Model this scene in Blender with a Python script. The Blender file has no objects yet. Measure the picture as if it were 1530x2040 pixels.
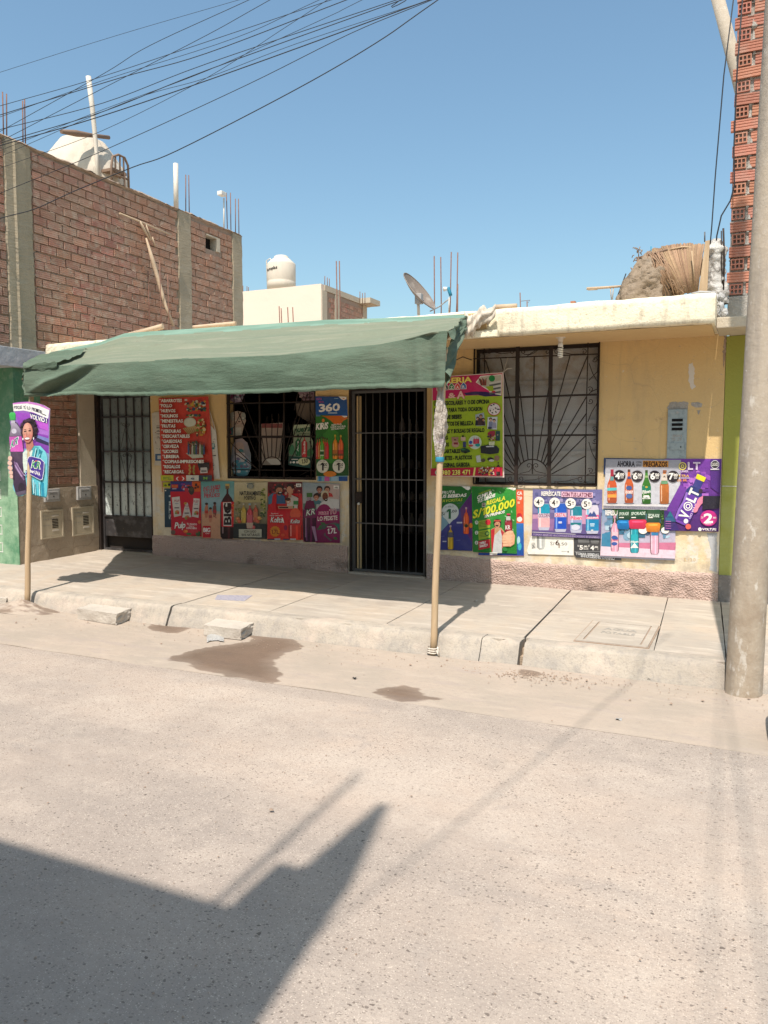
import bpy, bmesh, math, random
import numpy as np
from mathutils import Vector, Matrix, noise
random.seed(7)
S = bpy.context.scene
COL = S.collection
R = math.radians
# ------------------------------------------------------------------ camera
F, CX, CY = 1580.0, 765.0, 1020.0
YAW, PITCH = R(24.9), R(4.42)
CAM = np.array([3.873, -8.486, 1.65])
FW = np.array([-math.sin(YAW)*math.cos(PITCH), math.cos(YAW)*math.cos(PITCH), -math.sin(PITCH)])
RT = np.array([math.cos(YAW), math.sin(YAW), 0.0])
UP = np.cross(RT, FW)
def ray(x, y): return FW + RT*(x-CX)/F - UP*(y-CY)/F
def onY(x, y, Y=0.0):
    d = ray(x, y); return Vector(CAM + d*((Y-CAM[1])/d[1]))
def onX(x, y, X=0.0):
    d = ray(x, y); return Vector(CAM + d*((X-CAM[0])/d[0]))
def onZ(x, y, Z=0.0):
    d = ray(x, y); return Vector(CAM + d*((Z-CAM[2])/d[2]))
def atD(x, y, D): return Vector(CAM + ray(x, y)*D)
cd = bpy.data.cameras.new('camera'); cam = bpy.data.objects.new('camera', cd); COL.objects.link(cam)
cd.sensor_fit = 'HORIZONTAL'; cd.sensor_width = 36.0; cd.lens = 36.0*F/1530.0
cd.clip_start = 0.05; cd.clip_end = 2000
cam.location = Vector(CAM)
cam.matrix_world = Matrix(((RT[0], UP[0], -FW[0], CAM[0]), (RT[1], UP[1], -FW[1], CAM[1]), (RT[2], UP[2], -FW[2], CAM[2]), (0, 0, 0, 1)))
S.camera = cam
# ------------------------------------------------------------------ light
SAZ, STAN = -0.12, 1.75          # sun travels (SAZ,1) on the ground, drops STAN per metre
w = bpy.data.worlds.new('World'); S.world = w; w.use_nodes = True
nt = w.node_tree
sky = nt.nodes.new('ShaderNodeTexSky'); sky.sky_type = 'NISHITA'; sky.sun_disc = False
el = math.atan(STAN/math.hypot(1, SAZ))
sd = Vector((-SAZ, -1, STAN)).normalized()       # towards the sun
sky.sun_elevation = el; sky.sun_rotation = math.atan2(sd.x, sd.y)
sky.air_density = 1.2; sky.dust_density = 2.2; sky.ozone_density = 1.0
bg = nt.nodes['Background']; bg.inputs[1].default_value = 0.15
wb = nt.nodes.new('ShaderNodeMix'); wb.data_type = 'RGBA'; wb.blend_type = 'MULTIPLY'; wb.inputs[0].default_value = 1; wb.inputs[7].default_value = (.85, 1.0, .985, 1)
nt.links.new(sky.outputs[0], wb.inputs[6]); nt.links.new(wb.outputs[2], bg.inputs[0])
sl = bpy.data.lights.new('sun', 'SUN'); so = bpy.data.objects.new('sun', sl); COL.objects.link(so)
sl.energy = 5.0; sl.angle = R(0.53); sl.color = (1.0, 0.925, 0.84)
so.rotation_euler = (-sd).to_track_quat('-Z', 'Y').to_euler()
S.view_settings.view_transform = 'Standard'; S.view_settings.look = 'None'
S.view_settings.exposure = 0.27; S.view_settings.gamma = 1.0
# ------------------------------------------------------------------ materials
def lin(c):
    c = [v/255.0 for v in c[:3]]
    return tuple((v/12.92 if v <= 0.04045 else ((v+0.055)/1.055)**2.4) for v in c)+(1.0,)
MATS = {}
def M(name, col, rough=0.9, layers=(), bumps=(), metal=0.0, spec=0.3, rand=0.0, attr=None, trans=0.0, stain=False, pebbles=False, emit=None, obj=False):
    m = bpy.data.materials.new(name); m.use_nodes = True; n = m.node_tree; L = n.links
    b = n.nodes['Principled BSDF']; b.inputs['Roughness'].default_value = rough; b.inputs['Metallic'].default_value = metal
    b.inputs['Specular IOR Level'].default_value = spec
    def N(t, **k):
        x = n.nodes.new(t)
        for a, v in k.items(): setattr(x, a, v)
        return x
    geo = N('ShaderNodeNewGeometry'); P = geo.outputs['Position']
    if obj: P = N('ShaderNodeTexCoord').outputs['Object']
    cur = None
    if attr:
        a = N('ShaderNodeVertexColor'); a.layer_name = attr; cur = a.outputs['Color']
    else:
        rgb = N('ShaderNodeRGB'); rgb.outputs[0].default_value = tuple(col[:3])+(1,); cur = rgb.outputs[0]
    if rand:
        oi = N('ShaderNodeObjectInfo'); hs = N('ShaderNodeHueSaturation')
        mr = N('ShaderNodeMapRange'); mr.inputs['To Min'].default_value = 1-rand; mr.inputs['To Max'].default_value = 1+rand
        L.new(oi.outputs['Random'], mr.inputs['Value']); L.new(mr.outputs[0], hs.inputs['Value'])
        mr2 = N('ShaderNodeMapRange'); mr2.inputs['To Min'].default_value = .5-rand*.06; mr2.inputs['To Max'].default_value = .5+rand*.06
        wn = N('ShaderNodeTexWhiteNoise', noise_dimensions='1D'); L.new(oi.outputs['Random'], wn.inputs['W']); L.new(wn.outputs['Value'], mr2.inputs['Value'])
        L.new(mr2.outputs[0], hs.inputs['Hue']); L.new(cur, hs.inputs['Color']); cur = hs.outputs[0]
    def tex(scale, st=None, kind='noise', detail=6, off=0):
        src = P
        if st or off:
            mp = N('ShaderNodeMapping'); mp.inputs['Scale'].default_value = st or (1, 1, 1); mp.inputs['Location'].default_value = (off, off*.7, off*.3)
            L.new(P, mp.inputs['Vector']); src = mp.outputs[0]
        if kind == 'noise':
            t = N('ShaderNodeTexNoise'); t.inputs['Scale'].default_value = scale; t.inputs['Detail'].default_value = detail; t.inputs['Roughness'].default_value = .62
            L.new(src, t.inputs['Vector']); return t.outputs['Fac']
        if kind == 'voro':
            t = N('ShaderNodeTexVoronoi'); t.inputs['Scale'].default_value = scale; L.new(src, t.inputs['Vector']); return t.outputs['Distance']
        if kind == 'crack':
            t = N('ShaderNodeTexVoronoi', feature='DISTANCE_TO_EDGE'); t.inputs['Scale'].default_value = scale
            nz = N('ShaderNodeTexNoise'); nz.inputs['Scale'].default_value = scale*2; L.new(src, nz.inputs['Vector'])
            ad = N('ShaderNodeVectorMath', operation='ADD'); sc = N('ShaderNodeVectorMath', operation='SCALE'); sc.inputs['Scale'].default_value = .6/scale
            L.new(nz.outputs['Color'], sc.inputs[0]); L.new(src, ad.inputs[0]); L.new(sc.outputs[0], ad.inputs[1]); L.new(ad.outputs[0], t.inputs['Vector'])
            return t.outputs['Distance']
        if kind == 'wave':
            t = N('ShaderNodeTexWave'); t.inputs['Scale'].default_value = scale; t.inputs['Distortion'].default_value = 6; t.inputs['Detail'].default_value = 3; L.new(src, t.inputs['Vector']); return t.outputs['Fac']
    def mix(fac, c2):
        nonlocal cur
        mx = N('ShaderNodeMix', data_type='RGBA'); L.new(fac, mx.inputs[0]); L.new(cur, mx.inputs[6]); mx.inputs[7].default_value = tuple(c2[:3])+(1,); cur = mx.outputs[2]
    def mrange(v, lo, hi, amt):
        mr = N('ShaderNodeMapRange'); L.new(v, mr.inputs['Value']); mr.inputs['From Min'].default_value = lo; mr.inputs['From Max'].default_value = hi
        mr.inputs['To Max'].default_value = amt; return mr.outputs[0]
    for i, ly in enumerate(layers):
        # (kind, scale, lo, hi, colour, amount, stretch[, zlo, zhi])
        kind, sc_, lo, hi, c2, amt = ly[:6]; st = ly[6] if len(ly) > 6 else None
        fac = mrange(tex(sc_, st, kind, off=i*3.7), lo, hi, amt)
        if len(ly) > 8:      # layer limited to a band of height
            sp = N('ShaderNodeSeparateXYZ'); L.new(P, sp.inputs[0])
            wb = N('ShaderNodeTexNoise'); wb.inputs['Scale'].default_value = 1.7; L.new(P, wb.inputs['Vector'])
            ma = N('ShaderNodeMath', operation='MULTIPLY_ADD'); L.new(wb.outputs['Fac'], ma.inputs[0]); ma.inputs[1].default_value = .7; L.new(sp.outputs['Z'], ma.inputs[2])
            zf = mrange(ma.outputs[0], ly[7]+.35, ly[8]+.35, 1.0)
            mu = N('ShaderNodeMath', operation='MULTIPLY'); L.new(fac, mu.inputs[0]); L.new(zf, mu.inputs[1]); fac = mu.outputs[0]
        mix(fac, c2)
    if pebbles:
        for sc_, th, c2, amt, pick in ((62, .42, (.15, .12, .10), .8, .36), (110, .48, (.19, .155, .13), .65, .45), (140, .46, (.62, .53, .44), .6, .5), (34, .27, (.12, .095, .08), .85, .14)):
            mp = N('ShaderNodeMapping'); mp.inputs['Scale'].default_value = (1, 1.35, 1); mp.inputs['Location'].default_value = (sc_*.13, sc_*.7, 0); L.new(P, mp.inputs['Vector'])
            wz = N('ShaderNodeTexNoise'); wz.inputs['Scale'].default_value = sc_*1.3; L.new(mp.outputs[0], wz.inputs['Vector'])
            s2 = N('ShaderNodeVectorMath', operation='SCALE'); s2.inputs['Scale'].default_value = .9/sc_; L.new(wz.outputs['Color'], s2.inputs[0])
            a2 = N('ShaderNodeVectorMath', operation='ADD'); L.new(mp.outputs[0], a2.inputs[0]); L.new(s2.outputs[0], a2.inputs[1])
            t = N('ShaderNodeTexVoronoi'); t.inputs['Scale'].default_value = sc_; L.new(a2.outputs[0], t.inputs['Vector'])
            sc3 = N('ShaderNodeSeparateColor'); L.new(t.outputs['Color'], sc3.inputs[0])
            th1 = N('ShaderNodeMath', operation='MULTIPLY'); L.new(sc3.outputs[1], th1.inputs[0]); th1.inputs[1].default_value = th
            c1 = N('ShaderNodeMath', operation='LESS_THAN'); L.new(t.outputs['Distance'], c1.inputs[0]); L.new(th1.outputs[0], c1.inputs[1])
            c3 = N('ShaderNodeMath', operation='LESS_THAN'); L.new(sc3.outputs[0], c3.inputs[0]); c3.inputs[1].default_value = pick
            mu = N('ShaderNodeMath', operation='MULTIPLY'); L.new(c1.outputs[0], mu.inputs[0]); L.new(c3.outputs[0], mu.inputs[1])
            big = N('ShaderNodeTexNoise'); big.inputs['Scale'].default_value = .9; L.new(P, big.inputs['Vector'])
            bf = mrange(big.outputs['Fac'], .15, .5, 1.0)
            mu2 = N('ShaderNodeMath', operation='MULTIPLY'); L.new(mu.outputs[0], mu2.inputs[0]); L.new(bf, mu2.inputs[1])
            mu3 = N('ShaderNodeMath', operation='MULTIPLY'); L.new(mu2.outputs[0], mu3.inputs[0]); mu3.inputs[1].default_value = amt
            mix(mu3.outputs[0], c2)
    if stain:
        a = N('ShaderNodeAttribute'); a.attribute_name = 'damp'
        nz = N('ShaderNodeTexNoise'); nz.inputs['Scale'].default_value = 9; nz.inputs['Detail'].default_value = 7
        mp = N('ShaderNodeMapping'); mp.inputs['Scale'].default_value = (.5, 1.3, 1); L.new(P, mp.inputs['Vector']); L.new(mp.outputs[0], nz.inputs['Vector'])
        ma = N('ShaderNodeMath', operation='MULTIPLY_ADD'); L.new(nz.outputs['Fac'], ma.inputs[0]); ma.inputs[1].default_value = .16; ma.inputs[2].default_value = -.08
        ad = N('ShaderNodeMath', operation='ADD'); L.new(a.outputs['Fac'], ad.inputs[0]); L.new(ma.outputs[0], ad.inputs[1])
        f0 = mrange(ad.outputs[0], -.006, .014, .74); f1 = mrange(ad.outputs[0], .02, .14, .20); fa = N('ShaderNodeMath', operation='ADD'); L.new(f0, fa.inputs[0]); L.new(f1, fa.inputs[1]); f = fa.outputs[0]
        mx = N('ShaderNodeMix', data_type='RGBA', blend_type='MULTIPLY'); L.new(f, mx.inputs[0]); L.new(cur, mx.inputs[6]); mx.inputs[7].default_value = (.40, .33, .29, 1); cur = mx.outputs[2]
        rr = N('ShaderNodeMapRange'); L.new(f, rr.inputs['Value']); rr.inputs['To Min'].default_value = rough; rr.inputs['To Max'].default_value = .6; L.new(rr.outputs[0], b.inputs['Roughness'])
    L.new(cur, b.inputs['Base Color'])
    prev = None
    for sc_, dist, *rest in bumps:
        st = rest[0] if rest else None; kind = rest[1] if len(rest) > 1 else 'noise'
        bp = N('ShaderNodeBump'); bp.inputs['Distance'].default_value = dist; bp.inputs['Strength'].default_value = 1.0
        L.new(tex(sc_, st, kind), bp.inputs['Height'])
        if prev: L.new(prev, bp.inputs['Normal'])
        prev = bp.outputs[0]
    if prev: L.new(prev, b.inputs['Normal'])
    if trans:
        tr = N('ShaderNodeBsdfTranslucent'); L.new(cur, tr.inputs[0]); ms = N('ShaderNodeMixShader'); ms.inputs[0].default_value = trans
        L.new(b.outputs[0], ms.inputs[1]); L.new(tr.outputs[0], ms.inputs[2]); L.new(ms.outputs[0], n.nodes['Material Output'].inputs[0])
    MATS[name] = m; return m
m_road = M('road concrete', (.455, .365, .295), .92, [('noise', .5, .42, .60, (.33, .28, .24), .9, (.6, 1.3, 1)), ('noise', 1.6, .5, .66, (.49, .41, .34), .8), ('noise', 1.1, .50, .62, (.30, .255, .22), .55, (.10, 1.9, 1)), ('noise', 1.3, .63, .70, (.25, .22, .19), .45), ('noise', 2.7, .60, .70, (.52, .44, .37), .4), ('noise', 1.1, .45, .7, (.35, .295, .25), .6), ('noise', 7, .48, .7, (.47, .395, .33), .5), ('noise', .35, .52, .66, (.32, .27, .23), .6), ('noise', 4, .60, .70, (.33, .285, .25), .5), ('noise', 60, .4, .75, (.31, .255, .215), .5), ('noise', 200, .5, .7, (.22, .18, .155), .5)],
           [(60, .004), (220, .0015)], pebbles=True, spec=.2)
m_gutter = M('dusty gutter concrete', (.400, .325, .262), .95, [('noise', 1.6, .4, .60, (.35, .295, .24), .9), ('noise', 7, .5, .72, (.45, .37, .30), .6, (.5, 1.5, 1)), ('noise', 5, .56, .66, (.35, .29, .25), .6, (.35, 1.2, 1)), ('noise', 30, .57, .68, (.30, .25, .22), .6, (.5, 1.4, 1)), ('noise', 110, .5, .75, (.30, .25, .21), .5)],
             [(14, .006), (120, .002)], stain=True, spec=.2)
m_walk = M('sidewalk cement', (.45, .37, .29), .9, rand=.07, layers= [('noise', .9, .38, .60, (.37, .325, .275), .9), ('noise', 4, .5, .7, (.57, .50, .42), .7, (.4, 2.2, 1)), ('wave', 1.3, .5, 1, (.42, .37, .31), .5, (.5, 1.6, 1)), ('noise', 12, .52, .66, (.34, .295, .25), .65, (.5, 1.5, 1)), ('noise', 2.2, .56, .66, (.33, .28, .235), .6), ('noise', 90, .5, .8, (.34, .29, .25), .5)], bumps=
           [(6, .004, (.4, 2, 1)), (110, .0016)], spec=.25)
m_kerb = M('kerb concrete', (.44, .38, .31), .93, [('noise', 1.6, .4, .62, (.355, .31, .26), .85), ('noise', 14, .5, .66, (.27, .245, .22), .65, (1, 1, .3)), ('noise', 60, .52, .7, (.26, .235, .21), .6), ('noise', 3, .5, .7, (.60, .47, .38), .5), ('noise', 5, .35, .65, (.27, .25, .23), .5, None, .12, -.03)],
           [(12, .01), (55, .006), (160, .002)], spec=.2)
m_dirt = M('dirt', (.42, .32, .23), .98, [('noise', 2, .4, .7, (.33, .25, .18), .7), ('noise', 40, .45, .7, (.48, .38, .29), .6)], [(30, .01), (120, .004)])
m_wall = M('ochre paint', (.63, .44, .20), .88, [('noise', 1.2, .35, .7, (.54, .375, .18), .7), ('noise', 3, .25, .55, (.70, .61, .46), .9, None, 1.6, 1.1), ('noise', 7, .52, .60, (.64, .60, .53), .85, None, 1.45, 1.0), ('noise', 13, .66, .70, (.62, .56, .44), .7), ('noise', 22, .64, .70, (.36, .30, .24), .7), ('noise', 3.2, .55, .7, (.40, .29, .17), .45, (1, 1, .35)), ('noise', 50, .6, .72, (.42, .30, .17), .4), ('noise', 4, .56, .74, (.38, .28, .16), .55, (3, 3, .2)), ('noise', 6, .45, .62, (.33, .27, .21), .6, None, .75, .5), ('crack', .9, .004, .0, (.36, .26, .15), .4)],
           [(5, .006), (40, .0025), (160, .001)], spec=.3)
m_fascia = M('cream fascia paint', (.78, .70, .52), .88, [('noise', 4, .45, .7, (.78, .71, .55), .8), ('noise', 16, .56, .68, (.46, .38, .27), .6), ('noise', 7, .54, .70, (.40, .33, .25), .6, (2, 2, .25)), ('noise', 40, .6, .7, (.36, .28, .2), .5)], [(9, .01), (50, .005)])
m_soffit = M('soffit paint', (.62, .44, .23), .9, [('noise', 3, .4, .7, (.55, .38, .19), .6)], [(8, .004), (60, .002)])
m_roof = M('roof cement', (.42, .38, .33), .95, [('noise', 3, .4, .7, (.34, .30, .26), .6)], [(10, .01)])
m_plinth = M('rough pink plaster', (.52, .375, .315), .96, [('noise', 2, .4, .7, (.43, .32, .27), .7), ('noise', 30, .5, .7, (.58, .44, .38), .5), ('noise', 2.5, .48, .6, (.12, .09, .075), .85, None, .27, .15)],
             [(34, .02, None, 'noise'), (60, .012, None, 'voro')])
m_brick = M('hollow brick clay', (.385, .18, .125), .92, [('noise', 3, .4, .7, (.37, .25, .185), .8), ('noise', 1.1, .42, .6, (.34, .215, .16), .6), ('noise', 11, .48, .68, (.45, .36, .28), .75), ('noise', 60, .5, .8, (.24, .12, .085), .4)], [(70, .003), (180, .001)], rand=.22)
m_brick2 = M('fresh hollow brick', (.43, .185, .125), .92, [('noise', 6, .5, .72, (.42, .30, .24), .5), ('noise', 60, .5, .8, (.34, .12, .08), .4)], [(70, .003)], rand=.15)
m_mortar = M('mortar', (.33, .235, .175), .97, [('noise', 4, .4, .7, (.28, .22, .17), .7), ('noise', 40, .5, .7, (.42, .35, .28), .6)], [(30, .01), (100, .004)])
m_mortar_g = M('grey mortar', (.36, .33, .29), .97, [('noise', 6, .4, .7, (.26, .24, .21), .7), ('noise', 40, .5, .7, (.46, .42, .37), .6)], [(26, .016), (90, .006)])
m_conc = M('cast concrete', (.345, .285, .20), .95, [('noise', 3, .4, .7, (.28, .235, .165), .8), ('noise', 2, .5, .7, (.35, .31, .24), .6, (1, 1, 6)), ('noise', 30, .55, .7, (.21, .185, .14), .5)], [(8, .012, (1, 1, 5)), (60, .004)])
m_conc_l = M('pale concrete', (.50, .43, .33), .95, [('noise', 5, .4, .7, (.43, .37, .28), .7)], [(40, .006), (120, .003)])
m_render = M('cement render', (.37, .30, .225), .95, [('noise', 2, .4, .7, (.31, .25, .19), .8), ('noise', 9, .5, .7, (.42, .35, .27), .5), ('crack', 2.2, .02, .0, (.22, .17, .13), .6)], [(6, .014), (40, .005)])
m_pole = M('pole concrete', (.41, .34, .26), .9, [('noise', 2, .4, .62, (.34, .29, .235), .85, (1, 1, .3)), ('noise', 30, .5, .7, (.48, .42, .35), .5), ('noise', 5, .4, .65, (.27, .205, .145), .8, None, 1.5, .5), ('noise', 7, .56, .64, (.28, .24, .20), .6, (1, 1, .12)), ('noise', 16, .60, .68, (.60, .56, .50), .6, (1, 1, .4))], [(14, .006), (80, .002)])
m_green = M('green paint', (.085, .22, .12), .8, [('noise', 3, .4, .7, (.13, .27, .16), .7), ('noise', 8, .5, .68, (.26, .36, .24), .5), ('noise', 4, .35, .6, (.30, .44, .29), .95, None, 1.9, 1.6)], [(20, .006), (80, .002)])
m_olive = M('lime green paint', (.30, .30, .06), .85, [('noise', 3, .4, .7, (.27, .28, .06), .6), ('noise', 5, .3, .6, (.36, .37, .14), .7, None, 1.6, 1.0)], [(30, .004)])
m_greybase = M('rough grey plaster', (.20, .18, .165), .97, [('noise', 20, .4, .7, (.30, .27, .25), .6)], [(40, .02)])
m_slabg = M('grey slab paint', (.42, .42, .43), .9, [('noise', 3, .4, .7, (.36, .35, .35), .7), ('noise', 8, .55, .7, (.30, .27, .24), .5)], [(10, .01)])
m_cream = M('far cream wall', (.70, .58, .475), .92, [('noise', .5, .4, .7, (.66, .54, .44), .6)], [(3, .01)])
m_iron = M('dark painted iron', (.026, .018, .015), .65, [('noise', 25, .55, .7, (.07, .035, .022), .6)], [(90, .001)], spec=.25)
m_iron_g = M('grey iron', (.085, .08, .078), .5, [('noise', 25, .55, .7, (.12, .06, .04), .5)], spec=.5)
m_rebar = M('rusty rebar', (.17, .085, .06), .8, [('noise', 30, .4, .7, (.26, .14, .10), .6)], [(200, .001)])
m_net_sunlit = M('sunlit dusty net top', (.205, .218, .155), .95, [('noise', 1.3, .35, .62, (.16, .195, .14), .7, (.35, 1.4, 1)), ('noise', 5, .5, .7, (.31, .29, .22), .6, (.25, 1.6, 1)), ('noise', 9, .62, .68, (.17, .16, .12), .5), ('noise', 20, .55, .7, (.24, .29, .215), .4), ('noise', 120, .4, .7, (.20, .22, .16), .4)], [(2.6, .015, (.5, 1.5, 2)), (9, .008, (.3, 1.4, 1.6)), (24, .007, (.4, 1.2, 1)), (420, .0012)], trans=.08, spec=.1)  # dust plus sunlight put into the colour, paler than the front net
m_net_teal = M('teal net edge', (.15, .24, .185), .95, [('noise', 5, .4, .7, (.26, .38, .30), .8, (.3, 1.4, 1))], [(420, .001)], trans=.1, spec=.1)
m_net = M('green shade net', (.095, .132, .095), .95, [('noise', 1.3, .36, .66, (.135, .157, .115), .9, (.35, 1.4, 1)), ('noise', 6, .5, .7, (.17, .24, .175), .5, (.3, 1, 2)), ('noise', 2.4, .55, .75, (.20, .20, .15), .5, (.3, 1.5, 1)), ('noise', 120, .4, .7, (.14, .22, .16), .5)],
          [(2.6, .02, (.5, 1.5, 2)), (9, .012, (.4, 1, 1.6)), (420, .0010), (60, .002, (1, 1, 4))], trans=.16, spec=.1)  # front and flap net, its weaker light put into the darker colour
m_wood = M('weathered wood', (.46, .33, .20), .85, [('noise', 5, .4, .7, (.36, .25, .15), .8, (1, 1, .15)), ('noise', 30, .5, .7, (.55, .42, .28), .6, (1, 1, .08))], [(40, .004, (1, 1, .1))])
m_wood_l = M('pale stick wood', (.52, .39, .27), .85, [('noise', 8, .4, .7, (.40, .29, .19), .7)], [(40, .003)])
m_curt = M('lace curtain', (.60, .58, .55), .95, [('noise', 3, .4, .7, (.48, .46, .44), .7), ('noise', 9, .42, .66, (.42, .32, .22), .9, None, 2.1, 2.5)], [(90, .003)])
m_glass = M('dusty glass', (.10, .10, .10), .22, [('noise', 3, .4, .8, (.16, .15, .14), .7)], spec=.5)
m_glass.node_tree.nodes['Principled BSDF'].inputs['Alpha'].default_value = .14
m_glass2 = M('frosted floral glass', (.20, .235, .23), .35, [('noise', 2.5, .2, .5, (.56, .61, .58), .95, None, 1.6, 1.0), ('noise', 26, .61, .64, (.10, .11, .11), .8, (1, 1, .5)), ('noise', 40, .62, .65, (.10, .11, .11), .7, (.6, 1, 1))], spec=.5)
m_black = M('black sheet metal', (.035, .032, .033), .5, [('noise', 5, .5, .72, (.20, .19, .19), .6), ('noise', 30, .6, .7, (.16, .10, .07), .5)], spec=.5)
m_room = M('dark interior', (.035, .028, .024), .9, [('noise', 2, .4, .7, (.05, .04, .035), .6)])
m_sack = M('sack plastic', (.48, .455, .42), .5, [('noise', 12, .5, .68, (.22, .20, .18), .8), ('noise', 5, .5, .65, (.62, .60, .56), .7)], [(30, .02)], spec=.4)
m_chair = M('old brown wood', (.20, .13, .09), .7)
m_white = M('white plastic', (.66, .64, .60), .5, [('noise', 6, .5, .7, (.50, .46, .41), .6), ('noise', 30, .6, .7, (.3, .28, .26), .5)], spec=.5)
m_cloth = M('off white cloth', (.52, .455, .37), .95, [('noise', 3, .4, .7, (.58, .50, .41), .6)], [(9, .02, (1, 1, .3))])
m_tank = M('cream tank plastic', (.60, .53, .44), .7, [('noise', 3, .5, .7, (.50, .43, .36), .6, (1, 1, .3))])
m_grey = M('grey plastic', (.35, .34, .33), .6, [('noise', 20, .5, .7, (.45, .44, .42), .5)])
m_meter = M('grey blue meter paint', (.27, .32, .33), .55, [('noise', 30, .5, .62, (.16, .20, .21), .6), ('noise', 6, .5, .7, (.36, .38, .37), .5)], spec=.5)
m_box = M('tan meter box', (.47, .40, .29), .6, [('noise', 20, .55, .7, (.36, .30, .21), .6)], spec=.4)
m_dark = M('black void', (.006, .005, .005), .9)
m_hole = M('brick hole', (.06, .02, .014), .95)
m_dish = M('dish metal', (.20, .16, .13), .6, [('noise', 8, .5, .7, (.42, .37, .31), .5)], spec=.4)
m_blue = M('blue plastic', (.03, .22, .33), .5)
m_adobe = M('dried mud', (.27, .205, .145), .97, [('noise', 3, .4, .7, (.20, .15, .105), .8), ('noise', 14, .5, .7, (.36, .29, .22), .5)], [(5, .05), (25, .015), (3, .06, None, 'crack')])
m_reed = M('dry reed mat', (.33, .215, .13), .9, [('noise', 5, .4, .7, (.20, .125, .075), .8)], [(60, .004)], rand=.2)
m_rubber = M('black rubber', (.02, .02, .02), .7)
m_cable = M('cable', (.025, .026, .03), .6)
m_pipe = M('pale pvc', (.60, .54, .46), .6)
m_block = M('broken kerb concrete', (.50, .445, .38), .95, [('noise', 5, .4, .7, (.40, .35, .30), .7), ('noise', 40, .5, .7, (.56, .51, .45), .5)], [(24, .012), (90, .004)])
m_scrap = M('torn plastic film', (.42, .41, .39), .3, [('noise', 12, .5, .7, (.40, .38, .38), .7)], [(25, .03)], spec=.6)
m_foil = M('wrapped plastic bag', (.42, .36, .30), .3, [('noise', 9, .45, .65, (.68, .66, .65), .8), ('noise', 7, .6, .66, (.20, .12, .30), .5)], [(30, .03), (90, .01)], spec=.7)
m_print = M('printed vinyl', (1, 1, 1), .5, [('noise', 3, .5, .8, (.50, .42, .34), .12), ('noise', 26, .48, .7, (.03, .03, .04), .15), ('noise', 90, .5, .7, (.1, .08, .08), .10)], [(3.5, .02, (1, 1, .4)), (11, .006)], attr='Col', spec=.2)
m_bulb = M('bulb glass', (.80, .78, .70), .3, spec=.5)
m_lid = M('bluish lid', (.28, .27, .33), .8, [('noise', 40, .45, .6, (.42, .38, .40), .7)], [(40, .004)])
m_shelf = M('goods', (.20, .17, .15), .7, attr=None, rand=.5)
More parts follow.
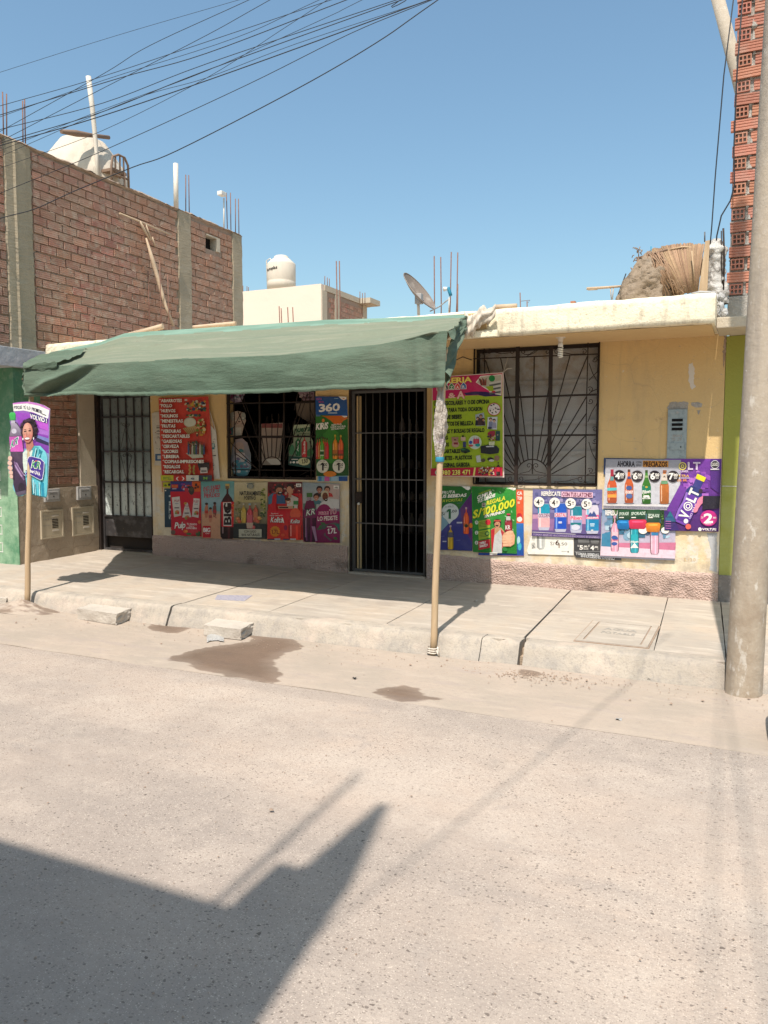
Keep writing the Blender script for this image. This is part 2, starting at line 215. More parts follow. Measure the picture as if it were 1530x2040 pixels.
# ------------------------------------------------------------------ object helpers
ORG = {}
def tag(o, label=None, cat=None, group=None, kind=None):
    if label: o['label'] = label
    if cat: o['category'] = cat
    if group: o['group'] = group
    if kind: o['kind'] = kind
    return o
def thing(name, loc, label, cat, group=None, kind=None):
    o = bpy.data.objects.new(name, None); o.empty_display_size = .1; COL.objects.link(o)
    o.location = loc; ORG[o.name] = Vector(loc); return tag(o, label, cat, group, kind)
class MB:
    def __init__(s): s.v = []; s.f = []; s.mi = []; s.sm = []
    def add(s, vs, fs, mi=0, sm=False):
        b = len(s.v); s.v += [tuple(v) for v in vs]; s.f += [tuple(b+i for i in f) for f in fs]; s.mi += [mi]*len(fs); s.sm += [sm]*len(fs); return s
    def hexa(s, p, mi=0):   # 8 points: bottom 4 ccw, top 4 ccw
        return s.add(p, [(3, 2, 1, 0), (4, 5, 6, 7), (0, 1, 5, 4), (1, 2, 6, 5), (2, 3, 7, 6), (3, 0, 4, 7)], mi)
    def box(s, x0, x1, y0, y1, z0, z1, mi=0):
        return s.hexa([(x0, y0, z0), (x1, y0, z0), (x1, y1, z0), (x0, y1, z0), (x0, y0, z1), (x1, y0, z1), (x1, y1, z1), (x0, y1, z1)], mi)
    def tube(s, pts, r, n=8, mi=0, cap=True, sm=True):
        pts = [Vector(p) for p in pts]; k = len(pts); rs = r if isinstance(r, (list, tuple)) else [r]*k
        rings = []; ref = Vector((0, 0, 1))
        prevu = None
        for i, p in enumerate(pts):
            d = (pts[min(i+1, k-1)]-pts[max(i-1, 0)]).normalized()
            if prevu is None:
                u = d.cross(ref)
                if u.length < .05: u = d.cross(Vector((1, 0, 0)))
            else: u = prevu - d*prevu.dot(d)
            u.normalize(); v = d.cross(u); prevu = u
            rings.append([p+(u*math.cos(2*math.pi*j/n)+v*math.sin(2*math.pi*j/n))*rs[i] for j in range(n)])
        vs = [q for r_ in rings for q in r_]
        fs = [(i*n+j, i*n+(j+1) % n, (i+1)*n+(j+1) % n, (i+1)*n+j) for i in range(k-1) for j in range(n)]
        s.add(vs, fs, mi, sm)
        if cap: b = len(s.v)-len(vs); s.f += [tuple(b+j for j in range(n))[::-1], tuple(b+(k-1)*n+j for j in range(n))]; s.mi += [mi]*2; s.sm += [False]*2
        return s
    def lathe(s, prof, c=(0, 0, 0), n=24, mi=0, sx=1, sy=1, jit=0):
        vs = []
        for r, z in prof:
            for j in range(n):
                a = 2*math.pi*j/n; q = r*(1+jit*(noise.noise((math.cos(a)*2, math.sin(a)*2, z*9))))
                vs.append((c[0]+math.cos(a)*q*sx, c[1]+math.sin(a)*q*sy, c[2]+z))
        k = len(prof)
        s.add(vs, [(i*n+j, i*n+(j+1) % n, (i+1)*n+(j+1) % n, (i+1)*n+j) for i in range(k-1) for j in range(n)], mi, True); return s
    def grid(s, fn, nu, nv, mi=0, sm=True):
        vs = [fn(i/nu, j/nv) for j in range(nv+1) for i in range(nu+1)]
        return s.add(vs, [(j*(nu+1)+i, j*(nu+1)+i+1, (j+1)*(nu+1)+i+1, (j+1)*(nu+1)+i) for j in range(nv) for i in range(nu)], mi, sm)
    def prism(s, poly, d, mi=0):   # poly: 3D points, d: extrusion vector
        n = len(poly); d = Vector(d); a = [Vector(p) for p in poly]
        return s.add(a+[p+d for p in a], [tuple(range(n)), tuple(range(2*n-1, n-1, -1))]+[(i, (i+1) % n+0, (i+1) % n+n, i+n) for i in range(n)], mi)
    def build(s, name, mats, parent=None, bevel=0, label=None, kind=None, merge=False):
        org = ORG.get(parent.name, Vector((0, 0, 0))) if parent else Vector((0, 0, 0))
        me = bpy.data.meshes.new(name)
        me.from_pydata([tuple(Vector(v)-org) for v in s.v], [], s.f)
        for m in (mats if isinstance(mats, (list, tuple)) else [mats]): me.materials.append(m)
        for p, mi, sm in zip(me.polygons, s.mi, s.sm): p.material_index = mi; p.use_smooth = sm
        if bevel or merge:
            bm = bmesh.new(); bm.from_mesh(me)
            if merge: bmesh.ops.remove_doubles(bm, verts=bm.verts, dist=1e-4)
            bmesh.ops.recalc_face_normals(bm, faces=bm.faces)
            if bevel: bmesh.ops.bevel(bm, geom=[e for e in bm.edges if not e.smooth or len(e.link_faces) == 2 and e.calc_face_angle(0) > .5], offset=bevel, segments=2, affect='EDGES', profile=.6)
            bm.to_mesh(me); bm.free()
        me.update()
        o = bpy.data.objects.new(name, me); COL.objects.link(o)
        if parent: o.parent = parent; ORG[o.name] = org
        else: ORG[o.name] = Vector((0, 0, 0))
        return tag(o, label, kind=kind)
def share(name, me, parent, loc, rot=(0, 0, 0), scale=(1, 1, 1)):
    o = bpy.data.objects.new(name, me); COL.objects.link(o); o.parent = parent
    o.location = Vector(loc)-ORG.get(parent.name, Vector((0, 0, 0))); o.rotation_euler = rot; o.scale = scale; return o
def recenter(o):   # put a top-level mesh's origin at its base centre
    me = o.data; xs = [v.co for v in me.vertices]
    c = Vector(((min(v.x for v in xs)+max(v.x for v in xs))/2, (min(v.y for v in xs)+max(v.y for v in xs))/2, min(v.z for v in xs)))
    for v in me.vertices: v.co -= c
    o.location = c; return o
def single(mb, name, mats, label, cat, group=None, kind=None, **k):
    o = mb.build(name, mats, **k); recenter(o); return tag(o, label, cat, group, kind)
def nz(x, y=0, z=0): return noise.noise((x, y, z))
# ------------------------------------------------------------------ glyphs
GL = {}
CH = "ABCDEFGHIJKLMNOPQRSTUVWXYZabcdefghijklmnopqrstuvwxyz0123456789.,:;!¡%&/*-+()'ÑÉÁÍÓÚñéáíóúç°@®"
tmp = []
for wt, off in ((0, 0.0), (1, .019), (2, .036), (3, .06)):
    for ch in CH:
        cu = bpy.data.curves.new('g', 'FONT'); cu.body = ch; cu.size = 1; cu.resolution_u = 2; cu.offset = off; cu.fill_mode = 'FRONT'
        o = bpy.data.objects.new('g', cu); COL.objects.link(o); tmp.append((ch, wt, o))
bpy.context.view_layer.update(); dg = bpy.context.evaluated_depsgraph_get()
for ch, wt, o in tmp:
    me = bpy.data.meshes.new_from_object(o.evaluated_get(dg))
    vs = [(v.co.x, v.co.y) for v in me.vertices]; fs = [tuple(p.vertices) for p in me.polygons]
    xs = [v[0] for v in vs] or [0]; GL[ch, wt] = (vs, fs, min(xs), max(xs)); bpy.data.meshes.remove(me)
for ch, wt, o in tmp:
    c = o.data; bpy.data.objects.remove(o); bpy.data.curves.remove(c)
CAPH = max(v[1] for v in GL['H', 0][0])
for wt, sw in ((0, .10), (1, .135), (2, .17), (3, .21)):     # a figure one with its flag
    GL['1', wt] = ([(.15, 0), (.15+sw, 0), (.15+sw, CAPH), (.15, CAPH), (.0, CAPH-.13), (.0, CAPH-.13-sw*.8), (.15, CAPH-sw*.95)], [(0, 1, 2, 3, 6), (3, 4, 5, 6)], 0.0, .15+sw)
def layout(txt, wt):
    x = 0; out = []
    for ch in txt:
        if ch == ' ' or (ch, wt) not in GL: x += .28; continue
        vs, fs, a0, a1 = GL[ch, 0]; vs2, fs2, b0, b1 = GL[ch, wt]
        out.append((x-a0, vs2, fs2)); x += (a1-a0)+.075
    return out, max(x-.075, .01)
class Print:
    """flat print on a sheet: traced in the coordinates of a plane facing the street"""
    def __init__(s, zoom, Y, sheet, col, c2=None, th=.0015):
        s.z = zoom; s.Y = Y; s.lay = 0; s.V = []; s.Fc = []; s.C = []; s.T = None
        pts = [s.m(*p) for p in sheet]; n = len(pts)
        s.poly(sheet, col, c2)
        edge = (230, 225, 215)
        b = len(s.V); s.V += [tuple(p) for p in pts]+[(p.x, p.y+th, p.z) for p in pts]
        fs = [tuple(range(b+n, b+2*n))]+[(b+i, b+(i+1) % n, b+(i+1) % n+n, b+i+n) for i in range(n)]
        s.Fc += fs; s.C += [[lin(edge)]*len(f) for f in fs]
    def m(s, x, y):
        if s.T: x, y = s.T(x, y)
        return onY(s.z[0]+x/s.z[2], s.z[1]+y/s.z[2], s.Y)
    def raw(s, pts, faces, col):
        s.lay += 1; dy = s.lay*.00013; b = len(s.V)
        for x, y in pts:
            p = s.m(x, y); s.V.append((p.x, p.y-dy, p.z))
        for f in faces:
            s.Fc.append(tuple(b+i for i in f)); s.C.append([col(pts[i]) for i in f] if callable(col) else [lin(col)]*len(f))
        return s
    def poly(s, pts, col, c2=None, hor=False):
        if c2 is not None:
            k = 0 if hor else 1; a = min(p[k] for p in pts); bb = max(p[k] for p in pts); A, B = lin(col), lin(c2)
            fn = lambda p: tuple(A[i]+(B[i]-A[i])*((p[k]-a)/(bb-a+1e-9)) for i in range(4))
            return s.raw(pts, [tuple(range(len(pts)))], fn)
        return s.raw(pts, [tuple(range(len(pts)))], col)
    def rect(s, x0, y0, x1, y1, col, c2=None, hor=False): return s.poly([(x0, y0), (x1, y0), (x1, y1), (x0, y1)], col, c2, hor)
    def ell(s, cx, cy, rx, ry=None, col=(255, 255, 255), n=20, a=0, c2=None):
        ry = ry or rx; a = R(a)
        return s.poly([(cx+rx*math.cos(t)*math.cos(a)-ry*math.sin(t)*math.sin(a), cy+rx*math.cos(t)*math.sin(a)+ry*math.sin(t)*math.cos(a)) for t in [2*math.pi*i/n for i in range(n)]], col, c2)
    def text(s, txt, x0, y0, x1, y1, h, col, wt=1, sl=0, out=None, up=None):
        if out: s.text(txt, x0, y0, x1, y1, h, out, 3, sl, None, up)
        gl, W = layout(txt, wt); P = []; Fs = []
        ux, uy = up if up else (sl*h, -h)
        for ox, vs, fs in gl:
            b = len(P)
            P += [(x0+(x1-x0)*((ox+vx)/W)+ux*vy/CAPH, y0+(y1-y0)*((ox+vx)/W)+uy*vy/CAPH) for vx, vy in vs]
            Fs += [tuple(b+i for i in f) for f in fs]
        return s.raw(P, Fs, col) if P else s
    def bottle(s, cx, top, bot, w, body, cap, label=None, lab=(.45, .75), b2=None, neck=.28, capc=None):
        H = bot-top; hw = w/2
        prof = [(.0, neck*.5), (.12, neck*.5), (.17, neck*.55), (.26, .62), (.34, .92), (.42, 1), (.9, 1), (.96, .95), (1, .72)]
        L_ = [(cx-hw*r, top+H*t) for t, r in prof]; Rr = [(cx+hw*r, top+H*t) for t, r in prof[::-1]]
        s.poly(L_+Rr, body, b2)
        dk = tuple(int(c*.62) for c in body); mid = tuple(min(255, int(c*1.12+10)) for c in body)
        for sgn in (-1, 1): s.poly([(cx+sgn*hw*r, top+H*t) for t, r in prof[3:]]+[(cx+sgn*hw*r*.80, top+H*t) for t, r in prof[:2:-1]], dk)
        s.poly([(cx+hw*r*.05, top+H*t) for t, r in prof[3:]]+[(cx+hw*r*.38, top+H*t) for t, r in prof[:2:-1]], mid)
        s.poly([(cx-hw*.75, top+H*.4), (cx-hw*.55, top+H*.34), (cx-hw*.55, top+H*.9), (cx-hw*.75, top+H*.9)], tuple(min(255, int(c*.6+110)) for c in body))
        s.rect(cx-hw*neck*1.15, top-H*.01, cx+hw*neck*1.15, top+H*.07, cap)
        if label:
            s.rect(cx-hw*.99, top+H*lab[0], cx+hw*.99, top+H*lab[1], label); dl_ = tuple(int(c*.66) for c in label)
            for sgn in (-1, 1): s.rect(cx+sgn*hw*.99, top+H*lab[0], cx+sgn*hw*.76, top+H*lab[1], dl_)
        return s
    def person(s, x, y, r, hair, skin, shirt, face=True, bw=2.2, bh=2.6):
        s.poly([(x-r*bw*.4, y+r*1.1), (x-r*bw*.8, y+r*1.5), (x-r*bw, y+r*bh), (x+r*bw, y+r*bh), (x+r*bw*.8, y+r*1.5), (x+r*bw*.4, y+r*1.1)], shirt)
        s.ell(x, y-r*.25, r*1.12, r*1.12, hair); s.rect(x-r*.35, y+r*.5, x+r*.35, y+r*1.35, skin); s.ell(x, y+r*.1, r*.82, r*1.02, skin)
        s.poly([(x-r*.82, y-.1*r), (x-r*.7, y-r*.75), (x, y-r*1.1), (x+r*.7, y-r*.75), (x+r*.82, y-.1*r), (x+r*.5, y-r*.55), (x-r*.3, y-r*.6)], hair)
        if face:
            dk = tuple(int(c*.3) for c in skin)
            s.ell(x-r*.32, y+.02*r, r*.12, r*.08, dk, 8); s.ell(x+r*.32, y+.02*r, r*.12, r*.08, dk, 8)
            s.poly([(x-r*.07, y+.1*r), (x+r*.1, y+.42*r), (x-r*.12, y+.42*r)], tuple(int(c*.8) for c in skin))
            s.ell(x, y+.62*r, r*.3, r*.12, (150, 40, 45), 10); s.ell(x, y+.59*r, r*.24, r*.07, (245, 240, 235), 8)
        return s
    def clutter(s, x0, y0, x1, y1, n, cols, r, seed=1):
        rg = random.Random(seed)
        for i in range(n):
            cx, cy = rg.uniform(x0+r, x1-r), rg.uniform(y0+r, y1-r); q = r*rg.uniform(.45, 1.0); c = rg.choice(cols)
            if rg.random() < .5: s.ell(cx, cy, q, q*rg.uniform(.4, 1), c, 9, rg.uniform(0, 180))
            else: s.rect(cx-q*.8, cy-q*.6, cx+q*.8, cy+q*.6, c)
        return s
    def build(s, name, label, cat='poster', group=None, wave=None, parent=None, mat=None):
        me = bpy.data.meshes.new(name); me.from_pydata(s.V, [], s.Fc); me.materials.append(mat or m_print)
        ca = me.color_attributes.new('Col', 'FLOAT_COLOR', 'CORNER')
        flat = [c for f in s.C for cc in f for c in (cc[0]*.86+.008, cc[1]*.86+.008, cc[2]*.86+.008, 1)]
        ca.data.foreach_set('color', flat)
        if wave:
            fn, step = wave; bm = bmesh.new(); bm.from_mesh(me)
            bmesh.ops.triangulate(bm, faces=bm.faces[:]); xs = [v.co.x for v in bm.verts]; x = min(xs)+step
            while x < max(xs):
                bmesh.ops.bisect_plane(bm, geom=bm.verts[:]+bm.edges[:]+bm.faces[:], dist=1e-6, plane_co=(x, 0, 0), plane_no=(1, 0, 0)); x += step
            xm = min(xs)
            def pl(q): i = math.floor((q-xm)/step); t = (q-xm)/step-i; return fn(xm+i*step)*(1-t)+fn(xm+(i+1)*step)*t
            for v in bm.verts: v.co.y += pl(v.co.x)
            bm.to_mesh(me); bm.free()
        o = bpy.data.objects.new(name, me); COL.objects.link(o)
        if parent:
            org = ORG[parent.name]
            for v in me.vertices: v.co -= org
            o.parent = parent; ORG[o.name] = org; return o
        recenter(o); return tag(o, label, cat, group)
# ================================================================== GROUND
def seg_d(p, a, b):
    ax, ay = a; bx, by = b; px, py = p; dx, dy = bx-ax, by-ay
    t = max(0, min(1, ((px-ax)*dx+(py-ay)*dy)/(dx*dx+dy*dy+1e-12))); return math.hypot(px-ax-dx*t, py-ay-dy*t)
def sdf(p, poly):
    d = min(seg_d(p, poly[i], poly[(i+1) % len(poly)]) for i in range(len(poly))); ins = False
    for i in range(len(poly)):
        (x0, y0), (x1, y1) = poly[i], poly[(i+1) % len(poly)]
        if (y0 > p[1]) != (y1 > p[1]) and p[0] < (x1-x0)*(p[1]-y0)/(y1-y0)+x0: ins = not ins
    return d if ins else -d
def gp(l): return [tuple(onZ(*p, 0))[:2] for p in l]
STAINS = [gp([(330, 1313), (365, 1302), (400, 1292), (440, 1285), (500, 1276), (500, 1262), (560, 1268), (590, 1275), (606, 1290), (570, 1300), (545, 1318), (560, 1340), (555, 1362), (500, 1356), (440, 1344), (395, 1335), (372, 1322)]),
          gp([(295, 1243), (310, 1240), (350, 1242), (387, 1250), (345, 1264), (305, 1256)]),
          gp([(740, 1380), (765, 1368), (800, 1364), (830, 1372), (848, 1386), (882, 1391), (840, 1397), (800, 1396), (765, 1390)]),
          gp([(1030, 1333), (1075, 1338), (1072, 1352), (1040, 1350)])]
mb = MB(); mb.add([(-300, -300, -.06), (300, -300, -.06), (300, 300, -.06), (-300, 300, -.06)], [(0, 1, 2, 3)])
g = mb.build('ground', m_dirt); tag(g, kind='structure')
road = thing('road', (0, -5, 0), None, None, kind='structure')
def panel(x0, x1, ya, yb, step, mat, parent, name='concrete_panel', zf=None, rough=.006, damp=False, depth=.06, bump=.0, skew=0):
    nx = max(1, int((x1-x0)/step)); ny = max(1, int(abs(yb-ya)/step)); mb = MB()
    def fn(u, v):
        x = x0+(x1-x0)*u; y = ya+(yb-ya)*v
        e = 1 if v < .001 else (-1 if v > .999 else 0)
        if e: y += e*(rough*.6+rough*nz(x*3, y*2, 3)+.5*rough*nz(x*13, y, 9))*(1 if yb > ya else -1)
        ex = 1 if u < .001 else (-1 if u > .999 else 0)
        if ex: x += ex*(rough*.6+rough*nz(x*2, y*4, 7))
        x += skew*(y+2.37)*(1 if skew else 0)
        z = (zf(x, y) if zf else 0)+bump*nz(x*1.3, y*1.3)
        if e or ex: z -= .004
        return (x, y, z)
    mb.grid(fn, nx, ny, sm=True)
    # skirt
    ring = [fn(i/nx, 0) for i in range(nx+1)]+[fn(1, j/ny) for j in range(1, ny+1)]+[fn(i/nx, 1) for i in range(nx-1, -1, -1)]+[fn(0, j/ny) for j in range(ny-1, 0, -1)]
    k = len(ring); low = [(p[0], p[1], p[2]-depth) for p in ring]
    mb.add(ring+low, [((i+1) % k, i, i+k, (i+1) % k+k) for i in range(k)])
    o = mb.build(name, mat, parent)
    if damp:
        at = o.data.attributes.new('damp', 'FLOAT', 'POINT'); og = ORG[parent.name]
        vals = []
        for v in o.data.vertices:
            p = (v.co.x+og.x, v.co.y+og.y)
            if min(abs(p[0]-q[0]) for s_ in STAINS for q in s_) > 1.5: vals.append(-1.0); continue
            vals.append(max(sdf(p, s_) for s_ in STAINS))
        at.data.foreach_set('value', vals)
    return o
GY = -3.80
panel(-6.5, 6.6, GY, -2.62, .055, m_gutter, road, damp=True, bump=.012, zf=lambda x, y: .012*max(0, (y+2.95)/.33)*(.6+.8*nz(x*2, 5)))
panel(-16, -6.5, GY, -2.62, .15, m_gutter, road, bump=.012)
panel(6.6, 18, GY, -2.62, .4, m_gutter, road)
XS = [-18, -7.5, 7.5, 15]
for i in range(len(XS)-1):
    panel(XS[i], XS[i+1], -9.0, GY, .15, m_road, road, bump=.004, rough=.004)
# ---- sidewalk
walk = thing('sidewalk', (0, -1.3, 0), None, None, kind='structure')
def zs(x, y):
    a = max(0, min(1, (-x-.4)/3.6)); b = max(0, min(1, (y+2.4)/2.4)); return .17+.062*a*b-.006*max(0, min(1, (x-1.6)/2))*b*2
JX = [-16, -12, -8, -5.2, -3.0, -1.13, -.14, 1.06, 2.27, 3.25, 3.745, 5.6, 8, 12]
WM = -1.2
def wskew(x): return -.045
for i in range(len(JX)-1):
    x0, x1 = JX[i], JX[i+1]
    g0 = .008 if abs(x0-2.27) < .01 or abs(x0+1.13) < .01 else .003; g1 = .007 if abs(x1-2.27) < .01 or abs(x1+1.13) < .01 else .002
    back = .3 if x0 > -4 else 1.0
    wm = WM+(.32*(1 if x1 < -2.5 else 0))
    panel(x0+g0, x1-g1, -2.37, wm, .12, m_walk, walk, zf=zs, rough=.003, skew=-.05, bump=.004)
    panel(x0+g0, x1-g1, wm, back, .12, m_walk, walk, zf=zs, rough=.003, skew=-.05, bump=.004)
KX = [(-16, -8.6), (-8.58, -4.9), (-4.88, -1.145), (-1.120, 1.965), (1.972, 2.275), (2.315, 3.745), (3.80, 6), (6.02, 12)]
for a, b in KX:
    n = max(2, int((b-a)/.06)); mb = MB()
    prof = [(-2.37, .166), (-2.50, .168), (-2.53, .163), (-2.545, .15), (-2.575, .08), (-2.615, .0), (-2.64, -.05)]
    def kf(u, v, a=a, b=b):
        x = a+(b-a)*u; k = v*(len(prof)-1); i = min(int(k+1e-6), len(prof)-2); t = k-i
        y = prof[i][0]*(1-t)+prof[i+1][0]*t; z = prof[i][1]*(1-t)+prof[i+1][1]*t
        chip = (max(0, nz(x*6, 2.2)-.2)*.07+max(0, nz(x*19, 6.2)-.25)*.05) if 1.2 < k < 3.8 else 0
        return (x, y-.010*nz(x*3, z*12, 1)+.005*nz(x*17, z*30)+chip, z+.003*nz(x*2, y*9)-chip*.7)
    mb.grid(kf, n, 12)
    for u in (0, 1):
        pts = [kf(u, j/12) for j in range(13)]+[(a+(b-a)*u, -2.37, -.05)]; mb.add(pts, [tuple(range(14)) if u else tuple(range(13, -1, -1))])
    mb.build('kerb', m_kerb, walk)
# broken bit of kerb in the notch
mb = MB(); mb.box(2.276, 2.314, -2.36, -2.46, -.02, .10); mb.box(2.276, 2.314, -2.461, -2.53, -.02, .05); mb.box(-1.148, -1.112, -2.4, -2.5, -.02, .05); mb.build('joint_filler', m_dirt, walk)
# access lid with frame
lid = thing('manhole_lid', (2.95, -1.92, .17), 'square concrete access lid with worn lettering in the pavement, left of the street pole', 'manhole lid')
fr = [(2.66, -2.32), (3.18, -2.32), (3.18, -1.50), (2.66, -1.50)]
mb = MB()
x0, x1, y0, y1 = 2.66, 3.20, -2.33, -1.52
for r_ in ((x0, x1, y0, y0+.05), (x0, x1, y1-.05, y1), (x0, x0+.05, y0+.05, y1-.05), (x1-.05, x1, y0+.05, y1-.05)): mb.box(*r_, .14, .1795)
mb.build('lid_frame', m_walk, lid)
MB().box(x0-.012, x1+.012, y0-.012, y1+.012, .15, .1725).build('frame_joint', m_mortar, lid)
MB().box(x0+.062, x1-.062, y0+.062, y1-.062, .14, .178).build('lid', m_walk, lid, bevel=.004)
mb = MB()
for k, t in enumerate(('AGUA', 'POTABLE')):
    gl, W = layout(t, 1)
    for ox, vs, fs in gl: mb.add([(2.80+.26*(ox+a)/W, -1.86-.14*k+.07*b/CAPH, .1795) for a, b in vs], fs)
mb.build('lettering', m_mortar_g, lid)
q = [onZ(*p, .1745) for p in [(433, 1185), (503, 1186), (487, 1197), (428, 1194)]]
single(MB().prism(q[::-1], (0, 0, -.01)), 'access_lid', m_lid, 'small bluish lid set flush in the pavement near its front edge, left of the doorway', 'lid')
# ---- loose concrete blocks in the gutter
def blockm(pts, h, name, label):
    b = [Vector(p) for p in pts]; mb = MB()
    n = 6; rg = random.Random(len(label))
    def P_(u, v, z): return b[0]*(1-u)*(1-v)+b[1]*u*(1-v)+b[2]*u*v+b[3]*(1-u)*v+Vector((0, 0, z))
    for face in range(6):
        def fn(u, v, face=face):
            a = {0: (u, 0, v), 1: (1, u, v), 2: (1-u, 1, v), 3: (0, 1-u, v), 4: (u, v, 1), 5: (u, 1-v, 0)}[face]
            p = P_(a[0], a[1], a[2]*h); e = .007
            chip = .03*max(0, a[0]-.8)*5*max(0, nz(a[1]*5, a[2]*4, 3)+.2)
            return p+Vector((e*nz(p.x*14, p.y*14, p.z*14)-chip, e*nz(p.x*14, p.y*14, p.z*14+9), e*.5*nz(p.x*9, p.y*9, 5)))
        mb.grid(fn, 8, 6, sm=False)
    o = single(mb, name, m_block, label, 'concrete block', 'broken concrete blocks used as steps in the gutter', merge=True)
    return o
def q4(l): return [onZ(*p, 0.004) for p in l]
blockm(q4([(154, 1233), (233, 1245), (266, 1232), (190, 1220)]), .105, 'concrete_block', 'whole flat concrete block at the kerb between the left post and the pavement crack')
blockm(q4([(406, 1266), (481, 1275), (509, 1260), (434, 1250)]), .095, 'concrete_block', 'flat concrete block beside the large damp patch, with a plastic scrap against it')
blockm(q4([(-60, 1200), (14, 1207), (24, 1194), (-40, 1186)]), .08, 'concrete_block', 'broken concrete block cut off by the left border of the photo')
mb = MB()
def crum(u, v):
    p = onZ(412+u*34, 1281-v*12-4*math.sin(u*3), .0); return p+Vector((.01*nz(u*9, v*9), .01*nz(u*7, v*9, 4), .006+.03*v*math.sin(math.pi*u)+.012*abs(nz(u*9, v*9, 8))))
mb.grid(crum, 16, 10); single(mb, 'plastic_scrap', m_scrap, 'crumpled scrap of whitish plastic against the block by the damp patch', 'litter')
# little pebbles and dirt on the road
mb = MB(); rg = random.Random(3)
def pebble(x, y, z, r, rg):
    vs = [Vector((rg.uniform(.6, 1.3)*a, rg.uniform(.6, 1.3)*b, rg.uniform(.5, .9)*c))*r+Vector((x, y, z+r*.4)) for a, b, c in ((1, 0, 0), (0, 1, 0), (-1, 0, 0), (0, -1, 0), (0, 0, 1), (0, 0, -.4))]
    mb.add(vs, [(0, 1, 4), (1, 2, 4), (2, 3, 4), (3, 0, 4), (1, 0, 5), (2, 1, 5), (3, 2, 5), (0, 3, 5)])
for i in range(900):
    x = rg.uniform(-4, 6); y = -2.66-abs(rg.gauss(0, .22)) if rg.random() < .75 else rg.uniform(-7.5, -2.7); pebble(x, y, .004, rg.uniform(.002, .007) if rg.random() < .95 else .012, rg)
for i in range(260):
    a = rg.uniform(1.9, 2.6); pebble(rg.gauss(2.45, .25), -2.85+rg.gauss(0, .09), .004, rg.uniform(.003, .010), rg)
for i in range(500):
    pebble(rg.uniform(-3, 6), rg.uniform(-7.6, -3.9), .002, rg.uniform(.0025, .006), rg)
o = mb.build('grit', m_mortar, None); tag(o, 'fine grit and small stones scattered along the gutter', 'grit', kind='stuff')
mb = MB()
def mound(u, v):
    a = u*2*math.pi; r = v*.36; return (-2.95+math.cos(a)*r*1.5, -2.70+math.sin(a)*r*.55, .11*(1-v)**1.3*(1+.3*nz(math.cos(a)*2, math.sin(a)*2, v*3))+.003)
mb.grid(mound, 28, 8); single(mb, 'sand_heap', m_gutter, 'low heap of sandy dirt around the foot of the left awning post', 'sand heap', kind='stuff')

# ================================================================== SHOP HOUSE
house = thing('shop_house', (0, 0, .17), 'single storey ochre shop house with cream roof edge, barred windows and pink plinth', 'house')
def wall_holes(mb, x0, x1, z0, z1, y0, y1, holes, mi=0):
    xs = sorted({x0, x1, *[h[0] for h in holes], *[h[1] for h in holes]}); zz = sorted({z0, z1, *[h[2] for h in holes], *[h[3] for h in holes]})
    xs = [x for x in xs if x0 <= x <= x1]; zz = [z for z in zz if z0 <= z <= z1]
    for i in range(len(xs)-1):
        for j in range(len(zz)-1):
            cx, cz = (xs[i]+xs[i+1])/2, (zz[j]+zz[j+1])/2
            if any(h[0] < cx < h[1] and h[2] < cz < h[3] for h in holes): continue
            a, b, c, d = xs[i], xs[i+1], zz[j], zz[j+1]
            mb.add([(a, y0, c), (b, y0, c), (b, y0, d), (a, y0, d)], [(0, 1, 2, 3)], mi); mb.add([(a, y1, c), (b, y1, c), (b, y1, d), (a, y1, d)], [(3, 2, 1, 0)], mi)
    for a, b, c, d in holes:
        c2 = max(c, z0)
        mb.add([(a, y0, c2), (a, y1, c2), (a, y1, d), (a, y0, d)], [(0, 1, 2, 3)], mi); mb.add([(b, y0, c2), (b, y1, c2), (b, y1, d), (b, y0, d)], [(3, 2, 1, 0)], mi)
        mb.add([(a, y0, d), (b, y0, d), (b, y1, d), (a, y1, d)], [(0, 1, 2, 3)], mi)
        if c > z0: mb.add([(a, y0, c), (b, y0, c), (b, y1, c), (a, y1, c)], [(3, 2, 1, 0)], mi)
    return mb
ZB = .05; ZT = 2.785
RW = (1.035, 2.392, 1.272, 2.775); LW = (-2.315, -.985, 1.29, 2.45); DR = (-.53, .475, .05, 2.40)
mb = MB(); wall_holes(mb, -3.555, 3.598, ZB, ZT, 0, .16, [RW, LW, DR])
mb.add([(-3.555, 0, ZB), (-3.555, .16, ZB), (-3.555, .16, ZT), (-3.555, 0, ZT)], [(3, 2, 1, 0)]); mb.add([(3.598, 0, ZB), (3.598, .16, ZB), (3.598, .16, ZT), (3.598, 0, ZT)], [(0, 1, 2, 3)])
# strip over the left door, side and rear walls, rooms
mb.box(-4.62, -3.557, .03, .17, 2.46, ZT)
mb.box(3.44, 3.597, .162, 5.98, ZB, ZT); mb.box(-4.62, -4.47, .6, 5.98, ZB, ZT); mb.box(-4.465, 3.435, 5.84, 5.98, ZB, ZT)
mb.build('wall', m_wall, house, merge=True)
mb = MB()
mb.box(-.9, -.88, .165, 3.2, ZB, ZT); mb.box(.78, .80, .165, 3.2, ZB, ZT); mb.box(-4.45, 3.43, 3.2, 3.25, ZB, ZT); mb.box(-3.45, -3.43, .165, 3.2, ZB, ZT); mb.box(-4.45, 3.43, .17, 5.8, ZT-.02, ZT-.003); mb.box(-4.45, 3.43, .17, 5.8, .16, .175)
mb.build('inner_wall', m_room, house)
